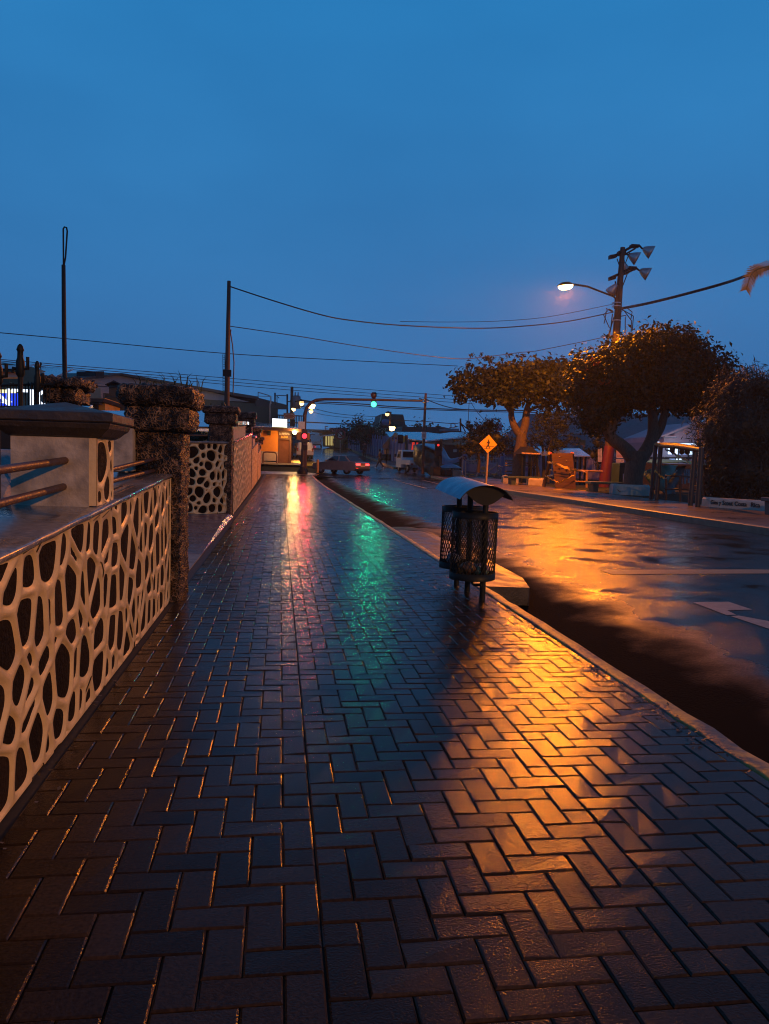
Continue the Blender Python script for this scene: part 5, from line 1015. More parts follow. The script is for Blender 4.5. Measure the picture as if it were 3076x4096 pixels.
# palm whose frond hangs into the right edge
PALM = mat('palm_leaf', (.22, .15, .04), (.34, .22, .06), rough=.5, island=True, backlit=.35); top = A(3240, 1060, 22)  # gold of the lamplight put into the leaf colour
t = thing('palm_tree', (top.x, 22, 0), 'palm with a drooping frond coloured lamplit gold, entering at the right edge', 'palm tree', 'park trees')
mb = MB(); limb(mb, [(top.x+.2, 22.3, -.1), (top.x+.1, 22.2, 4), (top.x, 22, top.z)], .2, .12); mb.build('trunk', M['bark'], t)
def frond(pts, l, seed, m=26):
    mb = MB(); P = [Vector(p) for p in pts]; out = []
    for k in range(m+1):
        u = k/m*(len(P)-1); i = min(int(u), len(P)-2); f = u-i; p0, p1, p2, p3 = P[max(i-1, 0)], P[i], P[i+1], P[min(i+2, len(P)-1)]
        out.append(.5*((2*p1)+(-p0+p2)*f+(2*p0-5*p1+4*p2-p3)*f*f+(-p0+3*p1-3*p2+p3)*f**3))
    mb.tube(out, [.035-.028*k/m for k in range(m+1)], 6); r = random.Random(seed)
    for k in range(2, m+1):
        tg = (out[k]-out[k-1]).normalized(); side = tg.cross(Vector((0, 0, 1))).normalized(); upv = side.cross(tg)
        for sgn in (-1, 1):
            for q in range(3):
                p = out[k-1].lerp(out[k], q/3); L_ = l*(1-.45*k/m)*r.uniform(.8, 1.1); d = (side*sgn*.5+upv*(.75*sgn+.1)+tg*.65+Vector((0, 0, -.1))).normalized(); e = p+d*L_*.6; e2 = e+(d+Vector((0, 0, -.7))).normalized()*L_*.4; wv = tg*.016
                mb.add([p-wv, p+wv, e+wv*.8, e-wv*.8, e2], [(0, 1, 2, 3), (3, 2, 4)])
    return mb
frond([top, A(3160, 1052, 21.9), A(3060, 1068, 21.8), A(3010, 1092, 21.7), A(2984, 1160, 21.6)], .55, 1).build('frond', PALM, t)
for k in range(6): q = 1.2-k*.9; frond([top, top+Vector((.9*math.cos(q), .9*math.sin(q), .5)), top+Vector((2.0*math.cos(q), 2.0*math.sin(q), .4)), top+Vector((2.7*math.cos(q), 2.7*math.sin(q), -.6))], .5, k+2, 14).build('frond', PALM, t) if math.cos(q) > .1 else None

# ------------------------------------------------------------------ tall light pole with floodlights
Y = 45; b = A(2415, 1937, Y); top = A(2491, 990, Y)
t = thing('light_pole', (b.x, Y, zr(Y)), 'tall leaning pole with floodlights and a lit street lamp, its foot painted red', 'light pole')
mid = A(2445, 1780, Y)
MB().tube([(b.x, Y, zr(Y)-.2), A(2428, 1860, Y), A(2440, 1785, Y)], [.36, .35, .33], 16).build('red_foot', mat('red_painted_foot', (.06, .005, .004), (.09, .009, .007), scale=5, rough=.5), t)
MB().tube([A(2440, 1785, Y), A(2461, 1400, Y), A(2478, 1160, Y), top], [.31, .24, .19, .14], 16).build('pole', M['wood'], t)
def bell(x, y, r, dirx, dirz, diry=-.25):
    c = A(x, y, Y); d = Vector((dirx, diry, dirz)).normalized(); Mx = Matrix.Translation(c) @ d.to_track_quat('Z', 'Y').to_matrix().to_4x4()
    mb = MB(); mb.lathe([(.02, -.1), (r*.25, -.08), (r*.42, .02), (r*.62, .16), (r*.82, .32), (r, .5), (r*.97, .5), (r*.8, .33), (r*.4, .06), (.02, 0)], Mx, 24)
    return mb.build('flood_reflector', mat('aluminium_reflector', (.30, .3, .32), (.4, .4, .42), scale=8, rough=.35, metal=.6), t), c
C7 = lambda x, y: A(2350+x*.2125, 930+y*.2125, Y)
for (hx, hy, bx0, by0, bx1, by1) in ((1070, 310, 835, 215, 985, 270), (800, 430, 600, 340, 730, 420), (1010, 720, 785, 630, 930, 695)):
    f, c = bell(2350+hx*.2125, 930+hy*.2125, .41, .8, -.42, -.3)
    mb = MB(); mb.prism([C7(bx0, by0), C7(bx1, by0+8), C7(bx1, by1), C7(bx0-10, by1)], (0, .35, 0)); mb.build('ballast_box', M['dark_metal'], t)
    mb = MB(); mb.tube([C7(bx1-10, by1-25), c+Vector((-.1, .1, .05)), c], .055, 8); mb.build('neck', M['dark_metal'], t)
for (x, y) in ((690, 600), (530, 1000)):
    bell(2350+x*.2125, 930+y*.2125, .36, .35 if x > 600 else -.25, -.6, .6); mb = MB(); mb.tube([C7(x, y), C7(x-5, y-80)], .05, 8); mb.build('neck', M['dark_metal'], t)
mb = MB(); mb.tube([C7(440, 465), C7(570, 410), C7(830, 270), C7(960, 250)], .075, 8); mb.tube([C7(640, 450), C7(900, 300)], .05, 8); mb.tube([C7(555, 490), C7(595, 610)], .03, 6); mb.tube([C7(790, 380), C7(690, 640)], .025, 6); mb.build('upper_crossarm', M['dark_metal'], t)
mb = MB(); mb.tube([C7(400, 870), C7(580, 790), C7(770, 690), C7(850, 660)], .08, 8); mb.tube([C7(600, 830), C7(850, 710)], .05, 8); mb.tube([C7(745, 790), C7(650, 1040)], .03, 6); mb.build('lower_crossarm', M['dark_metal'], t)
for (x0, y0, x1, y1) in ((430, 400, 560, 490), (430, 810, 540, 895)): mb = MB(); mb.prism([C7(x0, y0+20), C7(x1, y0), C7(x1, y1-30), C7(x0, y1)], (0, .3, 0)); mb.build('ballast_box', M['dark_metal'], t)
# lamp arm and lamp
LP = A(2262, 1140, 39.5)
MB().tube([C7(515, 1440), C7(525, 1300), C7(525, 1240), C7(490, 1205), A(2350, 1146, 42.2), A(2300, 1138, 40.6), LP+Vector((.25, .2, .05))], .055, 10).build('lamp_arm', M['dark_metal'], t)
Mx = Matrix.Translation(LP) @ Matrix.Rotation(R(-8), 4, 'Y') @ Matrix.Diagonal((1.5, 1, 1, 1))
mb = MB(); mb.lathe([(.01, .16), (.16, .13), (.28, .03), (.3, -.02), (.27, -.03)], Mx, 20); mb.build('lamp_hood', M['dark_metal'], t)
mb = MB(); mb.lathe([(.27, -.03), (.25, -.14), (.16, -.23), (.01, -.26)], Mx, 20); mb.build('lamp_glass', emis('sodium_glow', (1, .6, .2), 14), t)
mb = MB(); r = random.Random(5)
for (x, y) in ((600, 1450), (600, 1490), (480, 1480), (600, 1520), (610, 1580), (480, 1500)):
    q = C7(x, y); e = 1 if x > 550 else -1; mb.tube([q, q+Vector((e*r.uniform(.1, .5), -.1, r.uniform(.05, .2))), q+Vector((e*r.uniform(.3, .9), -.1, r.uniform(-.5, -.1))), q+Vector((e*r.uniform(.2, .9), -.1, r.uniform(-1.2, -.5)))], .03, 6)
mb.tube([C7(470, 1530), C7(450, 1700), C7(440, 1800), C7(370, 2150), C7(330, 2400)], .035, 6); mb.tube([C7(500, 1590), C7(420, 1850), C7(310, 2200), C7(250, 2500)], .035, 6); mb.build('loose_cables', M['wire'], t)
mb = MB(); 
for y in (1390, 1660, 1330): mb.lathe([(.27, -.03), (.27, .03)], Matrix.Translation(C7(545, y)), 14)
mb.build('steel_band', M['galv'], t)

# ------------------------------------------------------------------ wires
def cable(pts, r, lab, name='power_line'):
    P = [Vector(p) for p in pts]; out = []; m = 10*(len(P)-1)
    for k in range(m+1):
        u = k/m*(len(P)-1); i = min(int(u), len(P)-2); f = u-i; p0, p1, p2, p3 = P[max(i-1, 0)], P[i], P[i+1], P[min(i+2, len(P)-1)]
        out.append(.5*((2*p1)+(-p0+p2)*f+(2*p0-5*p1+4*p2-p3)*f*f+(-p0+3*p1-3*p2+p3)*f**3))
    return tag(MB().tube(out, r, 6).build(name, M['wire']), lab, 'cable', 'overhead cables')
def pl(seq, Y0, Y1): n = len(seq)-1; return [A(x, y, Y0+(Y1-Y0)*k/n) for k, (x, y) in enumerate(seq)]
cable(pl([(920, 1146), (1100, 1205), (1280, 1258), (1400, 1281), (1600, 1301), (1900, 1313), (2100, 1304), (2280, 1284), (2455, 1248)], 40, 49), .032, 'sagging cable from the top of the wooden pole to the tall light pole')
cable(pl([(922, 1305), (1200, 1346), (1500, 1395), (1812, 1434), (1950, 1426), (2080, 1410), (2140, 1405)], 40, 49), .02, 'thin wire from the wooden pole to the crown of the flat-topped tree')
cable(pl([(2140, 1405), (2250, 1383), (2350, 1363), (2455, 1340)], 49, 45), .022, 'short wire rising from the tree to the light pole')
cable(pl([(1600, 1286), (1800, 1288), (2000, 1284), (2200, 1266), (2455, 1216)], 47, 49), .016, 'faint thin wire just above the main sagging cable')
for k, (dy, dz) in enumerate(((0, 0), (.12, .06), (-.1, .1))): cable([p+Vector((0, dy, dz)) for p in pl([(2482, 1238), (2600, 1215), (2760, 1175), (2900, 1136), (3000, 1102), (3250, 1020)], 49, 36)], .03, ['lowest strand of the twisted bundle right of the light pole', 'middle strand of the twisted bundle right of the light pole', 'upper strand of the twisted bundle right of the light pole'][k])
cable(pl([(-100, 1322), (300, 1358), (907, 1414), (1400, 1442), (1830, 1464)], 42, 60), .024, 'long straight wire across the picture below the sagging cable')
for k, off in enumerate((0, 14, 26)): cable(pl([(-60, 1432+off*.4), (250, 1459+off*.6), (600, 1487+off*.8), (917, 1513+off), (1300, 1545+off), (1900, 1590+off)], 42, 66), .02, ['highest of the three thin wires crossing low over the roofs', 'middle of the three thin wires crossing low over the roofs', 'lowest of the three thin wires crossing low over the roofs'][k])
cable(pl([(1160, 1603), (1400, 1613), (1600, 1628), (1900, 1640), (2150, 1642)], 80, 72), .05, 'thick cable just below the signal arm')
cable(pl([(1160, 1607), (1400, 1620), (1600, 1634), (1900, 1645), (2150, 1650)], 80, 72), .04, 'second thick cable below the signal arm')
cable(pl([(1220, 1688), (1400, 1697), (1560, 1702)], 80, 90), .06, 'dark heavy cable crossing behind the signal mast')
cable(pl([(1180, 1612), (1350, 1655), (1530, 1668)], 80, 110), .035, 'sagging wire from the transformer pole up the street')
cable(pl([(1180, 1620), (1300, 1660), (1500, 1680)], 80, 115), .03, 'lower sagging wire from the transformer pole up the street')
cable(pl([(1705, 1598), (1780, 1625), (1850, 1637), (1960, 1640)], 55, 60), .03, 'wire running right from the plain end pole')
cable(pl([(1877, 1600), (1874, 1660), (1872, 1710)], 60, 60), .022, 'hanging wire above the banana leaves')
cable(pl([(1880, 1603), (1910, 1650), (1950, 1690), (1990, 1705)], 60, 64), .022, 'slack wire drooping towards the dark bush tree')
cable(pl([(1560, 1680), (1700, 1686), (1810, 1694), (1842, 1690)], 66, 66), .03, 'low wire ending in a coiled loop over the shed roof')
cc = A(1812, 1702, 66); cable([(cc.x+.2*math.cos(q), 66, cc.z+.2*math.sin(q)) for q in [2*math.pi*k/14 for k in range(15)]], .035, 'coil of spare cable hanging over the shed roof', 'cable_coil')
cable(pl([(420, 1585), (640, 1600), (760, 1610)], 40, 42), .02, 'short dark wire before the white gable'); cable(pl([(330, 1540), (520, 1553), (760, 1570)], 44, 44), .02, 'wire crossing the white gable near the roof hut')
# end pole by the signal arm
Y = 58; b = A(1693, 1790, Y); t = wood_pole('utility_pole', [(b.x, Y, zr(Y)), A(1698, 1680, Y), A(1703, 1573, Y)], [.11, .1, .09], 'thin pole at the free end of the long signal arm', 'utility pole', UP, 'rust_pipe')
mb = MB(); mb.tube([A(1703, 1600, Y), A(1686, 1597, Y), A(1676, 1592, Y)], .05, 6); mb.tube([A(1703, 1612, Y), A(1690, 1609, Y)], .05, 6); mb.tube([A(1703, 1594, Y), A(1712, 1600, Y), A(1714, 1606, Y), A(1704, 1610, Y)], .03, 6); mb.build('insulator_bracket', M['galv'], t)
t = thing('notice_board', A(1697, 1740, 57.8), 'small white notice fixed to the thin pole', 'sign'); mb = MB(); mb.prism([A(1687, 1727, 57.8), A(1706, 1728, 57.8), A(1705, 1756, 57.8), A(1687, 1755, 57.8)], (0, .05, 0)); mb.build('panel', mat('notice_white', (.5, .48, .5), rough=.5), t)
mb = MB()
for y in (1736, 1739, 1742): mb.prism([A(1690, y, 57.76), A(1702, y+.4, 57.76), A(1702, y+1.6, 57.76), A(1690, y+1.2, 57.76)], (0, .01, 0))
mb.prism([A(1693, 1745.5, 57.76), A(1701, 1746, 57.76), A(1701, 1748, 57.76), A(1693, 1747.5, 57.76)], (0, .01, 0)); mb.build('printing', mat('print_red', (.3, .12, .12), rough=.6), t)

# ------------------------------------------------------------------ buildings across the crossing
# low shop with dark red fascia
t = thing('red_fascia_shop', A(1340, 1780, 118), 'low shop with lit yellow front and dark red fascia up the street', 'shop'); Y = 118
mb = MB(); mb.prism([A(1290, 1722, Y), A(1392, 1722, Y), A(1392, 1795, Y), A(1290, 1786, Y)], (6, 22, 0)); mb.build('wall', mat('shop_dark_yellow', (.16, .11, .035), (.2, .14, .05), scale=.5, rough=.6), t)
mb = MB(); mb.prism([A(1319, 1711, Y-1), A(1391, 1711, Y-1), A(1391, 1728, Y-1), A(1319, 1728, Y-1)], (0, .4, 0)); mb.build('fascia', mat('fascia_red', (.12, .016, .014), rough=.4), t)
text_mesh('Fresco', 1.3, face_mat(A(1343, 1719, Y-1.1), (1, 0, 0), (0, 0, 1)), mat('fascia_letters', (.4, .15, .13), rough=.5), 'lettering', t)
mb = MB(); mb.prism([A(1248, 1724, Y-1.5), A(1320, 1720, Y-1.5), A(1320, 1724, Y-1.5), A(1248, 1728, Y-1.5)], (5, 12, 0)); mb.build('roof', M['roof_dark'], t)
E_shop = emis('shop_light', (1, .75, .25), .42)
for x in (1302, 1312, 1322, 1330): mb = MB(); mb.prism([A(x, 1745, Y-.1), A(x+6, 1745, Y-.1), A(x+6, 1782, Y-.1), A(x, 1781, Y-.1)], (0, .05, 0)); mb.build('shop_bay', E_shop, t)
mb = MB(); mb.prism([A(1280, 1739, Y-1.6), A(1345, 1734, Y-1.6), A(1345, 1737, Y-2.4), A(1280, 1744, Y-2.4)], (0, 0, -.1)); mb.build('awning', M['roof_blue'], t)
# no parking sign
p = A(1361, 1790, 98); t = thing('road_sign', (p.x, 98, zr(98)), 'white no-parking board on a thin post before the red fascia shop', 'road sign')
MB().tube([(p.x, 98, zr(98)), A(1361, 1735, 98)], .04, 6).build('post', M['galv'], t); mb = MB(); mb.prism([A(1354, 1729, 97.9), A(1369, 1729, 97.9), A(1369, 1751, 97.9), A(1354, 1751, 97.9)], (0, .04, 0)); mb.build('panel', mat('sign_white', (.55, .5, .5), rough=.4), t)
c = A(1361.5, 1737, 97.85); mb = MB(); mb.tube([(c.x+.6*math.cos(q), c.y, c.z+.6*math.sin(q)) for q in [2*math.pi*k/20 for k in range(21)]], .09, 5); mb.tube([(c.x-.42, c.y, c.z+.42), (c.x+.42, c.y, c.z-.42)], .08, 5); mb.build('ring', mat('sign_ring', (.3, .03, .03), rough=.4), t)
mb = MB(); mb.prism([A(1356.5, 1744.5, 97.88), A(1366.5, 1744.5, 97.88), A(1366.5, 1748.5, 97.88), A(1356.5, 1748.5, 97.88)], (0, .01, 0)); mb.build('caption', M['black'], t)
# blue posted wall along the pavement
t = thing('boundary_wall', (12.4, 95, zr(95)), 'long lilac boundary wall with pointed blue posts up the far pavement', 'wall')
wp = lambda u: (12.55-2.6*u/55*1.0, 69+u)       # runs up the street, closing in a little
us = [0, 3.0, 6.0, 9, 12, 15, 18, 21, 25, 29, 33, 38, 43, 49, 55]
mb = MB(); mbl = MB()
for a, b in zip(us, us[1:]):
    (xa, ya), (xb, yb) = wp(a), wp(b); za, zb_ = zr(ya), zr(yb)
    mb.prism([(xa, ya, za-.2), (xb, yb, zb_-.2), (xb, yb, zb_+1.1), (xa, ya, za+1.1)], (.2, 0, 0)); mbl.prism([(xa-.0, ya, za+1.1), (xb, yb, zb_+1.1), (xb, yb, zb_+2.05), (xa, ya, za+2.05)], (.1, 0, 0))
mb.build('lower_wall', mat('lilac_wall', (.27, .22, .27), (.34, .28, .33), scale=.8, rough=.6), t); mbl.build('upper_panel', M['purple'], t)
for u in [k*1.72 for k in range(33)]:
    x, y = wp(min(u, 55)); z = zr(y); mb = MB(); mb.box(x-.1, x+.02, y-.11, y+.11, z-.1, z+2.35); mb.add([(x-.12, y-.14, z+2.35), (x+.04, y-.14, z+2.35), (x+.04, y+.14, z+2.35), (x-.12, y+.14, z+2.35), (x-.04, y, z+2.62)], [(0, 1, 4), (1, 2, 4), (2, 3, 4), (3, 0, 4), (0, 3, 2, 1)]); mb.build('post', M['bluepost'], t)
# big steep roof hall and blue tank
t = thing('steep_roof_hall', A(1570, 1720, 140), 'hall with a steep dark brown roof in the distance', 'building'); Y = 140
mb = MB(); mb.prism([A(1528, 1655, Y), A(1613, 1658, Y), A(1625, 1712, Y), A(1516, 1705, Y)], (0, 10, 0)); mb.build('roof', mat('brown_roof', (.05, .025, .02), (.075, .04, .03), scale=.6, rough=.7), t)
mb = MB(); mb.prism([A(1527, 1656, Y-.3), A(1529, 1655, Y-.3), A(1518, 1712, Y-.3), A(1514, 1712, Y-.3)], (0, 1, 0)); mb.build('gable_trim', M['cream'], t)
mb = MB(); mb.prism([A(1516, 1706, Y-.5), A(1640, 1708, Y-.5), A(1640, 1760, Y-.5), A(1516, 1760, Y-.5)], (0, 8, 0)); mb.build('wall', M['cream'], t)
t = thing('water_tank', A(1545, 1700, 110), 'blue water tank on a dark stand before the steep roof hall', 'tank'); c = A(1544, 1690, 110); k = px(110)
mb = MB(); mb.lathe([(.01, -10*k), (17*k, -10*k), (17*k, 8*k), (14*k, 11*k), (.01, 13*k)], Matrix.Translation(c), 16); mb.build('tank', mat('tank_blue', (.03, .1, .28), rough=.4), t)
mb = MB(); mb.prism([A(1527, 1700, 110), A(1568, 1700, 110), A(1566, 1712, 110), A(1530, 1712, 110)], (0, 1.5, 0)); mb.build('stand', M['darkin'], t)
b = A(1560, 1760, 108); t = wood_pole('utility_pole', [(b.x, 108, zr(108)), A(1560, 1700, 108), A(1562, 1647, 108)], [.2, .18, .15], 'dark pole with a small lamp in front of the steep roof hall', 'utility pole', UP)
mb = MB(); mb.tube([A(1562, 1650, 108), A(1546, 1649, 108)], .1, 6); mb.build('lamp_arm', M['dark_metal'], t)
small_lamp(1549, 1656, 107.5, .3, 3, 'small pale lamp on the pole before the steep roof hall', 1556, 1650, power=200); small_lamp(1568, 1711, 104, .45, 9, 'amber lamp glowing at the eave below the steep roof', 1573, 1706, power=1500)
# long dark roofs behind, beige gabled tent, blue metal sheds
mb = MB(); mb.prism([A(1610, 1707, 125), A(1775, 1708, 125), A(1855, 1728, 125), A(1855, 1760, 125), A(1600, 1760, 125)], (0, 10, 0)); tag(mb.build('dark_roof_block', M['roof_dark']), 'long dark flat roof behind the blue metal sheds', 'building')
mb = MB(); mb.prism([A(1778, 1714, 120), A(1836, 1714, 120), A(1836, 1724, 120), A(1778, 1723, 120)], (0, 4, 0)); tag(mb.build('grey_roof_box', M['dim_white_clad']), 'small pale grey box on the long dark roof', 'building')
t = thing('beige_gable_tent', A(1575, 1770, 84), 'beige gabled stall front behind the blue posted wall', 'stall'); Y = 84
mb = MB(); mb.prism([A(1535, 1790, Y), A(1580, 1728, Y), A(1618, 1785, Y), A(1618, 1815, Y), A(1535, 1815, Y)], (2, 8, 0)); mb.build('front', mat('tent_beige', (.28, .2, .12), (.34, .25, .15), scale=1, rough=.7), t)
mb = MB(); mb.prism([A(1530, 1784, Y-.4), A(1560, 1748, Y-.4), A(1578, 1742, Y-.4), A(1562, 1765, Y-.4), A(1552, 1796, Y-.4), A(1534, 1797, Y-.4)], (0, .15, 0)); mb.build('curtain', mat('tent_dark', (.12, .09, .06), rough=.7), t)
t = thing('blue_shed', A(1650, 1760, 90), 'long shed with wet blue metal roof behind the beige stall', 'shed')
mb = MB(); mb.prism([A(1540, 1727, 88), A(1700, 1728, 88), A(1760, 1735, 88), A(1700, 1752, 84), A(1560, 1750, 84)], (0, 0, -.2)); mb.build('roof', M['roof_blue'], t)
mb = MB(); mb.prism([A(1560, 1740, 87.5), A(1700, 1740, 87.5), A(1700, 1800, 87.5), A(1560, 1800, 87.5)], (0, 6, 0)); mb.build('wall', M['purple'], t)
t = thing('market_shed', A(1760, 1780, 70), 'market shed with bright blue lean-to roof and cream gable, behind the pickup', 'shed'); Y = 70
mb = MB(); mb.prism([A(1628, 1754, 68), A(1695, 1762, 67), A(1910, 1741, 68), A(1990, 1727, 73), A(1800, 1729, 76)], (0, 0, -.12)); mb.build('roof', M['roof_blue'], t)
mb = MB(); mb.prism([A(1696, 1765, 68.2), A(1910, 1744, 68.2), A(1990, 1735, 70), A(1990, 1779, 70), A(1870, 1780, 68.2), A(1698, 1775, 68.2)], (0, .15, 0)); mb.build('gable', M['cream'], t)
mb = MB(); mb.prism([A(1780, 1779, 69), A(1990, 1779, 70), A(1990, 1850, 70), A(1780, 1850, 69)], (0, .3, 0)); mb.build('back_wall', mat('dim_wall', (.06, .05, .05), rough=.7), t)
mb = MB(); mb.prism([A(1813, 1797, 68.9), A(1827, 1797, 68.9), A(1827, 1808, 68.9), A(1813, 1809, 68.9)], (0, .03, 0)); mb.build('notice', mat('paper', (.6, .55, .5), rough=.6), t)
mb = MB(); mb.prism([A(1640, 1760, 69), A(1700, 1763, 69), A(1700, 1772, 69), A(1640, 1768, 69)], (0, .2, 0)); mb.build('fascia', M['roof_dark'], t)
E_neon = emis('red_stall_light', (1, .05, .02), .5)
mb = MB(); mb.tube([A(1650, 1800, 72), A(1652, 1772, 72), A(1672, 1771, 72)], .1, 6); mb.tube([A(1655, 1778, 72), A(1672, 1780, 72)], .07, 6); mb.build('red_light', E_neon, t)
for x in (1842, 1700): p = A(x, 1850, 68.5); mb = MB(); mb.tube([(p.x, 68.5, zr(68)-.1), A(x-1, 1765, 68.5)], .09, 6); mb.build('post', M['dark_metal'], t)
p = A(1842, 1720, 80); t = thing('roof_mast', p, 'thin braced mast standing on the market shed roof', 'mast'); mb = MB(); mb.tube([A(1842, 1730, 80), A(1842, 1674, 80)], .09, 6); mb.tube([A(1843, 1690, 80), A(1862, 1728, 80)], .06, 6); mb.tube([A(1844, 1694, 80), A(1885, 1728, 80)], .06, 6); mb.build('braces', M['dark_metal'], t)
# traffic signal facing left near the fence
p = A(1626, 1820, 66); t = thing('traffic_light', (p.x, 66, zr(66)), 'amber cased traffic light on a brown post by the boundary wall', 'traffic light', 'traffic lights'); MB().tube([(p.x, 66, zr(66)-.1), A(1626, 1741, 66)], .13, 10).build('post', M['rust_pipe'], t)
mb = MB(); mb.prism([A(1612, 1744, 65.8), A(1620, 1743, 65.8), A(1620, 1769, 65.8), A(1612, 1769, 65.8)], (0, .5, 0)); mb.build('signal_head', mat('signal_amber_housing2', (.45, .24, .03), rough=.5), t)
mb = MB()
for y in (1749, 1757, 1764): mb.lathe([(.22, 0), (.22, .4)], Matrix.Translation(A(1611, y, 66)) @ Matrix.Rotation(R(-90), 4, 'Y'), 12)
mb.build('visor', M['darkin'], t)

# people
def person(loc, rz, joints, rad, cols, lab, k=1.0):
    t = thing('person', loc, lab, 'person', None, rz)
    def skin(nm, keys, edges, m, scale=1.0):
        me = bpy.data.meshes.new(nm); me.from_pydata([Vector(joints[q])*k for q in keys], [(keys.index(a), keys.index(b)) for a, b in edges], [])
        o = bpy.data.objects.new(nm, me); col.objects.link(o); md = o.modifiers.new('skin', 'SKIN'); 
        for i, q in enumerate(keys): me.skin_vertices[0].data[i].radius = (rad[q][0]*scale*k, rad[q][1]*scale*k)
        me.skin_vertices[0].data[0].use_root = True
        s = o.modifiers.new('sub', 'SUBSURF'); s.levels = s.render_levels = 2
        bpy.context.view_layer.update(); dg = bpy.context.evaluated_depsgraph_get(); m2 = bpy.data.meshes.new_from_object(o.evaluated_get(dg)); bpy.data.objects.remove(o)
        m2.materials.clear(); m2.materials.append(m); m2.name = nm; m2.polygons.foreach_set('use_smooth', [True]*len(m2.polygons)); return link(nm, m2, t, False)
    allk = list(joints); 
    E_ = [('hip', 'waist'), ('waist', 'chest'), ('chest', 'neck'), ('neck', 'head'), ('head', 'crown'), ('chest', 'shl'), ('shl', 'ell'), ('ell', 'wrl'), ('wrl', 'hal'), ('chest', 'shr'), ('shr', 'elr'), ('elr', 'wrr'), ('wrr', 'har'), ('hip', 'hl'), ('hl', 'knl'), ('knl', 'anl'), ('anl', 'tol'), ('hip', 'hr'), ('hr', 'knr'), ('knr', 'anr'), ('anr', 'tor')]
    skin('body', allk, E_, cols[0])
    skin('jacket', ['waist', 'hip', 'chest', 'shl', 'ell', 'wrl', 'shr', 'elr', 'wrr'], [('waist', 'hip'), ('waist', 'chest'), ('chest', 'shl'), ('shl', 'ell'), ('ell', 'wrl'), ('chest', 'shr'), ('shr', 'elr'), ('elr', 'wrr')], cols[1], 1.22)
    skin('trousers', ['hip', 'hl', 'knl', 'anl', 'hr', 'knr', 'anr'], [('hip', 'hl'), ('hl', 'knl'), ('knl', 'anl'), ('hip', 'hr'), ('hr', 'knr'), ('knr', 'anr')], cols[2], 1.18)
    skin('shoe', ['anl', 'tol'], [('anl', 'tol')], cols[3], 1.3); skin('shoe', ['anr', 'tor'], [('anr', 'tor')], cols[3], 1.3)
    c = Vector(joints['head'])*k+Vector((0, .02, .04))*k; mb = MB(); mb.lathe([(.01, -.09*k), (.105*k, -.06*k), (.125*k, .03*k), (.09*k, .1*k), (.01, .125*k)], Matrix.Translation(c), 14); mb.build('hair', cols[4], t, world=False)
    return t
RAD = dict(hip=(.15, .11), waist=(.14, .1), chest=(.17, .12), neck=(.06, .06), head=(.09, .1), crown=(.07, .08), shl=(.065, .065), ell=(.05, .05), wrl=(.035, .03), hal=(.04, .025), shr=(.065, .065), elr=(.05, .05), wrr=(.035, .03), har=(.04, .025), hl=(.1, .1), knl=(.065, .065), anl=(.045, .045), tol=(.045, .03), hr=(.1, .1), knr=(.065, .065), anr=(.045, .045), tor=(.045, .03))
walk = dict(hip=(0, 0, .92), waist=(0, -.01, 1.1), chest=(0, -.03, 1.34), neck=(0, -.05, 1.5), head=(0, -.07, 1.62), crown=(0, -.07, 1.7), shl=(.2, -.03, 1.4), ell=(.25, .1, 1.15), wrl=(.24, -.02, .95), hal=(.24, -.06, .87), shr=(-.2, -.03, 1.4), elr=(-.25, -.08, 1.15), wrr=(-.22, -.25, 1.0), har=(-.21, -.31, .95), hl=(.1, 0, .86), knl=(.11, -.25, .52), anl=(.11, -.38, .12), tol=(.11, -.55, .06), hr=(-.1, 0, .86), knr=(-.1, .12, .48), anr=(-.1, .4, .16), tor=(-.1, .32, .04))
stand = dict(walk); stand.update(knl=(.11, -.02, .48), anl=(.11, .03, .09), tol=(.12, -.14, .04), knr=(-.11, -.02, .48), anr=(-.11, .03, .09), tor=(-.12, -.14, .04), elr=(-.26, .03, 1.14), wrr=(-.25, -.06, .92), har=(-.25, -.09, .85), ell=(.26, .03, 1.14), wrl=(.25, -.06, .92), hal=(.25, -.09, .85))
SKIN = mat('skin', (.22, .12, .08), rough=.5); SHOEW = mat('white_shoes', (.7, .7, .7), rough=.5); DK = mat('dark_cloth', (.015, .015, .018), rough=.8); RED = mat('dark_red_jacket', (.07, .014, .014), rough=.8); HAIR = mat('dark_hair', (.01, .008, .007), rough=.6); BR = mat('brown_trousers', (.06, .035, .03), rough=.8)
p = A(1520, 1866, 68.5); person((p.x, 68.5, zr(68.5)-.14), R(-80), walk, RAD, (SKIN, RED, BR, SHOEW, HAIR), 'person in a dark red jacket and white shoes walking over the far crossing')
p = A(1457, 1826, 88); person((p.x, 88, zr(88)+.0), R(20), stand, RAD, (SKIN, DK, DK, DK, HAIR), 'person in dark clothes standing on the pavement by the boundary wall', 1.05)
p = A(1336, 1783, 116); person((p.x, 115.5, zr(116)), R(-60), stand, RAD, (SKIN, DK, DK, DK, HAIR), 'person in dark clothes standing at the lit front of the far shop')
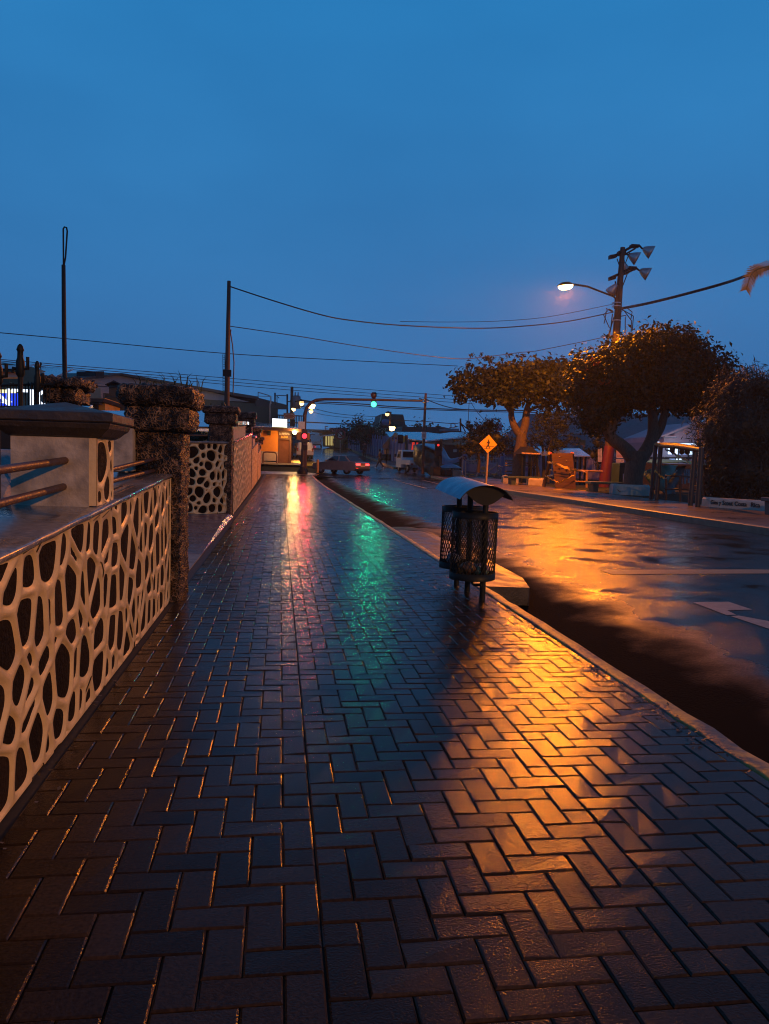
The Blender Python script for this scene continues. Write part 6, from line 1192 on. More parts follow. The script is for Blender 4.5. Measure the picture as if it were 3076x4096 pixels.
# second and third roofed bins far away
for (x, y, Y, lab) in ((1545, 1852, 76, 'small dark roofed bin beside the walking person at the boundary wall'), (1374, 1800, 108, 'farthest dark roofed bin near the no-parking board')):
    p = A(x, y, Y); t = thing('litter_bin', (p.x, Y, zr(Y)), lab, 'litter bin', 'roofed street litter bins')
    mb = MB(); mb.lathe([(.2, .3), (.24, .9), (.22, .9), (.18, .32)], Matrix.Translation((p.x-.2, Y, zr(Y))), 14); mb.build('basket', M['dark_metal'], t); mb = MB(); mb.lathe([(.2, .3), (.24, .9), (.22, .9), (.18, .32)], Matrix.Translation((p.x+.25, Y+.1, zr(Y))), 14); mb.build('basket', M['dark_metal'], t)
    mb = MB(); mb.tube([(p.x, Y, zr(Y)), (p.x, Y, zr(Y)+1.4)], .04, 6); mb.build('post', M['dark_metal'], t); mb = MB(); mb.add([(p.x+.55*math.cos(q), Y+dy, zr(Y)+1.25+.25*math.sin(q)) for dy in (-.3, .3) for q in [math.pi*k/10 for k in range(11)]], [(k, k+1, k+12, k+11) for k in range(10)], 0, True); mb.build('roof', M['sky_tint_metal'], t)
# ------------------------------------------------------------------ park furniture on the right
p = A(1943, 1941, 43.2); Y = 43.2
t = thing('crossing_sign', (p.x, Y, zr(Y)), 'yellow diamond pedestrian crossing sign on a pale post', 'road sign')
MB().tube([(p.x, Y, zr(Y)-.1), A(1952, 1800, Y)], .065, 10).build('post', mat('pale_post', (.35, .25, .14), rough=.5), t)
M['sign_y'] = mat('sign_yellow_reflective', (.75, .42, .01), rough=.25)
cs = A(1953, 1776, Y-.09); u = .53; rr = R(2)
def SP(x, z, d=0): return (cs.x+x*math.cos(rr)+z*math.sin(rr), cs.y-d, cs.z+z*math.cos(rr)-x*math.sin(rr))
mb = MB(); mb.prism([SP(0, u), SP(u, 0), SP(0, -u), SP(-u, 0)], (0, .03, 0)); mb.build('panel', M['sign_y'], t)
BLK = mat('sign_black', (.012, .01, .01), rough=.5); mb = MB()
k = u/100.0; fig = [[(-4, 42), (4, 42), (6, 34), (0, 29), (-6, 34)], [(-2, 28), (10, 26), (14, 14), (12, 0), (8, 0), (9, 12), (6, 16), (6, -6), (-6, -6), (-4, 12), (-14, 4), (-18, 8), (-8, 22)], [(-6, -6), (6, -6), (16, -34), (20, -36), (12, -38), (2, -16), (-8, -30), (-10, -38), (-18, -38), (-14, -30)]]
for pl_ in fig: mb.prism([SP(x*k*1.15, z*k*1.15, .004) for x, z in pl_], (0, -.004, 0))
for z, w_ in ((-24, 70), (-50, 40)): mb.prism([SP(-w_*k, (z-1.6)*k, .004), SP(w_*k, (z-1.6)*k, .004), SP(w_*k, (z+1.6)*k, .004), SP(-w_*k, (z+1.6)*k, .004)], (0, -.003, 0))
mb.build('walking_figure', BLK, t)
# planter kerbs, benches
YW = mat('limewashed_kerb', (.34, .26, .14), (.5, .42, .28), scale=4, rough=.6, bump=.4, bscale=25)
def planter(pts, h, lab, m=YW, wd=.35, name='planter_kerb'):
    P = [Vector(q) for q in pts]; mb = MB(); vs = []
    for i, q in enumerate(P):
        d = (P[min(i+1, len(P)-1)]-P[max(i-1, 0)]).normalized(); nn = Vector((-d.y, d.x, 0))*wd
        vs += [q+Vector((0, 0, -.05)), q+Vector((0, 0, h*.8))+nn*.05, q+Vector((0, 0, h))+nn*.2, q+nn+Vector((0, 0, h)), q+nn+Vector((0, 0, -.05))]
    n = len(P); mb.add(vs, [(i*5+j, (i+1)*5+j, (i+1)*5+j+1, i*5+j+1) for i in range(n-1) for j in range(4)]+[(0, 1, 2, 3, 4), tuple((n-1)*5+j for j in (4, 3, 2, 1, 0))])
    o = mb.build(name, m); tag(o, lab, 'kerb', 'raised tree planters'); return o
G0 = lambda x, y, Y: (A(x, y, Y).x, Y, zr(Y))
planter([G0(2005, 1918, 49.5), G0(2012, 1925, 48), G0(2072, 1930, 47.2), G0(2078, 1920, 48)], .42, 'limewashed kerb round the foot of the flat-topped tree')
planter([G0(2104, 1935, 46.2), G0(2112, 1942, 44.8), G0(2172, 1945, 44.2), G0(2182, 1935, 45.5)], .42, 'limewashed kerb round the thin stemmed tree')
def bench(x, y, Y, w_, h, lab, m, rz=R(8)):
    p = A(x, y, Y); t = thing('park_bench', (p.x, Y, zr(Y)), lab, 'bench', 'concrete park benches', rz)
    mb = MB(); mb.box(-w_/2, w_/2, -.3, .3, h-.12, h); bevel(mb.build('seat', m, t, world=False), .02, 2)
    for s in (-1, 1): mb = MB(); mb.prism([(s*w_*.32-.13, -.22, -.05), (s*w_*.32+.13, -.22, -.05), (s*w_*.32+.17, -.22, h-.122), (s*w_*.32-.17, -.22, h-.122)], (0, .44, 0)); mb.build('leg', m, t, world=False)
BG = mat('bench_green', (.035, .055, .045), (.055, .075, .06), scale=6, rough=.4)
bench(2092, 1940, 45.2, 2.3, .5, 'dark green concrete bench between the two limewashed tree kerbs', BG)
bench(2415, 1970, 38.2, 1.9, .5, 'greenish bench at the foot of the red painted pole', mat('bench_mint', (.05, .09, .075), rough=.45))
bench(3145, 2062, 21.2, 1.4, .52, 'blue green bench cut by the right edge next to the lettered kerb', mat('bench_teal', (.06, .08, .085), rough=.45))
GF = mat('graffiti_kerb', (.2, .33, .3), (.36, .38, .36), scale=2.2, rough=.55, contrast=.1)
o = planter([G0(2436, 1970, 36), G0(2450, 1978, 35), G0(2520, 1984, 34.4), G0(2594, 1985, 34.2), G0(2600, 1975, 35)], .48, 'mint and white graffiti painted kerb round the largest tree', GF)
mb = MB()
def scrib(seq, Y): mb.tube([A(x, y, Y-(x-2450)/150*.6-.03) for x, y in seq], .018, 5)
for sq in ([(2470, 1958), (2480, 1968), (2495, 1960)], [(2488, 1968), (2505, 1975), (2518, 1966), (2512, 1960), (2506, 1970), (2520, 1980)], [(2533, 1962), (2532, 1980), (2545, 1982)], [(2555, 1966), (2565, 1978), (2580, 1980), (2592, 1970)]): scrib(sq, 34.9)
tag(mb.build('graffiti', BLK), 'black scribbled graffiti on the mint painted kerb', 'graffiti')
# lettered kerb
a, b = Vector((14.8, 24.95, 0)), Vector((15.75, 23.15, 0))
LK = planter([(a.x, a.y+.5, 0), (a.x, a.y, 0), (b.x, b.y, 0), (b.x+.1, b.y+.4, 0)], .33, 'whitewashed kerb lettered Gies y Scout Costa Rica under the conifer', mat('whitewash', (.36, .31, .26), (.55, .49, .42), scale=3, rough=.6, bump=.3, bscale=20), wd=.3)
d = (b-a).normalized(); nn = Vector((d.y, -d.x, 0)); mx = a.lerp(b, .5)
for word, u0, u1, sz in (('Gies y', .03, .22, .19), ('Scout', .245, .43, .22), ('Costa', .46, .67, .2), ('Rica', .74, .89, .21)):
    lt = text_mesh(word, sz, Matrix.Identity(4), BLK, 'lettering', LK, bold=.004); lt.matrix_parent_inverse = Matrix.Identity(4)
    xs = [v.co.x for v in lt.data.vertices]; lt.data.transform(face_mat(a.lerp(b, (u0+u1)/2)+Vector((0, 0, .17))+nn*.02, d, (0, 0, 1)) @ Matrix.Diagonal(((u1-u0)*(b-a).length/(max(xs)-min(xs)), 1, 1, 1)))
# swing posts frame
Yp = [(2604, 1999, 30.1), (2626, 2001, 29.3), (2760, 2022, 25.7), (2790, 2028, 24.8)]
t = thing('post_frame', (15, 27.5, 0), 'dark timber post frame of a playground swing by the conifer', 'play frame'); tops = [(2624, 1772), (2644, 1775), (2782, 1787), (2806, 1790)]
PT = mat('dark_post', (.02, .016, .015), (.035, .028, .025), scale=8, rough=.5)
for (x, y, Y), (tx, ty) in zip(Yp, tops): g0 = A(x, y, Y); MB().tube([(g0.x, Y, -.1), A(tx, ty, Y)], .085, 10).build('post', PT, t)
mb = MB(); mb.tube([A(2624, 1778, 30.1), A(2700, 1780, 28), A(2782, 1793, 25.7)], .09, 8); mb.tube([A(2644, 1782, 29.3), A(2720, 1787, 27), A(2806, 1800, 24.8)], .09, 8); mb.build('crossbeam', PT, t)
mb = MB(); 
for x, y in ((2690, 1788), (2728, 1795), (2750, 1795)): mb.lathe([(.01, -.22), (.1, -.18), (.1, 0)], Matrix.Translation(A(x, y, 27.5)), 8)
mb.build('swing_hook', PT, t)
TAPE = mat('caution_tape', (.5, .28, .03), (.55, .33, .05), scale=20, rough=.35); TAPEW = mat('grey_green_tape', (.16, .17, .1), rough=.4)
def ribbon(pts, w_, lab, m=TAPE):
    P = [Vector(q) for q in pts]; out = [P[0]]
    for a_, b_ in zip(P, P[1:]): out += [a_.lerp(b_, k/6)+Vector((0, 0, .03*math.sin(k*2.3+a_.x))) for k in range(1, 7)]
    mb = MB(); vs = []
    for k, q in enumerate(out): tw = .5*math.sin(k*.8); vs += [q+Vector((0, math.sin(tw)*w_/2, math.cos(tw)*w_/2)), q-Vector((0, math.sin(tw)*w_/2, math.cos(tw)*w_/2))]
    mb.add(vs, [(2*k, 2*k+1, 2*k+3, 2*k+2) for k in range(len(out)-1)]); o = mb.build('caution_tape', m); s = o.modifiers.new('film', 'SOLIDIFY'); s.thickness = .004
    return tag(o, lab, 'caution tape', 'yellow caution tape')
ribbon([A(2618, 1886, 29.4), A(2622, 1882, 29.2), A(2640, 1903, 29), A(2660, 1914, 29)], .07, 'bright bit of yellow tape hanging from the swing posts'); ribbon([A(2660, 1914, 29), A(2690, 1900, 29.5), A(2710, 1880, 30)], .05, 'dull tape strip rising behind the swing posts', TAPEW)
ribbon([A(2660, 1795, 28.5), A(2705, 1820, 28), A(2750, 1845, 26.5), A(2790, 1855, 25.5)], .09, 'twisted grey green tape sagging across the swing frame', TAPEW); ribbon([A(2398, 1972, 38), A(2430, 1962, 37.5), A(2455, 1950, 37)], .05, 'slack dull tape from the bench to the graffiti kerb', TAPEW)
# climbing board
Y = 41.3
t = thing('climbing_board', (A(2255, 1955, Y).x, Y, zr(Y)), 'leaning wooden climbing board with hand grips and red corner caps', 'climbing wall')
B0, B1, B2, B3 = A(2222, 1954, Y-.3), A(2304, 1956, Y-.3), A(2290, 1812, Y+.4), A(2206, 1813, Y+.4); B0.z = B1.z = .0
mb = MB(); n = 11
for k in range(n):
    f0, f1 = k/n, (k+.97)/n; mb.prism([B0.lerp(B3, f0), B1.lerp(B2, f0), B1.lerp(B2, f1), B0.lerp(B3, f1)], (0, .05+.006*(k % 3), 0))
mb.build('boards', mat('varnished_board', (.045, .018, .008), (.07, .029, .012), scale=3, rough=.45, bump=.4, bscale=9, stretch=(.6, 1, 6)), t)
for x, y in ((2239, 1829), (2266, 1846), (2222, 1862), (2248, 1873), (2279, 1893)): c = A(x, y, Y-.05); mb = MB(); mb.lathe([(.01, -.04), (.05, -.03), (.055, 0), (.03, .03)], Matrix.Translation(c) @ Matrix.Rotation(R(90), 4, 'X'), 8); mb.build('hand_grip', mat('grip', (.16, .12, .09), rough=.5), t)
for a_ in (B2, B3): mb = MB(); mb.lathe([(.06, -.06), (.06, .05), (.01, .06)], Matrix.Translation(a_+Vector((0, .1, 0))), 10); mb.build('corner_cap', mat('cap_red', (.3, .02, .015), rough=.4), t)
mb = MB(); mb.tube([B3+Vector((-.05, .15, 0)), A(2200, 1840, Y+1.2), (A(2180, 1930, Y+1.4).x, Y+1.6, .05)], .11, 8); mb.tube([B2+Vector((.05, .15, 0)), (A(2290, 1930, Y+1.4).x, Y+1.6, .05)], .11, 8); mb.build('rear_leg', mat('timber2', (.10, .05, .02), (.15, .075, .03), scale=6, rough=.6), t)
mb = MB(); mb.tube([A(2190, 1905, Y+1.3), A(2215, 1900, Y+.3)], .06, 6); mb.tube([A(2198, 1880, Y+1.3), A(2215, 1882, Y+.3)], .05, 6); mb.build('rung', M['galv'], t)
ribbon([A(2190, 1848, Y+.6), A(2212, 1850, Y-.1), A(2280, 1874, Y-.1), A(2342, 1886, Y+.5)], .09, 'long bright yellow tape over the top half of the climbing board'); ribbon([A(2192, 1851, Y+.6), A(2214, 1853, Y-.16), A(2282, 1880, Y-.16), A(2336, 1886, Y+.5)], .06, 'second yellow tape just under the long bright one')
ribbon([A(2180, 1903, Y+.9), A(2205, 1917, Y-.3), A(2236, 1930, Y-.4), A(2297, 1900, Y-.2)], .06, 'yellow tape making a V over the lower climbing board'); ribbon([(A(2206, 1970, 39).x, 39, .02), (A(2290, 1974, 38.6).x, 38.6, .02), (A(2358, 1976, 38.2).x, 38.2, .02)], .05, 'yellow tape lying on the wet pavement before the board', TAPE)
# wooden post and rail fence
t = thing('rail_fence', (A(2340, 1925, 44).x, 44, 0), 'low yellowish timber post and rail fence right of the climbing board', 'fence'); TM = mat('yellow_timber', (.24, .12, .03), (.32, .17, .045), scale=6, rough=.5)
for x in (2298, 2348): MB().tube([(A(x, 1926, 43.5).x, 43.5, 0), A(x, 1884, 43.5)], .07, 8).build('post', TM, t)
for y in (1882, 1926): MB().tube([A(2296, y, 43.5), A(2350, y+2, 43.5), A(2410, y+4, 43.8)], .055, 8).build('rail', TM, t)
t = thing('rail_fence', (A(2720, 1960, 29).x, 29, 0), 'dark low rail fence between the swing posts and the conifer', 'fence')
for x, Y in ((2665, 30), (2722, 29), (2815, 27.5)): MB().tube([(A(x, 1990, Y).x, Y, -.1), A(x, 1905, Y)], .05, 6).build('post', M['rust_pipe'], t)
for y in (1903, 1955): MB().tube([A(2660, y, 30), A(2740, y+3, 29), A(2876, y+16, 27)], .035, 6).build('rail', M['rust_pipe'], t)
# playground shelter with blue roof
Y = 47
t = thing('play_shelter', (A(2250, 1890, Y).x, Y, zr(Y)), 'playground shelter with two blue metal roofs behind the thin stemmed tree', 'shelter')
mb = MB(); mb.prism([A(2200, 1794, Y+2), A(2318, 1793, Y+2), A(2362, 1824, Y-1), A(2230, 1818, Y-1)], (0, 0, -.07)); mb.prism([A(2122, 1786, Y+3), A(2165, 1785, Y+3), A(2215, 1816, Y+.5), A(2165, 1818, Y+.5)], (0, 0, -.07)); mb.build('roof', M['roof_blue'], t)
mb = MB(); mb.prism([A(2122, 1786, Y+.4), A(2165, 1818, Y+.4), A(2090, 1815, Y+.4)], (0, 2, 0)); mb.build('gable', M['darkin'], t)
for x in (2100, 2137, 2160, 2315, 2335, 2355): q = A(x, 1830, Y); MB().tube([(q.x, Y+.5, zr(Y)-.1), (q.x, Y+.5, A(x, 1820, Y).z)], .07, 6).build('post', M['dark_metal'], t)
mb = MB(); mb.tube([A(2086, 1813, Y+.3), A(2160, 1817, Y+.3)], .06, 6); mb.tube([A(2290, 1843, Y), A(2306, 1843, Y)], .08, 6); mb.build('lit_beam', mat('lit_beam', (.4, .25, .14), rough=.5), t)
mb = MB(); mb.prism([A(2292, 1845, Y+2), A(2303, 1845, Y+2), A(2303, 1905, Y+2), A(2292, 1905, Y+2)], (0, .3, 0)); mb.build('lilac_post', M['purple'], t)
t = thing('orange_board_post', (A(2327, 1850, 57).x, 57, 0), 'orange brown board on twin posts behind the blue shelter', 'sign'); ob = mat('orange_board', (.24, .11, .03), rough=.6); mb = MB(); mb.prism([A(2315, 1760, 57), A(2342, 1760, 57), A(2342, 1781, 57), A(2315, 1781, 57)], (0, .08, 0)); mb.build('panel', ob, t)
for x in (2319, 2336): mb = MB(); mb.prism([A(x-3, 1782, 57), A(x+3, 1782, 57), A(x+2, 1900, 57), A(x-4, 1900, 57)], (0, .1, 0)); mb.build('post', ob, t)
# pergola / playground clutter behind the flat-topped tree
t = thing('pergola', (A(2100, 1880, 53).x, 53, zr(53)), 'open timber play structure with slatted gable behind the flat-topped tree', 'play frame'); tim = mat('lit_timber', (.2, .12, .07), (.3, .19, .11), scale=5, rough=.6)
for x in (2055, 2085, 2118, 2138): q = A(x, 1850, 53); MB().tube([(q.x, 53, zr(53)), A(x, 1810, 53)], .08, 6).build('post', M['dark_metal'], t)
for k in range(7): MB().tube([A(2090+k*3, 1800+abs(k-3)*0, 53-k*.05), A(2106, 1768, 53), A(2124-k*2, 1800, 53)], .04, 5).build('rafter', M['wood'], t) if k in (0, 2, 4) else None
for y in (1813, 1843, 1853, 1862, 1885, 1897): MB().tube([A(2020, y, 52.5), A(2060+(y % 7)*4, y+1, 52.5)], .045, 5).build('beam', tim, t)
for y in (1852, 1860, 1872): MB().tube([A(2088, y, 52.5), A(2150, y+1, 52.5)], .05, 5).build('beam', M['wood'], t)
mb = MB(); mb.prism([A(2097, 1870, 52), A(2114, 1870, 52), A(2112, 1886, 52), A(2099, 1886, 52)], (0, .3, 0)); mb.build('blue_panel', mat('blue_panel', (.07, .09, .28), rough=.5), t)
mb = MB(); mb.prism([A(2138, 1903, 51), A(2148, 1903, 51), A(2148, 1918, 51), A(2138, 1918, 51)], (0, .2, 0)); mb.build('yellow_panel', mat('yellow_panel', (.35, .24, .03), rough=.5), t)
# outdoor gym
GP = mat('gym_pipe', (.3, .25, .24), (.4, .34, .32), scale=5, rough=.35); GYM = 'outdoor gym machines'; PADM = mat('gym_pad', (.4, .25, .08), rough=.5)
def gym(x, Y, lab, tubes, pads, yb=1905):
    g0 = A(x, yb, Y); t = thing('gym_machine', (g0.x, Y, zr(Y)), lab, 'gym machine', GYM)
    mb = MB()
    for sq in tubes: mb.tube([A(a_, b_, Y+d_) for a_, b_, d_ in sq], .06, 7)
    mb.build('frame', GP, t)
    for (x0, y0, x1, y1) in pads: mb = MB(); mb.prism([A(x0, y0, Y-.1), A(x1, y0, Y-.1), A(x1, y1, Y-.1), A(x0, y1, Y-.1)], (0, .4, 0)); bevel(mb.build('pad', PADM, t), .04, 2)
gym(1850, 54.5, 'gym walker with curved white handles, left in the outdoor gym', [[(1849, 1907, 0), (1850, 1870, 0), (1853, 1830, 0), (1848, 1826, 0), (1838, 1834, 0)], [(1853, 1900, 0), (1862, 1908, 0)]], [(1846, 1900, 1856, 1906)])
gym(1890, 55, 'gym frame like a hurdle with twin foot pads, second from the left', [[(1862, 1905, 0), (1862, 1845, 0), (1866, 1841, 0), (1893, 1843, 0), (1898, 1850, 0)], [(1895, 1842, 0), (1910, 1840, 0), (1918, 1848, 0), (1912, 1890, 0), (1905, 1905, 0)], [(1864, 1900, .3), (1880, 1906, .3), (1905, 1904, .3)]], [(1871, 1894, 1882, 1899), (1885, 1895, 1898, 1900)])
gym(1940, 56, 'gym seat machine with a yellow backrest beside the crossing sign', [[(1935, 1905, 0), (1940, 1880, 0), (1943, 1845, 0)], [(1958, 1880, 0), (1985, 1862, 0), (2010, 1868, 0)], [(1915, 1870, 0), (1924, 1872, 0)]], [(1929, 1866, 1941, 1880), (1931, 1887, 1960, 1894)])
gym(1990, 55, 'gym bench press with orange pads right of the crossing sign', [[(1975, 1905, 0), (1985, 1890, 0), (2000, 1880, 0), (2010, 1900, 0)], [(1990, 1900, 0), (1989, 1850, 0)], [(2000, 1905, 0), (2004, 1872, 0)]], [(1971, 1894, 1990, 1900)])
gym(1800, 57, 'gym machine under a small umbrella left of the walker', [[(1800, 1905, 0), (1801, 1870, 0)], [(1806, 1905, 0), (1814, 1870, 0), (1808, 1862, 0)]], [(1820, 1885, 1832, 1889)])
mb = MB(); c = A(1800, 1866, 57); mb.lathe([(.01, .25), (.5, .12), (.95, -.1), (.93, -.12), (.01, .2)], Matrix.Translation(c), 12); tag(mb.build('stall_umbrella', M['tarp_b']), 'little blue parasol over the leftmost gym machine', 'parasol')
# park fence: lilac plinth with white pickets
t = thing('picket_fence', (22, 62, zr(62)), 'lilac plinth wall with white iron pickets behind the gym', 'fence'); fa, fb = Vector((16.6, 68.5)), Vector((31, 47)); N = 150
fz = lambda u: .6*(1-u)+.02*u
mb = MB(); mb.prism([(fa.x, fa.y, -.2), (fb.x, fb.y, -.3), (fb.x, fb.y, fz(1)+.62), (fa.x, fa.y, fz(0)+.62)], (.15, .1, 0)); mb.build('plinth', M['purple'], t)
mb = MB(); GPK = mat('white_picket', (.34, .32, .36), rough=.45)
for k in range(N+1):
    u = k/N; q = fa.lerp(fb, u); z = fz(u); mb.box(q.x-.022, q.x+.022, q.y-.02, q.y+.02, z+.6, z+1.33); mb.add([(q.x-.04, q.y, z+1.33), (q.x+.04, q.y, z+1.33), (q.x, q.y, z+1.45)], [(0, 1, 2)])
pk = mb.build('picket_run', GPK, t); pk['kind'] = 'stuff'
mb = MB()
for dz in (.72, 1.22): mb.tube([(fa.x, fa.y-.03, fz(0)+dz), (fb.x, fb.y-.03, fz(1)+dz)], .03, 5)
mb.build('rail', GPK, t)
for u in (.0, .17, .34, .51, .68, .85, 1): q = fa.lerp(fb, u); z = fz(u); mb = MB(); mb.box(q.x-.2, q.x+.2, q.y-.2, q.y+.2, z-.5, z+1.5); mb.lathe([(.3, z+1.5), (.3, z+1.58), (.01, z+1.8)], Matrix.Translation((q.x, q.y, 0)), 4); mb.build('post', M['purple'], t)
# lilac house with lit clinic windows
t = thing('lilac_house', A(2400, 1860, 78), 'big lilac house with a long grey roof and bright lit windows behind the park', 'house'); Y = 78
RF = mat('purple_grey_roof', (.075, .062, .08), (.11, .09, .115), scale=2, rough=.5, bump=.4, bscale=5, wave='Z', bdist=.03)
mb = MB(); mb.prism([A(1972, 1793, 76), A(2800, 1806, 76), A(2800, 1657, 86), A(2105, 1655, 86)], (0, 0, -.15)); mb.build('roof', RF, t)
mb = MB(); mb.prism([A(2000, 1795, 78), A(2800, 1806, 78), A(2800, 1960, 78), A(2000, 1940, 78)], (0, 10, 0)); mb.build('wall', M['purple'], t)
mb = MB(); mb.prism([A(1985, 1714, 80), A(2006, 1690, 80), A(2010, 1722, 80), A(1985, 1726, 80)], (0, .4, 0)); mb.build('side_gable', M['purple'], t)
mb = MB(); mb.prism([A(2400, 1786, 75.6), A(2590, 1790, 75.6), A(2590, 1797, 75.6), A(2400, 1794, 75.6)], (0, .4, 0)); mb.prism([A(2338, 1728, 75), A(2385, 1732, 75), A(2385, 1737, 75), A(2338, 1733, 75)], (0, .4, 0)); mb.build('eave_board', mat('eave_pale', (.38, .33, .4), rough=.5), t)
mb = MB(); mb.prism([A(2338, 1733, 75.2), A(2362, 1712, 75.2), A(2385, 1735, 75.2)], (0, 4, 0)); mb.build('porch_gable', RF, t)
# wing with its gable
Yw = 64; mb = MB(); mb.prism([A(2655, 1745, Yw), A(2800, 1688, Yw), A(2880, 1720, Yw), A(2880, 1770, Yw), A(2655, 1768, Yw)], (0, 8, 0)); mb.build('wing_gable', mat('pale_lilac', (.24, .2, .25), (.3, .25, .31), scale=1, rough=.6), t)
mb = MB(); mb.prism([A(2650, 1742, Yw-.3), A(2798, 1681, Yw-.3), A(2800, 1688, Yw-.3), A(2652, 1749, Yw-.3)], (0, .5, 0)); mb.prism([A(2640, 1741, Yw-.3), A(2704, 1744, Yw-.3), A(2704, 1749, Yw-.3), A(2640, 1746, Yw-.3)], (0, .5, 0)); mb.build('barge_board', mat('barge_pale', (.36, .3, .34), rough=.5), t)
mb = MB(); mb.prism([A(2600, 1768, Yw), A(2880, 1768, Yw), A(2880, 1900, Yw), A(2600, 1900, Yw)], (0, 8, 0)); mb.build('wing_wall', mat('blue_grey_wall', (.14, .14, .2), (.18, .18, .25), scale=1, rough=.6), t)
E_win = emis('clinic_light', (.62, .8, 1), 1.25); E_win2 = emis('clinic_dim', (.25, .38, .7), .6); DKF = M['darkin']
for (x0, y0, x1, y1, e) in ((2684, 1773, 2800, 1783, E_win), (2625, 1767, 2638, 1775, E_win), (2672, 1788, 2712, 1817, E_win), (2714, 1800, 2752, 1818, E_win2), (2756, 1790, 2772, 1818, E_win), (2780, 1785, 2815, 1820, E_win), (2624, 1795, 2631, 1815, E_win2), (2600, 1778, 2616, 1812, E_win2), (2678, 1834, 2700, 1846, E_win2), (2705, 1834, 2726, 1845, E_win), (2770, 1835, 2800, 1846, E_win)):
    mb = MB(); mb.prism([A(x0, y0, Yw-.05), A(x1, y0, Yw-.05), A(x1, y1, Yw-.05), A(x0, y1, Yw-.05)], (0, .03, 0)); w_ = mb.build('lit_window', e, t)
mb = MB()
for x in (2713, 2753, 2774, 2640): mb.tube([A(x, 1784, Yw-.1), A(x, 1850, Yw-.1)], .06, 4)
for y in (1786, 1829, 1832): mb.tube([A(2600, y, Yw-.1), A(2850, y+1, Yw-.1)], .06, 4)
mb.build('window_bars', DKF, t); mb = MB(); mb.prism([A(2715, 1804, Yw-.12), A(2752, 1804, Yw-.12), A(2752, 1807, Yw-.12), A(2715, 1807, Yw-.12)], (0, .02, 0)); mb.prism([A(2694, 1838, Yw-.12), A(2700, 1838, Yw-.12), A(2700, 1845, Yw-.12), A(2694, 1845, Yw-.12)], (0, .02, 0)); mb.build('shelf_goods', mat('goods_green', (.1, .4, .15), rough=.5), t)
lamp('clinic_light', A(2720, 1800, Yw-1.5), 90, (.6, .8, 1), .6)
p = A(2790, 1810, 55); t = thing('service_pole', (p.x, 55, 0), 'thin orange lit service pole before the lilac gable', 'pole'); MB().tube([(p.x, 55, 0), A(2796, 1690, 55)], .07, 6).build('shaft', mat('service_pole', (.25, .13, .07), rough=.5), t)
# information boards
for (x0, y0, x1, y1, Y, lab, red) in ((2392, 1793, 2408, 1847, 52, 'white information board left of the red pole', 0), (2466, 1798, 2495, 1832, 52, 'white information board with red lines behind the fork of the tree', 1), (2465, 1836, 2482, 1850, 52, 'small white notice under the red lined board', 0), (2483, 1837, 2496, 1850, 52, 'second small white notice under the red lined board', 0), (2493, 1895, 2508, 1933, 38, 'white poster on the dark green cabinet by the trunk', 0)):
    t = thing('notice_board', A(x0, y1, Y), lab, 'notice', 'notices in the park'); mb = MB(); mb.prism([A(x0, y0, Y), A(x1, y0, Y), A(x1, y1, Y), A(x0, y1, Y)], (0, .04, 0)); mb.build('panel', mat('board_white', (.5, .44, .42), rough=.5) if Y > 40 else mat('poster_white', (.4, .42, .48), rough=.5), t)
    mb = MB(); n = max(2, int((y1-y0)/5))
    for k in range(n): y = y0+3+k*(y1-y0-5)/n; mb.prism([A(x0+2, y, Y-.01), A(x1-2-(k % 3), y, Y-.01), A(x1-2-(k % 3), y+1.6, Y-.01), A(x0+2, y+1.6, Y-.01)], (0, .008, 0))
    mb.build('printing', mat('board_print_red', (.4, .06, .03), rough=.6) if red else mat('board_print', (.14, .14, .16), rough=.6), t)
t = thing('green_cabinet', A(2490, 1950, 40), 'dark green cabinet half hidden behind the largest trunk', 'cabinet'); mb = MB(); mb.prism([A(2480, 1852, 39), A(2520, 1852, 39), A(2520, 1945, 39), A(2474, 1942, 39)], (0, 1, 0)); bevel(mb.build('body', mat('cabinet_green', (.012, .03, .012), rough=.5), t), .05); mb = MB(); mb.prism([A(2476, 1866, 38.95), A(2520, 1866, 38.95), A(2520, 1868, 38.95), A(2476, 1868, 38.95)], (0, -.02, 0)); mb.build('band', M['darkin'], t)
# green tarpaulins, bundle of white pipes
drape('tarpaulin', [[A(2600, 1842, 40), A(2650, 1838, 40), A(2720, 1842, 40), A(2830, 1856, 40)], [A(2585, 1850, 38), A(2650, 1852, 38), A(2720, 1850, 38), A(2830, 1862, 38)]], 20, 8, M['tarp_gl'], 'flat green tarpaulin roof behind the swing posts', 9, .06)
drape('tarpaulin', [[A(2566, 1895, 37.2), A(2610, 1875, 37), A(2660, 1860, 37), A(2710, 1865, 37.4)], [A(2590, 1925, 36.8), A(2620, 1925, 36.4), A(2660, 1915, 36.4), A(2690, 1900, 37)], [A(2612, 1958, 36.6), A(2640, 1963, 36.3), A(2655, 1960, 36.4), A(2668, 1935, 37)]], 20, 14, M['tarp_gl'], 'green tarpaulin side hanging down behind the swing posts', 11, .08)
drape('tarpaulin', [[A(2690, 1905, 38), A(2710, 1870, 38.2), A(2740, 1866, 38.4)], [A(2650, 1962, 36.8), A(2680, 1975, 37), A(2700, 1960, 37.6)], [A(2650, 1968, 36.8), A(2680, 1992, 37), A(2702, 1975, 37.6)]], 14, 12, mat('shaded_tarp', (.008, .018, .014), rough=.5), 'tarpaulin corner beside the green one, its shade put into the colour', 13, .08)  # shaded copy of the green tarpaulin, the shade put into its colour
t = thing('stacked_chairs', A(2745, 1935, 39), 'upside-down stack of white chairs whose legs show beyond the swing frame', 'chairs'); r = random.Random(6); mb = MB()
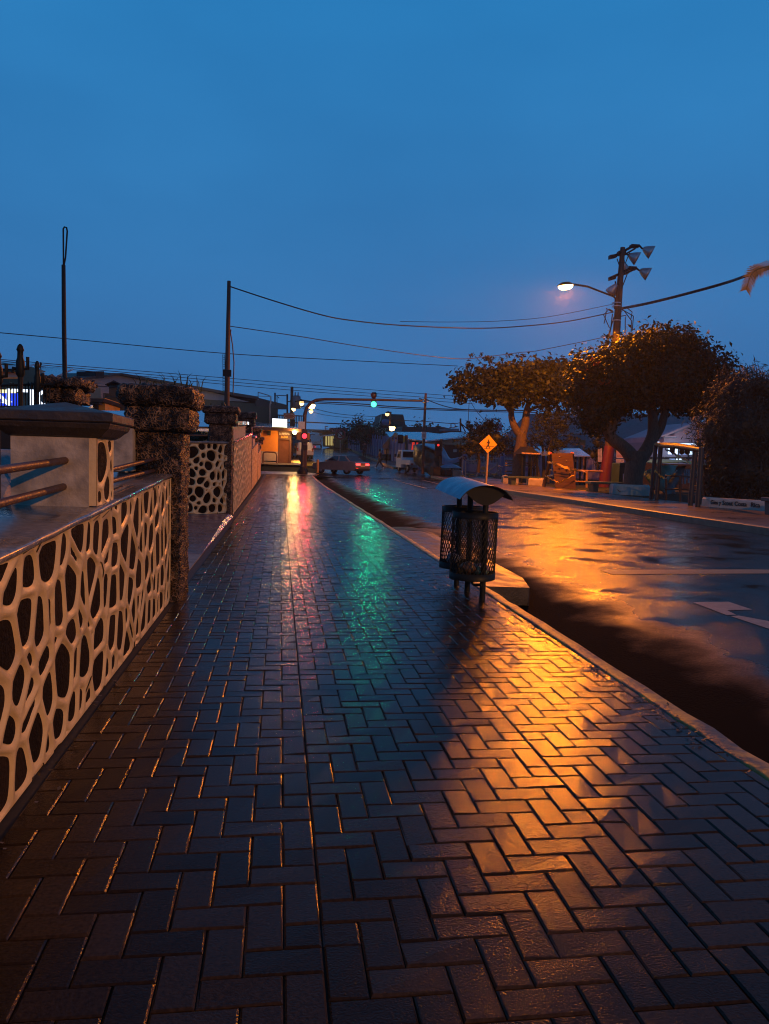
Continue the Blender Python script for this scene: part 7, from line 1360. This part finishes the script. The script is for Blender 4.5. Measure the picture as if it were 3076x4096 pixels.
for k in range(11):
    x = 2722+k*7+r.uniform(-3, 3) if k < 7 else 2776+(k-7)*8; y1 = 1877+r.uniform(-3, 6); mb.tube([A(x-5 if k % 2 else x+3, y1+55+r.uniform(-10, 8), 38.6), A(x, y1, 38.6)], .045, 5)
for y in (1877, 1895, 1910): mb.tube([A(2738, y, 38.6), A(2765, y+2, 38.6)], .035, 5)
mb.build('legs', mat('chair_white', (.34, .32, .34), rough=.5), t)
t = thing('dark_booth', A(2700, 1960, 44), 'unlit covered market booth under the green tarpaulin', 'booth'); mb = MB(); mb.prism([A(2500, 1850, 46), A(2850, 1860, 46), A(2850, 1970, 46), A(2500, 1960, 46)], (0, .3, 0)); mb.build('back', mat('booth_dark', (.02, .016, .016), rough=.8), t)
for x in (2560, 2850): p = A(x, 1960, 42); MB().tube([(p.x, 42, 0), A(x, 1846, 42)], .06, 6).build('post', M['dark_metal'], t)
# long dim trees line behind everything so the horizon closes
mb = leaves([((x, 150+10*math.sin(x), zr(150)+1.5), (7, 4, 2.6)) for x in range(24, 110, 7)]+[((x, 120, zr(120)+.5), (6, 4, 2.2)) for x in range(-60, -14, 6)], 3000, 1.0, 77, .9); tag(mb.build('distant_trees', M['leaf_d']), 'dark line of distant trees behind the houses', 'trees', kind='stuff')
# ------------------------------------------------------------------ light
lamp('street_light', LP+Vector((0, 0, -.3)), 18500, SODIUM, .16, 172, .12, LP+Vector((0, -.3, -9)))
# the next lamp along the far pavement, behind the viewer
t = thing('street_lamp', (12.6, -9, 0), 'street lamp on the far pavement behind the viewer', 'street lamp', 'small street lamps at the crossing')
MB().tube([(12.6, -9, -.1), (12.6, -9, 6.6), (12.2, -9, 7.0), (11.4, -9, 7.1)], .08, 10).build('pole', M['wood'], t)
mb = MB(); mb.lathe([(.01, .1), (.2, .06), (.25, -.04), (.15, -.14), (.01, -.16)], Matrix.Translation((11.2, -9, 7.02)), 16); mb.build('lens', emis('lamp_glow2', (1, .55, .2), 12), t)
lamp('street_lamp_light', (11.2, -9, 6.75), 8500, (1, .40, .06), .2)
g_ = A(1495, 1617, YT-.35); lamp('green_signal_light', g_, 260, (.02, 1, .42), .16, 100, .8, (2, 10, 0))
r_ = A(1218, 1744, YT-.6); lamp('red_signal_light', r_, 190, (1, .03, .09), .14, 120, .8, (0, 15, 0))
lamp('shop_lamp_light', pl_bulb, 560, (1, .5, .14), .2)
# haze added over the street to make a glow round the lamps
mb = MB(); mb.box(-150, 150, -40, 330, -1.6, 26)
hm = bpy.data.materials.new('haze'); hm.use_nodes = True; nt = hm.node_tree; nt.nodes.remove(nt.nodes['Principled BSDF']); pv = nt.nodes.new('ShaderNodeVolumePrincipled'); pv.inputs['Density'].default_value = .00045; pv.inputs['Color'].default_value = (.9, .92, .95, 1); pv.inputs['Anisotropy'].default_value = .5
nt.links.new(pv.outputs[0], nt.nodes['Material Output'].inputs['Volume'])
o = mb.build('haze', hm); tag(o, 'thin haze added over the whole street for the lamp glow', 'haze', kind='stuff')
